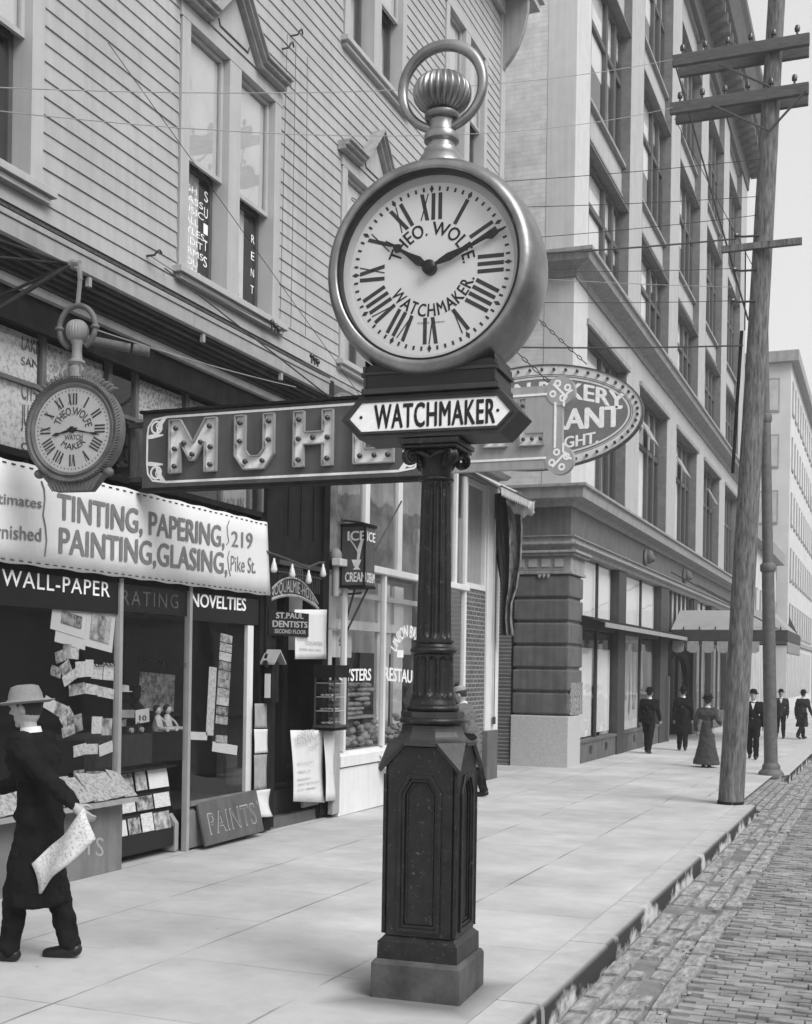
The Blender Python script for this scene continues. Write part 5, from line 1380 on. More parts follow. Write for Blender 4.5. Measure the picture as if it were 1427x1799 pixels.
p = MB(); p.bar((WX - .02, OY + .05, ocz + .1), (ocx - rx + .05, OY + .05, ocz + .1), .05); part('wall_bracket', p, m_bare_iron, OS); p = MB(); p.bar((WX - .02, OY + .05, ocz - .1), (ocx - rx + .05, OY + .05, ocz - .1), .05); part('wall_bracket', p, m_bare_iron, OS)
chain((at(1029, 638, OY)[0], OY + .05, at(1029, 638, OY)[1]), (WX + .03, OY + 1.6, 9.6), OS)

# hanging pocket watch sign
WYY = 8.6; wc = at(133, 757, WYY)
HW = thing('watch_sign', 'carved pocket watch shop sign with a ribbed crown hanging above the banner', 'sign', (wc[0], WYY, wc[1]), rad(5))
def Q(name, mb, m, root=HW, **k): return part(name, mb, m, root, world=False, **k)
R0 = .448
p = MB(); half = [(.355, -.035), (.362, -.06), (.385, -.07), (.40, -.055), (.41, -.06), (.418, -.075), (.435, -.07), (R0, -.03), (R0 + .004, 0)]
p.lathe(half + [(r, -y) for r, y in half[::-1]][1:], 72, (0, 0, 0), 'y', cap=False); wcase = Q('watch_case', p, m_carved, smooth=40)
p = MB()
for i in range(110):
    a = 2 * pi * i / 110; d = Vector((math.cos(a), 0, math.sin(a))); tt = Vector((-d.z, 0, d.x))
    p.tube([d * .425 - tt * .014 + Vector((0, -.075, 0)), d * .436 + Vector((0, -.074, 0)), d * .45 + tt * .016 + Vector((0, -.045, 0))], .0085, 5)
part('rope_edge', p, m_carved, wcase, world=False, smooth=60)
p = MB(); p.lathe([(.36, -.040), (.36, -.050)], 64, (0, 0, 0), 'y'); p.lathe([(.36, .050), (.36, .040)], 64, (0, 0, 0), 'y'); wdial = part('dial', p, mat('weathered_dial', 0.37, 0.6, 0.08, 5.0), wcase, world=False)
p = MB()
def np2(ang, ri, u, v): return ((ri + v) * math.sin(ang) + u * math.cos(ang), -.0525, (ri + v) * math.cos(ang) - u * math.sin(ang))
_np = nplace
def nplace(ang, ri, u, v): return np2(ang, ri, u, v)
for hh_, s in enumerate(('XII', 'I', 'II', 'III', 'IIII', 'V', 'VI', 'VII', 'VIII', 'IX', 'X', 'XI')): roman(p, s, rad(30 * hh_), .21, .098, .62)
for k_ in range(60):
    a = rad(6 * k_); hgt = .012
    p.add([np2(a, .326, u, v) for u, v in ((-.004, 0), (.004, 0), (.004, hgt), (-.004, hgt))], [(0, 1, 2, 3)])
part('numerals', p, m_numeral, wcase, world=False)
p = MB(); arc('THEO.WOLFE', p, 0, 0, -.0525, .125, -76, 76, .066, bold=0.012)
text_y(p, 'WATCH', -.0525, -.085, .085, -.085, .042, bold=0.012)
arc('MAKER', p, 0, 0, -.0525, .168, 180 + 46, 180 - 46, .052, inward=True, bold=0.012)
part('lettering', p, m_numeral, wcase, world=False)
p = MB()
for ang, L, wd in ((257, .20, .010), (101, .27, .007)):
    a = rad(ang)
    pts = [(-wd * .6, -.05), (wd * .6, -.05), (wd, L * .35), (wd * .5, L * .6), (wd * 1.5, L * .78), (0, L), (-wd * 1.5, L * .78), (-wd * .5, L * .6), (-wd, L * .35)]
    p.prism(pts, -.055 - .002 * (ang > 200), -.058 - .002 * (ang > 200), lambda u, v, w_: (v * math.sin(a) + u * math.cos(a), w_, v * math.cos(a) - u * math.sin(a)))
p.lathe([(.028, -.054), (.028, -.066), (.015, -.070)], 20, (0, 0, 0), 'y'); part('hands', p, m_black, wcase, world=False)
p = MB()                                        # leaf crest at the top, foot at the bottom
for i in range(-9, 10):
    a = rad(i * 5.2); d = Vector((math.sin(a), 0, math.cos(a))); tt = Vector((d.z, 0, -d.x)); r1 = .50 + .035 * math.cos(a * 3.2) ** 2 + (.03 if abs(i) < 2 else 0)
    p.tube([d * .455 - Vector((0, .03, 0)), d * (r1 - .02) - Vector((0, .03, 0)) + tt * .004 * i * .3, d * r1 - Vector((0, .02, 0)) + tt * .004 * i], [.02, .018, .006], 6)
p.prism([(-.30, -.37), (-.17, -.515), (.17, -.515), (.30, -.37)], -.045, .045, lambda u, v, w_: (u, w_, v))
for i in range(-6, 7): p.tube([(i * .038, -.047, -.45), (i * .03, -.047, -.512)], .009, 5)
for sg in (-1, 1): p.ball((sg * .33, -.02, -.36), (.05, .04, .04), 10, 6)
part('carved_leaves', p, m_carved, wcase, world=False, smooth=50)
p = MB(); p.lathe([(.07, .45), (.07, .53), (.05, .545), (.055, .56), (.072, .575), (.072, .59), (.048, .605), (.042, .66), (.044, .73), (.055, .75), (.055, .765)], 28); Q('pendant', p, m_ring, smooth=40)
p = MB(); p.lathe([(max(.02, .098 * math.cos(t) ** .8), .845 + .095 * math.sin(t)) for t in [-1.25 + 2.75 * i / 14 for i in range(15)]], 168, rib=lambda a, k_: 1 - .05 * (.5 + .5 * math.cos(24 * a))); Q('winding_crown', p, m_ring, smooth=60)
p = MB(); pts = [(.172 * math.sin(rad(a)), 0, .875 + .185 * math.cos(rad(a))) for a in range(-155, 156, 6)]
p.tube(pts, .024, 10)
for sg in (-1, 1): p.lathe([(.024, .855), (.038, .865), (.038, .88), (.024, .89)], 14, (sg * .172, 0, 0))
Q('bow_ring', p, m_carved, smooth=60)
hz_ = at(140, 463, WYY)[1] - wc[1]
p = MB(); p.bar((0.0, 0, 1.06), (.02, 0, 1.28), .05, .012); p.bar((.02, 0, 1.28), (.012, 0, hz_), .045, .02); p.tube([(.012, 0, hz_), (-.05, 0, hz_ + .015), (-.10, 0, hz_)], .03, 8); Q('hanger_strap', p, m_ring)
p = MB()
top = (-.08, 0, hz_)
p.tube([top, (WX - wc[0] - .1 - .0, -.6, hz_ - .82)], .022, 7); p.tube([top, (WX - wc[0] + .02, -.35, hz_ - .45)], .014, 6); p.tube([top, (WX - wc[0] + .3, -1.1, hz_ + .04)], .012, 6); p.tube([top, (WX - wc[0], -.9, hz_ - .10)], .012, 6)
Q('bracket_rod', p, m_soffit)
p = MB(); pa, pb = on_x(196, 590, -6.9), on_x(165, 575, -7.1); 
solo('awning_roller', 'short dark roller end sticking out behind the carved watch sign', 'roller', MB().tube([(-7.12, 9.6, 5.12), (-6.75, 9.85, 5.06)], .045, 10).tube([(-6.73, 9.87, 5.06), (-6.6, 9.95, 5.04)], .05, 10), m_mwood, smooth=60)

# hotel entrance bits: four bulbs on a bent pipe, dentist board, paper notices, little lamp box
pp = thing('lamp_bracket', 'bent pipe with four hanging bulbs above the arched hotel sign', 'light fixture', (SX + .1, 14.6, 3.6))
p = MB(); p.tube([(SX + .02, 13.36, 3.52), (SX + .13, 13.48, 3.46), (SX + .15, 13.95, 3.42), (SX + .15, 14.5, 3.36), (SX + .13, 14.9, 3.46), (SX + .02, 15.3, 3.50)], .014, 7); part('pipe', p, m_bare_iron, pp)
for y, z in ((13.56, 3.23), (14.06, 3.20), (14.54, 3.16), (14.98, 3.28)):
    p = MB(); p.lathe([(.012, .17), (.02, .12), (.026, .11), (.045, .03), (.036, .0), (.01, -.012)], 12, (SX + .15, y, z)); part('bulb', p, m_bulbpale, pp, smooth=60)
DS = thing('dentist_sign', 'dark board lettered ST.PAUL DENTISTS at the hotel door', 'sign', (SX + .06, 14.4, 2.3))
a, c = on_x(472, 1115, SX + .06), on_x(543, 1071, SX + .06)
p = MB(); p.box(SX + .04, SX + .06, a.y, c.y, a.z, on_x(472, 1071, SX + .06).z); part('board', p, m_dwood, DS)
p = MB(); X = SX + .063
text_photo(p, 'ST.PAUL', X, (483, 1086), (531, 1087), (483, 1076), bold=0.03); part('lettering', p, m_panel2, DS); p = MB(); text_photo(p, 'DENTISTS', X, (477, 1101), (538, 1103), (477, 1090), bold=0.03); part('lettering', p, m_panel2, DS); p = MB(); text_photo(p, 'SECOND FLOOR', X, (481, 1112), (536, 1114), (481, 1105), bold=0.02); part('lettering', p, m_panel2, DS)
def sheet(name, label, cat, X, pts, m, group=None, lines=None, curl=0.004, thick=0.003):
    """a sheet of paper pinned at photo corners on the plane X: bottom left, bottom right, top right, top left"""
    q = [on_x(px, py, X) for px, py in pts]
    mb = MB(); mb.grid(6, 8, lambda u, v: (lambda a_, b2: (X + curl * math.sin(u * 3 + v * 4) + curl * (1 - v) ** 3, (a_ + (b2 - a_) * v).y, (a_ + (b2 - a_) * v).z))(q[0] + (q[1] - q[0]) * u, q[3] + (q[2] - q[3]) * u))
    o = solo(name, label, cat, mb, m, group, smooth=80, thick=thick)
    if lines:
        for s, a0, a1, v, h in lines:
            t = MB(); za, zb = q[0].z, q[3].z; text_x(t, s, X + curl + .012, q[0].y + (q[1].y - q[0].y) * a0, q[0].y + (q[1].y - q[0].y) * a1, za + (zb - za) * v, h, bold=0.0); part('writing', t, m_ink, o)
    return o
sheet('paper_notice', 'white paper notice half behind the dentist board', 'notice', SX + .03, ((518, 1158), (573, 1158), (574, 1071), (518, 1071)), m_paper, lines=[('LUNCH', .05, .35, .38, .05), ('COUNTER', .3, .85, .3, .05), ('OPEN ALL DAY', .1, .8, .18, .03)])
sheet('paper_notice', 'tall white handwritten notice hanging left of the white corner post', 'notice', SX + .10, ((513, 1408), (568, 1410), (569, 1283), (512, 1283)), m_paper, curl=.02, lines=[('OFFICE', .2, .6, .93, .055), ('ENTRANCE', .06, .9, .86, .06), ('ROOMS', .06, .5, .79, .05), ('50', .6, .75, .74, .05), ('TO', .4, .5, .68, .05), ('BY THE DAY', .1, .6, .5, .03), ('WEEK OR', .1, .5, .38, .03), ('MONTH', .1, .5, .27, .03), ('APPLY UP STAIRS', .1, .8, .2, .03), ('FURNISHED', .1, .7, .12, .03)])
sheet('paper_strip', 'narrow curling white strip wrapped on the restaurant corner post', 'notice', SX + .14, ((570, 1408), (589, 1405), (588, 1283), (570, 1284)), m_paper, curl=.02)
sheet('paper_notice', 'small white sheet pasted midway on the dark door pilaster', 'notice', SX + .06, ((447, 1324), (470, 1322), (470, 1281), (447, 1281)), m_paper)
sheet('paper_notice', 'torn white sheet near the foot of the dark door pilaster', 'notice', SX + .075, ((453, 1436), (476, 1434), (473, 1386), (445, 1390)), m_paper, curl=.025)
sheet('paper_notice', 'aged grey bill pasted under the little lamp box', 'notice', SX + .055, ((447, 1279), (469, 1279), (469, 1236), (448, 1236)), m_oldpaper)
sheet('paper_notice', 'aged grey bill between the two white sheets on the pilaster', 'notice', SX + .055, ((446, 1388), (468, 1386), (469, 1325), (447, 1326)), m_oldpaper)
LB = thing('lamp_box', 'little dark gabled box with a white front panel on the hotel pilaster', 'box', (SX + .15, 13.65, 1.85))
a = on_x(448, 1235, SX + .05); c = on_x(448, 1163, SX + .05)
p = MB(); p.box(SX + .05, SX + .17, 13.52, 13.70, a.z, c.z); part('case', p, m_dwood, LB, bevel=0.004)
p = MB(); p.prism([(13.46, c.z - .03), (13.62, c.z + .13), (13.78, c.z - .03), (13.78, c.z - .002), (13.62, c.z + .16), (13.46, c.z - .002)], SX + .03, SX + .23, lambda u, v, w_: (w_, u, v)); part('roof', p, m_pale_wood, LB)
p = MB(); p.box(SX + .075, SX + .15, 13.505, 13.518, a.z + .06, a.z + .36); part('front_panel', p, m_porcelain, LB)
p = MB(); p.tube([(SX + .11, 13.50, a.z + .46), (SX + .11, 13.44, a.z + .50)], .035, 8); p.tube([(SX + .11, 13.45, a.z + .56), (SX + .14, 13.42, a.z + .60)], .02, 6); part('gong', p, m_black, LB)

# glass show case on a shelf at the restaurant corner
SC = thing('show_case', 'small glass show case with three shelves of food by the hotel door', 'show case', (-7.02, 15.35, 1.3))
c0, c1, d0, d1 = -7.24, -6.95, 15.02, 15.44
zz0, zz1 = on_x(560, 1277, -7.0).z, on_x(560, 1168, -7.0).z
p = MB(); p.box(c0 - .02, c1 + .02, d0 - .02, d1 + .02, zz1 - .17, zz1); part('hood', p, m_dwood, SC, bevel=0.006)
p = MB(); p.box(c0 - .02, c1 + .02, d0 - .02, d1 + .02, zz0 - .03, zz0)
for x in (c0, c1): 
    for y in (d0, d1): p.box(x - .009, x + .009, y - .009, y + .009, zz0, zz1 - .17)
part('frame', p, m_bare_iron, SC)
p = MB()
for k in range(1, 4): p.box(c0 + .012, c1 - .012, d0 + .012, d1 - .012, zz0 + k * .19, zz0 + k * .19 + .008)
part('shelf', p, m_porcelain, SC)
p = MB()
for y in (d0, d1): p.add([(c0, y, zz0), (c1, y, zz0), (c1, y, zz1 - .17), (c0, y, zz1 - .17)], [(0, 1, 2, 3)])
for x in (c0, c1): p.add([(x, d0, zz0), (x, d1, zz0), (x, d1, zz1 - .17), (x, d0, zz1 - .17)], [(0, 1, 2, 3)])
part('pane', p, m_clear, SC)
p = MB()
for k in range(0, 4):
    for _ in range(16): p.ball((random.uniform(c0 + .05, c1 - .05), random.uniform(d0 + .05, d1 - .05), zz0 + k * .19 + .028), (.03, .03, .018), 7, 5)
part('food', p, m_bread, SC, smooth=60)
p = MB(); p.bar((c0, d0 + .1, zz0 - .06), (-7.35, d0 + .1, zz0 - .3), .03); p.box(c0, c1, d0, d1, zz0 - .07, zz0 - .032); part('shelf_bracket', p, m_dwood, SC)

# ice cream lantern sign
IC = thing('lantern_sign', 'square glass lantern sign lettered ICE CREAM on a wall bracket', 'sign', (-6.7, 15.8, 3.4))
iy = 15.75; ia, ib = at(604, 925, iy), at(640, 1030, iy); m_ = at(622, 925, iy)[0]
p = MB(); w0 = .36; iz0, iz1 = at(640, 1028, iy)[1], at(640, 924, iy)[1]; ix = at(641, 980, iy)[0]
p.box(ix - w0, ix, iy, iy + w0, iz0, iz1); part('lantern', p, m_panel, IC, bevel=0.006)
p = MB(); p.box(ix - w0 - .02, ix + .02, iy - .02, iy + w0 + .02, iz1, iz1 + .04); p.box(ix - w0 - .015, ix + .015, iy - .015, iy + w0 + .015, iz0 - .035, iz0); 
for x in (ix - w0, ix): p.box(x - .012, x + .012, iy - .012, iy + .012, iz0, iz1)
part('frame', p, m_dwood, IC)
p = MB(); fx = ix - w0
text_y(p, 'ICE', iy - .004, fx + .06, ix - .03, iz1 - .20, .13, bold=0.03); text_y(p, 'CREAM', iy - .004, fx + .03, ix - .02, iz0 + .05, .13, bold=0.03)
p.add([(fx + .16, iy - .004, iz0 + .36), (ix - .05, iy - .004, iz0 + .36), (ix - .09, iy - .004, iz0 + .26), (fx + .20, iy - .004, iz0 + .26)], [(0, 1, 2, 3)]); p.add([(fx + .22, iy - .004, iz0 + .26), (ix - .10, iy - .004, iz0 + .26), (ix - .06, iy - .004, iz0 + .22), (fx + .18, iy - .004, iz0 + .22)], [(0, 1, 2, 3)])
flat(p, [(fx + .26, iz0 + .36), (fx + .28, iz0 + .52), (fx + .32, iz0 + .64)], [.02, .03, .02], iy, .004); flat(p, [(fx + .12, iz0 + .66), (fx + .2, iz0 + .56), (fx + .26, iz0 + .46)], [.008, .01, .008], iy, .005)
part('lettering', p, m_letterwhite, IC)
for s, z in (('ICE', iz1 - .20), ('CREAM', iz0 + .05)): p = MB(); text_x(p, s, ix + .003, iy + .04, iy + w0 - .04, z, .13, bold=0.03); part('lettering', p, m_letterwhite, IC)
def _bars(*bb):
    for b0, b1, w9 in bb: q9 = MB(); q9.bar(b0, b1, w9); part('bracket', q9, m_bare_iron, IC)
_bars(((WX, iy + .18, iz1 + .12), (ix - .1, iy + .18, iz1 + .06), .03), ((WX, iy + .18, iz0 - .12), (ix - .12, iy + .18, iz0 - .10), .03), ((ix - .22, iy + .18, iz0 - .03), (WX, iy + .18, iz0 - .8), .025), ((ix - .02, iy + .18, iz0 - .03), (WX, iy + .18, iz0 - .85), .025))
p = MB(); p.ball((WX + .06, 15.62, 3.62), (.09, .09, .11), 12, 8); p.lathe([(.05, 3.05), (.05, 3.52)], 12, (WX + .06, 15.62, 0)); solo('wall_lamp', 'pale round-topped lamp on the post left of the lantern sign', 'lamp', p, m_panel2, smooth=60)
p = MB(); p.tube([on_x(648, 988, RX + .08), on_x(706, 880, RX + .5)], .014, 6); solo('stay_rod', 'thin slanting rod crossing the restaurant transom', 'rod', p, m_mwood)

# awning remains and rolled dark curtain at the end of the restaurant
AW = thing('awning', 'small pale scalloped awning over the boarded window', 'awning', (-7.0, 22, 5.3))
p = MB(); p.grid(24, 6, lambda u, v: (WX + .05 + .75 * v, 21.0 + 2.2 * u, 5.75 - .42 * v - .06 * math.sin(u * 9) * v)); part('canvas', p, m_canvaspale, AW, smooth=80, thick=0.01)
p = MB()
for i in range(18): y = 21.0 + 2.2 * i / 18; p.prism([(y, 5.34), (y + .12, 5.34), (y + .12, 5.22), (y + .06, 5.16), (y, 5.22)], WX + .80, WX + .81, lambda u, v, w_: (w_, u, v))
part('scallop_valance', p, m_canvaspale, AW)
p = MB(); p.bar((WX + .8, 21.0, 5.34), (WX + .8, 23.2, 5.34), .03); p.bar((WX, 23.2, 5.7), (WX + .8, 23.2, 5.34), .03); part('awning_bar', p, m_bare_iron, AW)
CUy = 23.0
CD = thing('canvas_curtain', 'dark gathered canvas side curtain hanging beside the white end post', 'curtain', (-6.7, CUy, 3.0))
prof_l = [(862, 868), (866, 930), (872, 985), (879, 1030), (881, 1060), (880, 1085), (880, 1115)]; prof_r = [(917, 866), (921, 930), (919, 985), (911, 1035), (902, 1060), (900, 1085), (903, 1118)]
L_ = [at(x, y, CUy) for x, y in prof_l]; R_ = [at(x, y, CUy) for x, y in prof_r]
def lerp_(A, t):
    k = min(int(t * (len(A) - 1)), len(A) - 2); f = t * (len(A) - 1) - k; return Vector(A[k]) * (1 - f) + Vector(A[k + 1]) * f
def fold(u, v):
    a, b2 = lerp_(L_, v), lerp_(R_, v); q = a + (b2 - a) * u; return (q.x, CUy + .10 * math.sin(u * 17 + v * 2) * (1 - .3 * v) + .05 * math.sin(u * 31), q.y)
p = MB(); p.grid(60, 24, lambda u, v: fold(u * .56, v)); part('dark_canvas', p, m_canvasdark, CD, smooth=80, thick=0.01)
p = MB(); p.grid(50, 24, lambda u, v: fold(.56 + u * .44, v)); part('patterned_lining', p, mat('stained_canvas', 0.17, 0.95, 0.9, 4.0, stretch=(4, 4, 1.2), bump=.2), CD, smooth=80, thick=0.01)
p = MB(); p.grid(20, 8, lambda u, v: (-6.95 + .55 * u, CUy - .08 - .12 * math.sin(v * 3), 5.42 - .10 * u - .34 * v * (.5 + .5 * math.sin(u * 2.8)) + .03 * math.sin(u * 19))); part('canvas_swag', p, m_canvaspale, CD, smooth=80, thick=0.01)
# ------------------------------------------------------------------ goods in and before the paint shop
GX = SX - .03
def card(name, label, cx, cy, w_, h_, rot, m, group, X=GX, cat='card', dx=0.0):
    """a flat card: centre, size and tilt as seen in the photo, laid on the plane just behind the glass"""
    c = on_x(cx, cy, X); ky = on_x(cx + w_ / 2, cy, X).y - on_x(cx - w_ / 2, cy, X).y; kz = abs(on_x(cx, cy - h_ / 2, X).z - on_x(cx, cy + h_ / 2, X).z)
    cr, sr = math.cos(rad(rot)), math.sin(rad(rot)); mb = MB()
    pts = [(c.y + a * ky / 2 * cr - b * kz / 2 * sr, c.z + a * ky / 2 * sr + b * kz / 2 * cr) for a, b in ((-1, -1), (1, -1), (1, 1), (-1, 1))]
    mb.prism(pts, X + dx, X + dx + .004, lambda u, v, q: (q, u, v))
    return solo(name, label, cat, mb, m, group)
PG = 'picture postcards pinned in the paint shop windows'
mount = mat('mount_board', 0.58, 0.9, 0.04, 3.0)
card('print_sheet', 'large mounted print of ruins and a spire, upper left in the wall-paper window', 120, 1089, 60, 50, -9, mount, 'mounted prints in the window', cat='print', dx=.006)
card('print_sheet', 'blank white sheet hanging under the mounted prints in the wall-paper window', 124, 1122, 54, 26, -9, mount, 'mounted prints in the window', cat='print')
card('print_sheet', 'large mounted print in a wide white margin at the right of the wall-paper window', 175, 1105, 50, 72, -8, mount, 'mounted prints in the window', cat='print', dx=.003)
card('picture', 'grey framed picture of a walking figure on the right-hand mount', 175, 1104, 34, 46, -8, m_scene, 'mounted prints in the window', cat='picture', dx=.012)
card('picture', 'dark engraved vignette of ruins on the upper left mount', 124, 1089, 36, 22, -9, m_printdark, 'mounted prints in the window', cat='picture', dx=.012)
rows = [('just under the blank sheet', [(106, 1153, 18, 20, 14), (117, 1144, 14, 26, 0), (130, 1148, 14, 20, -4)]),
        ('in the crowded middle row left of the lettering', [(98, 1180, 18, 18, -14), (115, 1174, 18, 22, 30), (122, 1190, 26, 18, 24), (141, 1176, 20, 28, 3), (155, 1174, 14, 30, 0)]),
        ('behind the word GLASS', [(170, 1180, 20, 26, -4), (190, 1180, 18, 30, -3)]),
        ('on the long pale strip', [(135, 1211, 28, 20, 6), (160, 1211, 22, 18, -6), (185, 1217, 28, 18, -8)]),
        ('in the tilted cluster by the passer-by', [(88, 1238, 22, 22, -22), (106, 1248, 20, 24, -18), (116, 1260, 22, 24, 40), (130, 1272, 26, 30, 10), (118, 1284, 22, 18, 12)]),
        ('in the upright pair beside the mullion', [(170, 1274, 18, 30, -2), (187, 1277, 18, 30, -3)]),
        ('in the row of three above the magazines', [(140, 1318, 22, 20, 6), (160, 1316, 22, 18, -2), (185, 1315, 24, 20, 10)]),
        ('in the lowest row above the sloping tray', [(138, 1368, 18, 30, 0), (166, 1364, 30, 18, -3), (192, 1370, 16, 26, -3), (178, 1392, 40, 26, -4)])]
words = ['leftmost', 'second from the left', 'third from the left', 'fourth from the left', 'last on the right']
for rn, cards in rows:
    for i, (x, y, a, b, r_) in enumerate(cards):
        wd_ = words[i] if i < len(cards) - 1 or len(cards) == 1 else 'rightmost'
        card('postcard', f'{"pale " if "strip" in rn else ""}picture postcard {rn}, {wd_}', x, y, a, b, r_, [m_printlight, m_scene, m_print, m_type, m_printlight, m_printdark, m_scene][(i * 3 + len(rn)) % 7], PG, cat='postcard', dx=.003 * i)
for i, y in enumerate((1122, 1138, 1154, 1170, 1186, 1201, 1217, 1232, 1249, 1265)):
    o_ = ['topmost', 'second from the top', 'third from the top', 'fourth from the top', 'fifth from the top', 'sixth from the top', 'seventh from the top', 'third from the bottom', 'second from the bottom', 'bottom'][i]
    card('postcard', f'{o_} postcard of the hanging strip in the novelties window', 397.5 - i * .9, y, 21, 14.5, -6, [m_scene, m_print, m_printlight, m_printdark, m_scene][i % 5], PG, cat='postcard')
card('portrait_strip', 'long white hanging strip with small portraits in the novelties window', 371, 1232, 13, 120, -4, m_printlight, None, cat='strip')
card('postcard', 'small dark picture card low in the novelties window', 389, 1299, 20, 14, -5, m_print, PG, cat='postcard')
card('price_card', 'white lettered card lowest in the novelties window', 395, 1315, 44, 17, -8, m_paper, 'plain white cards in the shop windows', cat='card')
card('price_card', 'white blank card beside the second mullion in the novelties window', 347, 1293, 34, 14, -4, m_paper, 'plain white cards in the shop windows', cat='card')
# middle bay: draped counter with dolls, cameras and price cards
CXX = -7.74; cz_ = on_x(262, 1288, CXX).z
p = MB(); p.grid(110, 6, lambda u, v: (CXX + .03 + .018 * math.sin(u * 150) + .01 * math.sin(u * 47), M1 + .04 + (M2 - M1 - .08) * u, .80 + (cz_ - .80) * v)); p.box(-8.35, CXX - .02, M1 + .04, M2 - .04, cz_ - .03, cz_)
solo('draped_counter', 'dark pleated drape over the counter between the two mullions', 'counter', p, mat('dark_pleated_cloth', .03, .9, .3, 6.0, stretch=(1, 14, .5)), smooth=70)
card('price_card', 'grey lettered card standing left on the draped counter', 221, 1254, 30, 14, -2, m_oldpaper, 'price cards on the draped counter', X=CXX - .10)
card('price_card', 'white card reading 10 on the draped counter', 250, 1258, 24, 24, 4, m_paper, 'price cards on the draped counter', X=CXX - .10)
t = MB(); text_photo(t, '10', CXX - .093, (243, 1266), (255, 1266), (243, 1257), bold=.02); o10 = S.objects['price_card.003'] if 'price_card.003' in S.objects else None
if o10: part('writing', t, m_black, o10)
card('price_card', 'plain pale sheet lying at the left of the draped counter', 215, 1275, 24, 20, 6, m_printlight, 'price cards on the draped counter', X=CXX - .2)
card('picture', 'large pale ship picture at the back of the middle bay', 276, 1216, 62, 66, -3, m_scene, None, X=-8.25, cat='picture')
def doll(label, px, py, sc, lean):
    c = on_x(px, py, CXX - .12); d = thing('doll', label, 'doll', (c.x, c.y, cz_), 0, 'dolls sitting on the draped counter')
    b = MB(); b.lathe([(.055, 0), (.07, .05), (.052, .12), (.04, .17), (.02, .195)], 16, (0, lean * .3, 0)); b.tube([(.03, -.03, .03), (.12, -.05, .03), (.19, -.08, .025)], .022, 7); b.tube([(.03, .04, .03), (.12, .09, .03), (.19, .14, .025)], .022, 7); b.tube([(.0, -.04, .16), (.05, -.09, .10), (.08, -.10, .05)], .015, 7); b.tube([(.0, .05, .16), (.05, .10, .10), (.08, .11, .05)], .015, 7)
    b.ball((0, lean, .245), (.042, .042, .05), 12, 8)
    part('body', b, m_porcelain, d, world=False, smooth=60)
    h = MB(); h.ball((-.015, lean, .262), (.046, .05, .048), 12, 8); part('hair', h, m_hair, d, world=False, smooth=60)
doll('pale doll with dark hair seated nearer the price cards', 277, 1285, 1, 0)
doll('pale doll with outstretched legs seated by the right mullion', 293, 1285, 1, .02)
def boxcam(label, px, w_):
    c = on_x(px, 1288, CXX - .05); d = thing('camera', label, 'camera', (c.x, c.y, cz_), 0, 'toy cameras on the draped counter')
    b = MB(); b.box(-.04, .03, -w_, w_, 0, .09); part('body', b, m_black, d, world=False, bevel=.01); b = MB(); b.lathe([(.028, 0), (.028, .03), (.02, .032)], 14); b.v = [(z + .03, y, x + .045) for x, y, z in b.v]; part('lens', b, m_panel2, d, world=False); b = MB(); b.tube([(0, -w_ * .5, .09), (0, -w_ * .3, .12), (0, w_ * .3, .12), (0, w_ * .5, .09)], .006, 5); part('handle', b, m_black, d, world=False)
boxcam('wide dark camera left on the draped counter', 225, .07); boxcam('small dark camera right on the draped counter', 243, .055)
# figures of the back picture: dark seated dummies
def dummy(label, px, py, s):
    c = on_x(px, py, CXX - .3); d = thing('display_bust', label, 'figure', (c.x, c.y, cz_), 0, 'dark display figures behind the counter')
    b = MB(); b.lathe([(.11, 0), (.15, .10), (.14, .22), (.07, .30), (.03, .33), (.03, .36)], 18); b.ball((0, 0, .42), (.055, .05, .07), 12, 8); part('bust', b, m_coat, d, world=False, smooth=60)
    b = MB(); b.lathe([(.09, .46), (.09, .468), (.055, .47), (.05, .53), (.01, .54)], 16); part('cap', b, m_shirt if s else m_coat, d, world=False, smooth=40)
dummy('dark bust in a white cap behind the left end of the counter', 219, 1200, 1); dummy('dark bust in a dark cap behind the middle of the counter', 240, 1206, 0)
# magazine rack on the floor of the middle bay
MR = thing('magazine_rack', 'low dark sloping rack of magazines between the mullions', 'rack', (-7.3, 11.15, 0))
p = MB(); ya_, yb_ = M1 + .05, M2 - .06
p.box(-7.36, -7.33, ya_, yb_ - .10, .06, .27); p.prism([(-7.35, .27), (-7.49, .92), (-7.70, .92), (-7.70, .06), (-7.35, .06)], ya_, ya_ + .02, lambda u, v, q: (u, q, v))
p.prism([(-7.37, .22), (-7.50, .92), (-7.53, .90), (-7.40, .20)], ya_ + .02, yb_, lambda u, v, q: (u, q, v)); p.box(-7.7, -7.36, ya_ + .02, yb_, .92, .945)
part('frame', p, m_black, MR)
p = MB(); p.prism([(-7.32, 0.0), (-7.32, .30), (-7.58, .62), (-7.60, .62), (-7.60, 0)], yb_ - .09, yb_ - .02, lambda u, v, q: (u, q, v)); part('end_panel', p, m_pale_wood, MR)
p = MB()
for f in (.33, .62): 
    xx, zz = -7.37 - .13 * f, .22 + .70 * f; p.bar((xx + .03, ya_ + .02, zz), (xx + .03, yb_ - .1, zz), .02, .03)
part('slat', p, m_black, MR)
slots = [('top tier', .66, .97, [(0.02, .20), (.23, .42), (.45, .64), (.67, 1.02)]), ('middle tier', .36, .62, [(0.0, .16), (.18, .40), (.42, .70), (.72, 1.0)]), ('bottom tier', .03, .33, [(.0, .22), (.24, .44), (.46, .66), (.67, .95)])]
wds = ['leftmost', 'second from the left', 'third from the left', 'rightmost']; mats_ = [m_printlight, m_printdark, m_scene, m_paper, m_type, m_printlight, m_scene, m_type, m_paper, m_printdark, m_type, m_scene]
i = 0; mags = []
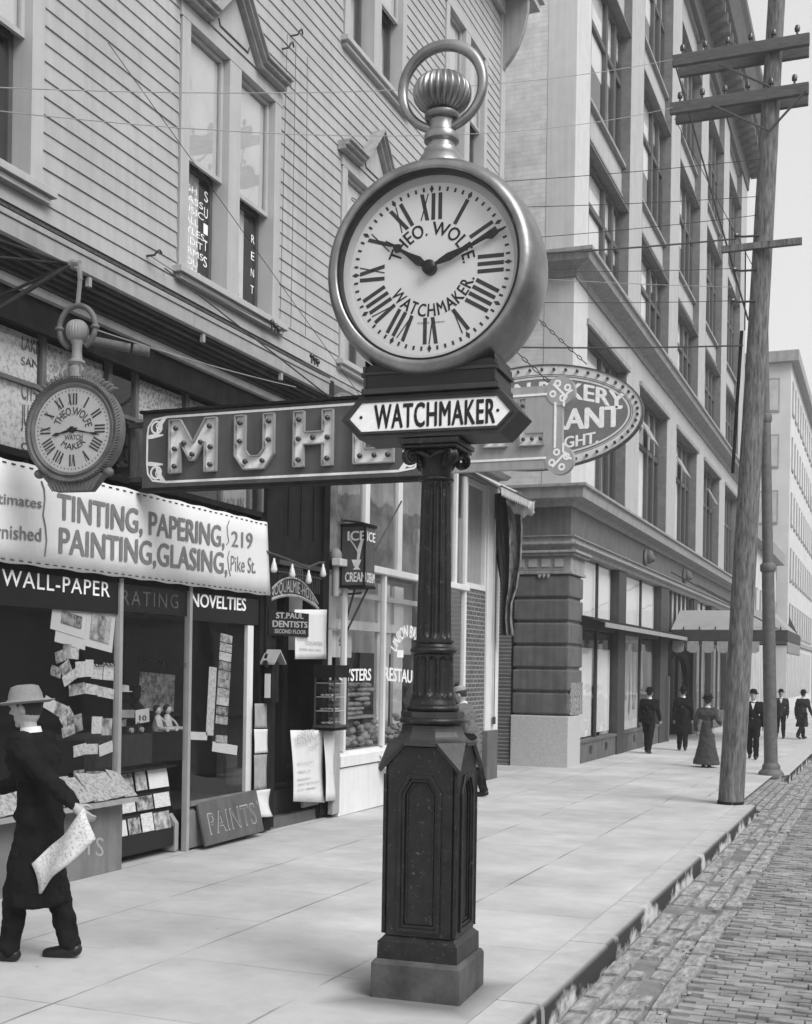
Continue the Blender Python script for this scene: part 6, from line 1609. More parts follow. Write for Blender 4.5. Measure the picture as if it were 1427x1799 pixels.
for tn, f0, f1, sp_ in slots:
    for k_, (a, b) in enumerate(sp_):
        p = MB(); y0_, y1_ = ya_ + .03 + a * (yb_ - ya_ - .14), ya_ + .03 + b * (yb_ - ya_ - .14); j = random.uniform(-.02, .03)
        P_ = lambda f, d=0.0: (-7.37 - .13 * f + .025 + d, .22 + .70 * f + .01)
        (xa_, za_), (xb_, zb_) = P_(f0 + .02, .008 * k_), P_(f1 + j - .02, .008 * k_)
        p.add([(xa_, y0_, za_), (xa_, y1_, za_), (xb_, y1_, zb_), (xb_, y0_, zb_)], [(0, 1, 2, 3)])
        mags.append(solo('magazine', f'magazine on the {tn} of the floor rack, {wds[k_]}', 'magazine', p, mats_[i], 'magazines on the floor rack', thick=.006)); i += 1
t = MB(); text_x(t, 'PACIFIC', -7.37 - .13 * .55 + .065, ya_ + .50, ya_ + .68, .22 + .7 * .55, .05, bold=.02); part('title', t, m_black, mags[6])
# sloping tray of papers under the wall-paper window
TY = thing('paper_tray', 'sloping tray of newspapers before the wall-paper window', 'tray', (-7.0, 9.0, .7))
p = MB(); p.prism([(SX + .12, .74), (SX + .30, .72), (SX + .30, .68), (SX + .12, .70)], Y0, M1 - .05, lambda u, v, q: (u, q, v)); part('ledge', p, m_pale_wood, TY)
p = MB()
for k_ in range(16):
    y = 7.8 + k_ * .165; p.add([(SX + .02 + .0, y, 1.0 - .02 * (k_ % 3)), (SX + .02, y + .22, .98 - .02 * (k_ % 2)), (SX + .27, y + .20, .735 + .012 * (k_ % 3)), (SX + .27, y - .02, .74)], [(0, 1, 2, 3)])
part('newspaper', p, printed('newsprint', .10, .36, 30, .45), TY, thick=.006)
p = MB(); text_photo(p, 'PAINTS', SX + .103, (60, 1490), (182, 1505), (60, 1455), bold=0.0); part('painted_word', p, m_panel2, TY)
# leaning board
PBd = thing('leaning_board', 'grey board lettered PAINTS leaning against the novelties window base', 'signboard', (-6.95, 12.6, 0))
A = [on_x(338, 1420, SX + .06), on_x(441, 1395, SX + .06)]; B = [Vector((-6.93, 12.22, gz(12.2) + .012)), Vector((-6.93, 13.62, gz(13.6) + .02))]
B = [Vector(Gp) for Gp in ((-7.10, 11.98, .02), (-7.10, 13.36, .03))]
A = [Vector((SX + .06, 11.98, .50)), Vector((SX + .06, 13.36, .53))]
nrm = Vector((.96, 0, .27)).normalized()
p = MB(); vs = [B[0], B[1], A[1], A[0]]; vs2 = [q - nrm * .03 for q in vs]
p.add(vs + vs2, [(0, 1, 2, 3), (7, 6, 5, 4), (0, 4, 5, 1), (1, 5, 6, 2), (2, 6, 7, 3), (3, 7, 4, 0)]); part('board', p, m_panel, PBd, bevel=.004)
p = MB()
def onb(u, v): 
    a = B[0] + (B[1] - B[0]) * u; b = A[0] + (A[1] - A[0]) * u; return tuple(a + (b - a) * v + nrm * .004)
vs, fs = glyphs('PAINTS', .012, 1.1); y0_, y1_ = caph(.012); xs = [q[0] for q in vs]; a_, b_2 = min(xs), max(xs)
p.add([onb(.10 + .8 * (x - a_) / (b_2 - a_), .22 + .5 * (y - y0_) / (y1_ - y0_)) for x, y in vs], fs); part('lettering', p, m_panel2, PBd)
p = MB(); vs, fs = glyphs('PAINTS', -.012, 1.13); y0_, y1_ = caph(-.012); xs = [q[0] for q in vs]; a_, b_2 = min(xs), max(xs)
p.add([tuple(Vector(onb(.115 + .775 * (x - a_) / (b_2 - a_), .25 + .44 * (y - y0_) / (y1_ - y0_))) + nrm * .002) for x, y in vs], fs); part('letter_filling', p, m_panel, PBd)
p = MB(); p.add([(RX + .055, 17.05, .74), (RX + .055, 17.75, .70), (RX + .30, 17.85, .52), (RX + .30, 17.2, .52)], [(0, 1, 2, 3)]); p.prism([(RX + .055, .72), (RX + .055, .55), (RX + .25, .53)], 17.1, 17.14, lambda u, v, q: (u, q, v))
solo('tilted_shelf', 'white tilted shelf board hooked on the restaurant sill', 'shelf', p, m_white, thick=.02)
# loaves and cakes in the restaurant window
p = MB()
for k_ in range(230):
    y = random.uniform(15.8, 18.6); z = .90 + abs(random.gauss(0, .13)); x = random.uniform(-7.75, RX - .12) ; p.ball((x, y, z), (.06, random.uniform(.06, .12), .045), 8, 5)
for k_ in range(160):
    y = random.uniform(15.85, 17.2); z = 1.37 + .07 * random.randint(0, 6); p.ball((random.uniform(-7.58, RX - .14), y, z), (.07, .10, .035), 8, 5)
o = struct('bread_pile', p, m_bread, kind='stuff', smooth=60)
tag(o, 'heaps of loaves behind the restaurant glass', 'bread')
# ------------------------------------------------------------------ poles and wires
def lean(base, top): return lambda t: Vector(base) + (Vector(top) - Vector(base)) * t
PB_, PT_ = (-2.36, 20.52, gz(20.5) - .1), (-1.80, 20.52, 13.6)
L = lean(PB_, PT_)
TP = thing('telegraph_pole', 'thick leaning timber utility pole with two crossarms at the kerb', 'pole', (PB_[0], PB_[1], gz(20.5)))
p = MB(); n = 40; vs, fs = [], []
for k in range(n + 1):
    t = k / n; c = L(t); r = .205 - .075 * t
    for i in range(28):
        a = 2 * pi * i / 28; rr = r * (1 + .03 * math.sin(3 * a + t * 5) + .018 * math.sin(9 * a + t * 11) + random.uniform(-.012, .012))
        vs.append((c.x + rr * math.cos(a), c.y + rr * math.sin(a), c.z))
for k in range(n):
    for i in range(28): j = (i + 1) % 28; fs.append((k * 28 + i, k * 28 + j, k * 28 + 28 + j, k * 28 + 28 + i))
fs.append(tuple(n * 28 + i for i in range(28))); p.add(vs, fs); part('shaft', p, m_pole, TP, smooth=60)
p = MB(); c = L(.0); p.lathe([(.212, gz(20.5) - .05), (.212, gz(20.5) + .05)], 24, (c.x, c.y, 0)); part('foot_band', p, m_dwood, TP)
def zat(z): return L((z - PB_[2]) / (PT_[2] - PB_[2]))
for z, x0, x1, hgt in ((12.12, -3.45, -1.30, .19), (11.34, -3.48, -1.30, .19)):
    p = MB(); c = zat(z); p.box(x0, x1, c.y - .24, c.y - .15, z - hgt / 2, z + hgt / 2); p.box(x0 + .03, x1 - .03, c.y + .15, c.y + .24, z - hgt / 2, z + hgt / 2)
    ca_ = part('crossarm', p, m_arm, TP, bevel=.012)
    for k in range(6):
        x = x0 + .16 + k * .36; q = MB(); q.lathe([(.018, z + .09), (.018, z + .15), (.04, z + .16), (.045, z + .21), (.03, z + .25)], 10, (x, c.y - .195, 0)); part('insulator', q, m_porcelain if False else m_bulb, ca_, smooth=50)
p = MB(); c = zat(11.3)
for sx_ in (-.9, .55): p.bar((c.x + sx_, c.y - .26, 11.28), (c.x, c.y - .2, 10.75), .05, .02)
p.bar((c.x - .8, c.y - .20, 11.95), (c.x, c.y - .22, 11.45), .05, .02); part('brace', p, m_arm, TP)
p = MB(); c = zat(8.95); p.box(c.x - .62, c.x + .62, c.y - .26, c.y - .17, 8.87, 8.97); part('side_arm', p, m_pole, TP)
p = MB()
for z in (9.1, 8.55, 8.05): c = zat(z); p.tube([(c.x - .05, c.y - .16, z), (c.x - .30, c.y - .2, z), (c.x - .38, c.y - .2, z + .02)], .018, 6); p.ball((c.x - .40, c.y - .2, z + .03), .045, 8, 6)
part('bracket_insulator', p, m_bulb, TP)
p = MB(); c0_, c1_ = zat(7.6), zat(5.4); p.tube([(c0_.x - .24, c0_.y - .12, 7.6), (c1_.x - .26, c1_.y - .12, 5.3)], .028, 8); p.tube([(c0_.x - .19, c0_.y - .14, 7.6), (c0_.x - .2, c0_.y - .14, 9.0)], .01, 6); part('conduit', p, m_dwood, TP)
LPt = (-2.86, 27.3, 12.5)
LPo = thing('street_lamp_post', 'slim grey iron trolley pole with ringed collars behind the timber pole', 'pole', (-2.30, 27.3, gz(27.3)))
Ll = lean((-2.30, 27.3, gz(27.3)), (-2.62, 27.3, 10.6))
p = MB()
def seg(t0, t1, r0, r1): p.tube([Ll(t0), Ll(t1)], [r0, r1], 16)
seg(0, .41, .145, .13); seg(.41, .71, .115, .105); seg(.71, 1.0, .09, .085); part('shaft', p, m_lampiron, LPo, smooth=50)
for t, r in ((.41, .165), (.71, .135)): p = MB(); p.tube([Ll(t - .004), Ll(t), Ll(t + .01), Ll(t + .014)], [r * .85, r, r, r * .8], 16); part('collar', p, m_lampiron, LPo, smooth=40)
p = MB(); z = gz(27.3); p.lathe([(.27, z - .05), (.27, z + .04), (.24, z + .08), (.19, z + .13), (.19, z + .20), (.16, z + .24), (.15, z + .26)], 24, (-2.30, 27.3, 0)); part('base', p, m_lampiron, LPo, smooth=40)
def wire(label, a, b, sag=.0, r=.008, m=None, kind='wire'):
    a, b = Vector(a), Vector(b); pts = [a + (b - a) * t + Vector((0, 0, -sag * 4 * t * (1 - t))) for t in [i / 16 for i in range(17)]]
    return solo('overhead_wire', label, 'wire', MB().tube(pts, r, 5), m or m_wire, 'overhead wires')
c9 = zat(9.05); c75 = zat(7.3)
wire('lowest dark overhead wire from the timber pole to the clapboard wall', (c75.x - .2, 20.35, 7.35), (WX + .03, 17.0, 6.95), .05, .014)
wire('thick double overhead cable from the upper bracket of the timber pole to the clapboard wall', (c9.x - .4, 20.32, 9.08), (WX + .03, 17.2, 8.3), .06, .015)
for k, (za, zb, yy) in enumerate(((8.6, 8.05, 16.9), (8.08, 7.75, 17.4), (8.3, 7.95, 16.4))):
    wire(['thin wire just under the double cable', 'lower thin wire from the third bracket', 'thin wire between the second and third brackets'][k] + ' running to the clapboard wall', (zat(za).x - .4, 20.32, za), (WX + .03, yy, zb), .05, .006, m_palewire if k == 2 else m_wire)
for k, (za, zb, yy) in enumerate(((10.35, 9.85, 18.4), (9.75, 9.35, 18.0), (9.45, 9.1, 19.0))):
    wire(['highest fine wire crossing the stone front above the dial', 'second fine wire crossing the stone front above the dial', 'third fine wire crossing the stone front above the dial'][k], (zat(za).x - .1, 20.4, za), (WX + .03, yy, zb), .05, .006)
for k, (xx, yy, z0, z1) in enumerate(((-3.30, 27.6, 12.3, 15.6), (-3.0, 29, 12.25, 15.2))): pass
wire('dark cable slanting down across the stone windows to the timber pole', (-3.4, 20.3, 12.05), (zat(7.9).x - .15, 20.35, 7.75), .0, .016)
wire('thin guy wire slanting beside the dark cable', (-3.45, 20.6, 11.3), (zat(8.7).x - .1, 20.6, 8.6), .0, .006)
wire('faint long wire sagging across the second storey from the left', on_x(-90, 150, -6.9), (-3.4, 20.4, 12.2), .25, .005, m_palewire)
wire('lower faint wire crossing the lettered upstairs window', on_x(-90, 185, -6.9), (-3.4, 20.4, 11.4), .35, .005, m_palewire)
wire('fine wire slanting down past the lettered window to the cornice', on_x(190, 75, -7.0), on_x(640, 705, -6.6), .0, .004)
wire('fine wire from the wall hook to the sill insulator', on_x(262, 448, -7.2), on_x(478, 570, -7.15), .04, .004)
wire('pale wire from the carved watch sign along the cornice', on_x(165, 578, -6.75), on_x(520, 680, -6.75), .03, .006, m_palewire)
for k, (x, x2) in enumerate(((505, 492), (520, 511), (540, 537))):
    wire(['left', 'middle', 'right'][k] + ' fine hanging wire on the clapboards above the cornice end', on_x(x, 60 + k * 20, -7.2), on_x(x2, 560 + 15 * k, -7.2), .0, .0035)
for lb, cx_, cy_ in (('insulator knobs at the right end of the lettered window sill', 478, 566), ('insulator knobs on the ledge right of the cornice end', 548, 625)):
    c = on_x(cx_, cy_, -7.12); q = MB()
    for k in range(3): q.ball((c.x, c.y + .09 * k, c.z - .02 * k), .035, 8, 6); q.lathe([(.015, c.z - .1), (.015, c.z)], 6, (c.x, c.y + .09 * k, 0))
    solo('insulator_rack', lb, 'insulator', q, m_bulb, 'insulators on the clapboard wall', smooth=60)
for lb, cx_, cy_, s_ in (('small dark curled iron hook high on the clapboards', 516, 62, 1), ('second curled iron hook on the clapboards', 500, 85, 1), ('little bent hook left of the lettered window', 263, 449, .7)):
    c = on_x(cx_, cy_, -7.25); q = MB(); q.tube([(c.x - .04, c.y, c.z), (c.x + .06, c.y, c.z), (c.x + .09, c.y, c.z + .05 * s_), (c.x + .09, c.y + .05, c.z + .09 * s_), (c.x + .08, c.y + .1, c.z + .05)], .012, 6); solo('wall_hook', lb, 'hook', q, m_bare_iron, 'hooks on the clapboards')

# ------------------------------------------------------------------ people
def caps(mb, a, b, r0, r1, n=10):
    a, b = Vector(a), Vector(b); d = (b - a)
    L_ = d.length; t = d / L_ if L_ > 1e-6 else Vector((0, 0, 1))
    pts, rs = [], []
    for k in range(4): th = pi / 2 * k / 4; pts.append(a - t * r0 * math.cos(th)); rs.append(max(.001, r0 * math.sin(th)))
    pts.append(a); rs.append(r0); pts.append(b); rs.append(r1)
    for k in range(3, -1, -1): th = pi / 2 * k / 4; pts.append(b + t * r1 * math.cos(th)); rs.append(max(.001, r1 * math.sin(th)))
    mb.tube(pts, rs, n)
def fuse(name, mb, m, root, vox, parent=None):
    me = bpy.data.meshes.new(name); me.from_pydata(mb.v, [], mb.f); me.update()
    o = bpy.data.objects.new(name, me); C.objects.link(o)
    md = o.modifiers.new('r', 'REMESH'); md.mode = 'VOXEL'; md.voxel_size = vox; md.use_smooth_shade = True
    sm = o.modifiers.new('s', 'SMOOTH'); sm.factor = .5; sm.iterations = 3
    if name in ('jacket', 'overcoat', 'trousers', 'dress'):      # creases in the cloth
        tx_ = bpy.data.textures.get('creases') or bpy.data.textures.new('creases', 'CLOUDS'); tx_.noise_scale = .11; tx_.noise_depth = 2
        dp_ = o.modifiers.new('d', 'DISPLACE'); dp_.texture = tx_; dp_.strength = .045; dp_.mid_level = .5; dp_.texture_coords = 'LOCAL'
    dg = bpy.context.evaluated_depsgraph_get(); me2 = bpy.data.meshes.new_from_object(o.evaluated_get(dg))
    o.modifiers.clear(); o.data = me2; bpy.data.meshes.remove(me); me2.name = name
    me2.materials.clear(); me2.materials.append(m)
    me2.polygons.foreach_set('use_smooth', [True] * len(me2.polygons))
    o.parent = parent or root; return o
def person(label, loc, rot, h=1.74, legs=(22, 5, -20, 28), arms=(-18, 15, 16, 25), leanf=4, sex='m', coat='jacket', mcoat=m_coat, mleg=m_coat, hat='bowler', group='people on the sidewalk', vox=.014, hold=None, spread=4, headturn=0, headdown=0, hands=False, brim=.16):
    """faces its own -Y; legs: hip and knee angles of left and right; arms: shoulder and elbow angles of left and right (forward positive)"""
    root = thing('person', label, 'person', loc, rad(rot), group)
    s = h / 1.74
    th, sh_, tor = .42 * s, .42 * s, .50 * s
    def fwd(a): return Vector((0, -math.sin(rad(a)), -math.cos(rad(a))))
    hipz = 0; J = {}
    for sd_, hp, kn in (('L', legs[0], legs[1]), ('R', legs[2], legs[3])):
        x = (.09 if sd_ == 'L' else -.09) * s; H_ = Vector((x, 0, 0)); K = H_ + fwd(hp) * th; A_ = K + fwd(hp - kn) * sh_
        J[sd_] = [H_, K, A_, kn, hp]
    low = min(J['L'][2].z, J['R'][2].z); up = Vector((0, 0, -low + .085 * s))
    for k in 'LR': J[k][:3] = [q + up for q in J[k][:3]]
    pel = up + Vector((0, 0, .02)); ln = rad(leanf); spine = Vector((0, -math.sin(ln), math.cos(ln)))
    chest = pel + spine * .36 * s; neck = pel + spine * .52 * s; sl = [neck + Vector((.185 * s * q, 0, -.055 * s)) for q in (1, -1)]
    hd = neck + spine * .07 * s + Vector((0, -.02 - .05 * math.sin(rad(headdown)), .115 * s - .03 * math.sin(rad(headdown))))
    AJ = {}
    for i, sd_ in enumerate('LR'):
        so = .0; q = 1 if sd_ == 'L' else -1
        d1 = fwd(arms[2 * i]) + Vector((q * math.sin(rad(spread + 6)), 0, 0)); d1.normalize(); E_ = sl[i] + d1 * .29 * s
        d2 = fwd(arms[2 * i] + arms[2 * i + 1]) + Vector((q * .03, 0, 0)); d2.normalize(); Wr = E_ + d2 * .25 * s; AJ[sd_] = [sl[i], E_, Wr, d2]
    # the body: one continuous surface
    b = MB()
    bw_ = .12 if coat != 'dress' else .085
    caps(b, pel + Vector((-.06 * s, 0, 0)), pel + Vector((.06 * s, 0, 0)), bw_ * s, bw_ * s); caps(b, pel, chest, bw_ * s, (bw_ + .005) * s); caps(b, chest + Vector((-.08 * s, 0, 0)), chest + Vector((.08 * s, 0, 0)), .11 * s, .11 * s)
    caps(b, sl[0], sl[1], .065 * s, .065 * s); caps(b, neck - spine * .05, hd - Vector((0, 0, .04)), .056 * s, .052 * s)
    hb_ = MB(); hb_.ball((0, 0, 0), (.075 * s, .095 * s, .118 * s), 16, 12); hb_.ball((0, -.03 * s, -.06 * s), (.055 * s, .065 * s, .062 * s), 12, 8)
    hb_.tube([(0, -.088 * s, .022 * s), (0, -.112 * s, -.012 * s), (0, -.09 * s, -.022 * s)], [.010 * s, .016 * s, .011 * s], 7); hb_.ball((0, -.086 * s, -.052 * s), (.026 * s, .012 * s, .011 * s), 8, 6); hb_.ball((0, -.080 * s, -.094 * s), (.026 * s, .02 * s, .02 * s), 8, 6)
    hb_.tube([(-.05 * s, -.082 * s, .034 * s), (0, -.094 * s, .036 * s), (.05 * s, -.082 * s, .034 * s)], .011 * s, 6)
    for q in (1, -1): hb_.ball((q * .078 * s, .005, -.008), (.012 * s, .024 * s, .034 * s), 8, 6)
    RM = Matrix.Translation(hd) @ Matrix.Rotation(rad(headturn), 4, 'Z') @ Matrix.Rotation(rad(headdown), 4, 'X')
    b.add([tuple(RM @ Vector(v)) for v in hb_.v], hb_.f)
    for k in 'LR':
        H_, K, A_, kn, hp = J[k]; caps(b, H_, K, .082 * s, .055 * s); caps(b, K, A_, .056 * s, .038 * s)
        ft = Vector((0, -math.cos(rad(max(-25, min(hp - kn, 40)) * .8)), .0 + math.sin(rad(max(-40, min(hp - kn, 30)) * .6)))); caps(b, A_ + Vector((0, .02, -.045 * s)), A_ + ft * .14 * s + Vector((0, 0, -.05 * s)), .036 * s, .03 * s)
        S_, E_, Wr, d2 = AJ[k]; caps(b, S_, E_, .05 * s, .041 * s); caps(b, E_, Wr, .041 * s, .028 * s)
        q = 1 if k == 'L' else -1; px_ = Vector((q, 0, 0)); fw = d2.cross(px_) * q
        caps(b, Wr + d2 * .03, Wr + d2 * .085 * s, .030 * s, .034 * s)
        side = d2.cross(Vector((1, 0, 0))).normalized()
        for fi in range(4):                     # four fingers, unequal and curled, and a thumb from the side of the palm
            o_ = (fi - 1.5) * .019 * s; L2 = (.075, .085, .080, .062)[fi] * s; k0 = Wr + d2 * .10 * s + side * o_; k1 = k0 + (d2 * .8 - px_ * .45).normalized() * L2 * .55; k2 = k1 + (d2 * .35 - px_ * .9).normalized() * L2 * .45
            caps(b, k0, k1, .0105 * s, .0095 * s, 7); caps(b, k1, k2, .0095 * s, .008 * s, 7)
        t0 = Wr + d2 * .045 * s - side * .03 * s; t1 = t0 + (d2 * .6 - side * .7 - px_ * .2).normalized() * .04 * s; caps(b, t0, t1, .013 * s, .011 * s, 7); caps(b, t1, t1 + (d2 * .9 - px_ * .4).normalized() * .03 * s, .011 * s, .009 * s, 7)
    body = fuse('body', b, m_skin, root, vox * .75 if hands else vox)
    # trousers or skirt
    if coat != 'dress':
        t = MB(); caps(t, pel + Vector((-.06 * s, 0, 0)), pel + Vector((.06 * s, 0, 0)), .135 * s, .135 * s)
        for k in 'LR': H_, K, A_, kn, hp = J[k]; caps(t, H_, K, .105 * s, .082 * s); caps(t, K, A_ + (A_ - K).normalized() * -.01, .083 * s, .068 * s)
        fuse('trousers', t, mleg, root, vox)
    sh2 = MB()
    for k in 'LR':
        H_, K, A_, kn, hp = J[k]; ft = Vector((0, -math.cos(rad(max(-25, min(hp - kn, 40)) * .8)), math.sin(rad(max(-40, min(hp - kn, 30)) * .6)))); caps(sh2, A_ + Vector((0, .03 * s, -.040 * s)), A_ + ft * .16 * s + Vector((0, 0, -.048 * s)), .047 * s, .040 * s); caps(sh2, A_ + Vector((0, 0, -.03)), A_ + Vector((0, 0, .05)), .045 * s, .045 * s)
    fuse('shoes', sh2, m_shoe, root, vox * .8)
    # coat
    c = MB()
    wst = .13 if coat != 'dress' else .108
    caps(c, chest + Vector((-.09 * s, 0, 0)), chest + Vector((.09 * s, 0, 0)), .138 * s, .138 * s); caps(c, pel + spine * .16 * s, chest, wst * s, .14 * s); caps(c, sl[0] + Vector((-.01, 0, 0)), sl[1] + Vector((.01, 0, 0)), .082 * s, .082 * s); caps(c, chest, neck - spine * .03, .13 * s, .085 * s)
    for k in 'LR': S_, E_, Wr, d2 = AJ[k]; caps(c, S_, E_, .082 * s, .062 * s); caps(c, E_, Wr - d2 * .01, .062 * s, .05 * s)
    def skirt(z0, z1, r0, r1, ry=.8, wave=.03, off=0.0):
        n = 30; vs, fs = [], []; rowsn = 10
        for k in range(rowsn + 1):
            t_ = k / rowsn; rr = r0 + (r1 - r0) * t_ ** (1.0 if coat != 'dress' else 1.4)
            for i in range(n): a = 2 * pi * i / n; q = rr * (1 + wave * t_ * math.sin(7 * a + 1.3)); vs.append((pel.x + q * math.cos(a), pel.y + off * t_ + q * ry * math.sin(a), z0 + (z1 - z0) * t_))
        for k in range(rowsn):
            for i in range(n): j = (i + 1) % n; fs.append((k * n + i, k * n + j, k * n + n + j, k * n + n + i))
        fs.append(tuple(range(n))); fs.append(tuple(rowsn * n + i for i in range(n))[::-1]); c.add(vs, fs)
    zl = {'jacket': pel.z - .14 * s, 'overcoat': pel.z - (.46 if not hands else .56) * s, 'dress': .07}[coat]
    skirt(pel.z + .18 * s, zl, .155 * s if coat != 'dress' else .135 * s, (.185 if coat == 'jacket' else .23 if coat == 'overcoat' else .33) * s, ry=.8 if coat != 'dress' else .95, off=.0)
    co = fuse({'jacket': 'jacket', 'overcoat': 'overcoat', 'dress': 'dress'}[coat], c, mcoat, root, vox)
    if coat != 'dress' or True:
        k_ = MB(); nb = neck + spine * .035 * s; k_.tube([nb - spine * .02, nb + spine * .02 * s], [.07 * s, .063 * s], 16); part('collar', k_, m_shirt, root, world=False, smooth=60)
        if coat == 'jacket': f_ = MB(); f_.add([tuple(neck + Vector((-.05 * s, -.095 * s, -.01))), tuple(neck + Vector((.05 * s, -.095 * s, -.01))), tuple(chest + Vector((0, -.150 * s, -.02 * s)))], [(0, 1, 2)]); part('shirt_front', f_, m_shirt, root, world=False, thick=.01)
    # hair and hat
    hr = MB(); hr.ball((0, .018 * s, .018 * s), (.082 * s, .092 * s, .112 * s), 16, 10)
    if sex == 'f': hr.ball((0, .085 * s, -.02 * s), (.06 * s, .05 * s, .06 * s), 12, 8); hr.ball((0, .03 * s, .03 * s), (.105 * s, .11 * s, .10 * s), 14, 8)
    cut = [(x, y, z) for x, y, z in hr.v]
    cut = [(x, max(y, -.055 * s) if z < .05 * s else y, z) for x, y, z in cut]
    m2 = MB(); m2.add([tuple(RM @ Vector(v)) for v in cut], hr.f); part('hair', m2, m_hair, root, world=False, smooth=60)
    ht = MB()
    if hat == 'bowler': prof = [(.0, .165), (.05, .162), (.078, .14), (.089, .10), (.090, .062), (.092, .055), (.128, .052), (.132, .058), (.13, .048), (.09, .045)]
    elif hat == 'straw': prof = [(0, .140), (.045, .150), (.08, .138), (.097, .09), (.10, .06), (brim * .8, .036), (brim, .046), (brim + .004, .040), (brim * .8, .026), (.095, .046)]
    elif hat == 'wide': prof = [(0, .15), (.07, .148), (.10, .12), (.11, .09), (.135, .085), (.14, .075), (.13, .065), (.09, .06)]
    else: prof = [(0, .14), (.06, .138), (.09, .10), (.092, .06), (.09, .05)]
    ht.lathe([(max(r, .001) * s, z * s) for r, z in prof][::-1], 32, cap=False)
    tilt = Matrix.Rotation(rad(-8), 4, 'X')
    m3 = MB(); m3.add([tuple(RM @ tilt @ Vector((x, y * 1.12, z))) for x, y, z in ht.v], ht.f); hto = part('hat', m3, {'bowler': m_coat, 'straw': m_straw, 'wide': m_coat, 'cap': m_oldpaper}[hat], root, world=False, smooth=50)
    if hat == 'straw': q = MB(); q.lathe([(.097 * s, .062 * s), (.094 * s, .09 * s)], 28, cap=False); m4 = MB(); m4.add([tuple(RM @ tilt @ Vector((x, y * 1.12, z))) for x, y, z in q.v], q.f); part('hat_band', m4, m_oval, hto, world=False)
    if hat == 'wide':
        q = MB()
        for k in range(14): a = k * .7; q.ball((.07 * math.cos(a) * s, .07 * math.sin(a) * s, (.13 + .02 * math.sin(k * 2)) * s), .035 * s, 7, 5)
        m4 = MB(); m4.add([tuple(RM @ Vector(v)) for v in q.v], q.f); part('hat_trimming', m4, m_coat2, hto, world=False, smooth=60)
    root['wrist'] = tuple(AJ['R'][2] + AJ['R'][3] * .09 * s)
    return root, AJ, pel
g_ = lambda x, y: (x, y, gz(y))
near, AJn, _ = person('person in a long black overcoat and pale wide-brimmed hat striding past the paint shop', g_(-5.47, 6.98), -78, 1.87, legs=(13, 6, -9, 8), arms=(-50, 2, 30, 42), leanf=7, coat='overcoat', mcoat=m_coat, hat='straw', group='people on the sidewalk', vox=.009, hands=True, headdown=14, brim=.165)
person('person in a dark jacket walking away nearest the display windows', g_(-6.0, 33.2), 172, 1.74, legs=(14, 6, -12, 10), arms=(-10, 15, 12, 20), vox=.016)
person('person in a long black overcoat walking away before the arched entrance', g_(-5.38, 35.1), 184, 1.76, legs=(10, 8, -14, 12), arms=(-6, 12, 8, 14), coat='overcoat', vox=.016)
person('person in a long dark dress and trimmed hat with a hand on the hip', g_(-3.86, 28.8), 176, 1.62, legs=(6, 4, -8, 8), arms=(-8, 30, -25, 95), sex='f', coat='dress', mcoat=m_dress, hat='wide', vox=.015, spread=16)
person('person in a dark suit and white collar walking towards the camera beside the timber pole', g_(-3.20, 32.5), 2, 1.76, legs=(18, 8, -14, 20), arms=(-14, 14, 16, 18), vox=.016)
person('person in a dark coat walking towards the camera far along the sidewalk', g_(-3.5, 45), 8, 1.72, legs=(24, 8, -20, 24), arms=(-16, 14, 16, 18), coat='jacket', mcoat=m_coat2, vox=.018)
person('person in a dark coat at the right edge far along the sidewalk', g_(-2.75, 44.6), 150, 1.70, legs=(20, 8, -18, 20), arms=(-12, 14, 14, 18), coat='overcoat', mcoat=m_coat2, vox=.018)
person('person in a grey coat stooping half hidden behind the fluted column', g_(-6.46, 19.4), -95, 1.84, legs=(12, 8, -10, 8), arms=(14, 40, 12, 40), leanf=15, coat='overcoat', mcoat=mat('grey_wool', .12, .95, .3, 20.0), hat='cap', vox=.013, headdown=25)
# papers carried by the near person
M4 = near.matrix_world if False else (Matrix.Translation(near.location) @ Matrix.Rotation(near.rotation_euler.z, 4, 'Z'))
wp_ = M4 @ (AJn['L'][2] + AJn['L'][3] * .10)
p = MB(); p.grid(14, 8, lambda u, v: (wp_.x - .38 + .45 * u + .06 * v, wp_.y - .04 + .05 * math.sin(u * 5 + v * 2) - .03 * v, wp_.z - .35 + .39 * u - .20 * v + .02 * math.sin(u * 7)))
solo('newspaper', 'white rolled newspaper swinging in the hand of the striding person', 'newspaper', p, m_type, smooth=80, thick=.02)

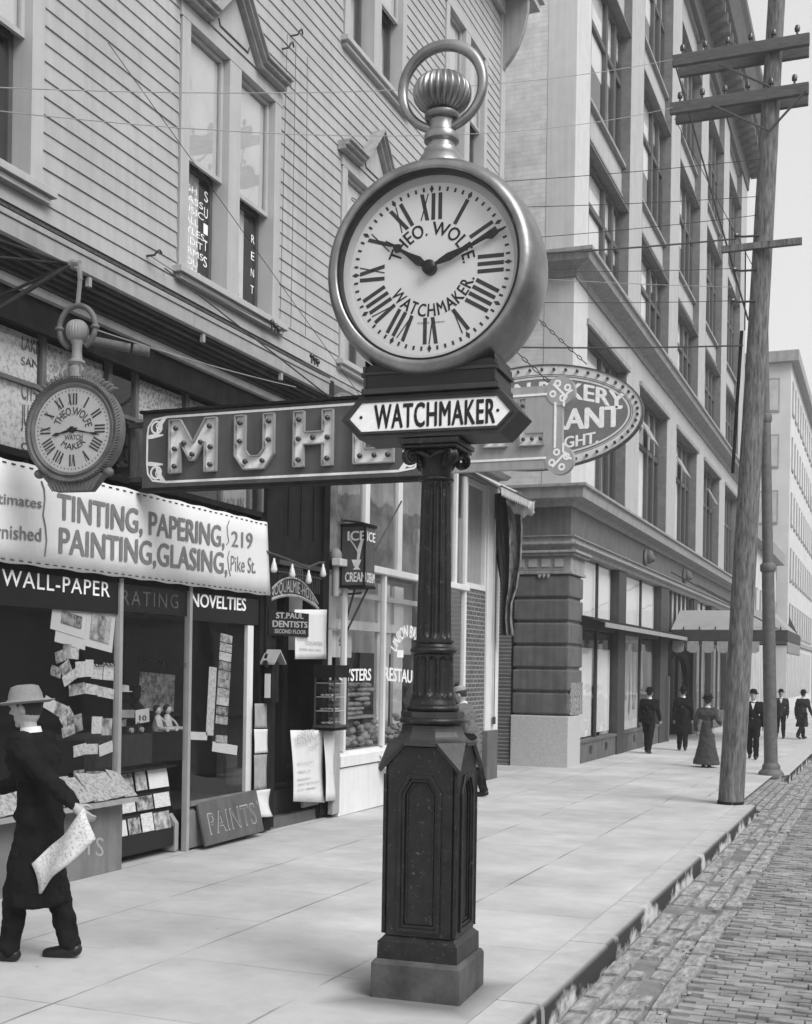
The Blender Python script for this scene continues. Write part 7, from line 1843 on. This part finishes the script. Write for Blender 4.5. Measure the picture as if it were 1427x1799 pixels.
# ------------------------------------------------------------------ buildings farther on and across the road
def block(label, x0, x1, y0, y1, h, m, faces, fw=1.3, fh=2.0, pit=2.6, fl_=3.7, z0=4.6, cor=.5):
    b = thing('commercial_building', label, 'building', ((x0 + x1) / 2, (y0 + y1) / 2, gz(y0)))
    w_ = MB(); w_.box(x0, x1, y0, y1, -1.5, h); part('wall', w_, m, b)
    c = MB(); c.box(x0 - cor, x1 + cor, y0 - cor, y1 + cor, h + .002, h + .7); part('cornice', c, m_terra_mid, b); c = MB(); c.box(x0 - .15, x1 + .15, y0 - .15, y1 + .15, 4.0, 4.3); part('string_course', c, m_terra_mid, b)
    for f in faces:
        z = z0
        a0, a1 = (x0, x1) if f in 'sn' else (y0, y1)
        while z + fh < h - .6:
            a = a0 + pit * .5
            while a + fw < a1 - .2:
                fr_, pn_ = MB(), MB()
                if f == 's': fr_.box(a - .1, a + fw + .1, y0 - .06, y0 - .004, z - .12, z + fh + .12); pn_.box(a, a + fw, y0 - .09, y0 - .062, z, z + fh)
                elif f == 'e': fr_.box(x1 + .004, x1 + .06, a - .1, a + fw + .1, z - .12, z + fh + .12); pn_.box(x1 + .062, x1 + .09, a, a + fw, z, z + fh)
                elif f == 'w': fr_.box(x0 - .06, x0 - .004, a - .1, a + fw + .1, z - .12, z + fh + .12); pn_.box(x0 - .09, x0 - .062, a, a + fw, z, z + fh)
                wo_ = part('window', fr_, m_terra_mid, b); part('pane', pn_, m_haze_glass, wo_)
                a += pit
            z += fl_
        k = a0 + .4
        while k + 2.6 < a1:
            s_ = MB()
            if f == 'e': s_.box(x1 + .004, x1 + .03, k, k + 2.6, .4, 3.6)
            elif f == 'w': s_.box(x0 - .03, x0 - .004, k, k + 2.6, .4, 3.6)
            else: s_.box(k, k + 2.6, y0 - .03, y0 - .004, .4, 3.6)
            k += 3.2; part('shop_glass', s_, m_haze_glass, b)
m_haze_glass = mat('haze_paled_glass', .47, .15, .2, 1.0, spec=.8)  # panes paled in colour to stand in for distance haze
m_farwall = mat('distant_wall', .55, .85, .08, .8)
m_farwall2 = mat('distant_grey_wall', .45, .85, .12, .8)
block('pale distant building closing the view at the right edge', -20, -6.2, 84, 112, 22.5, m_farwall, 'se')
block('grey distant building beyond the pale one', -20, -6.0, 114, 150, 17, m_farwall2, 'se')
block('low pale distant shop row between the stone building and the pale building', -20, -6.8, 62.5, 82, 9, m_farwall, 'se')
block('pale three storey row across the road opposite the paint shop', 20, 32, -14, 18, 10.5, m_farwall, 'w')
block('grey two storey row across the road opposite the alley', 20, 32, 18.6, 46, 8.0, m_farwall2, 'w')
block('tall pale row across the road far along the street', 20, 32, 47, 90, 13, m_farwall, 'w')
# ------------------------------------------------------------------ thin city haze
HD = 0.0017
hm = bpy.data.materials.new('haze'); hm.use_nodes = True
hn, hl = hm.node_tree.nodes, hm.node_tree.links
hn.remove(hn['Principled BSDF'])
pv = hn.new('ShaderNodeVolumePrincipled'); pv.inputs['Density'].default_value = HD; pv.inputs['Color'].default_value = (.92, .92, .92, 1); pv.inputs['Anisotropy'].default_value = .2
hl.new(pv.outputs[0], hn['Material Output'].inputs['Volume'])
hb2 = MB(); hb2.box(-440, 440, -320, 720, -4.2, 31)
struct('haze', hb2, hm, kind='stuff')
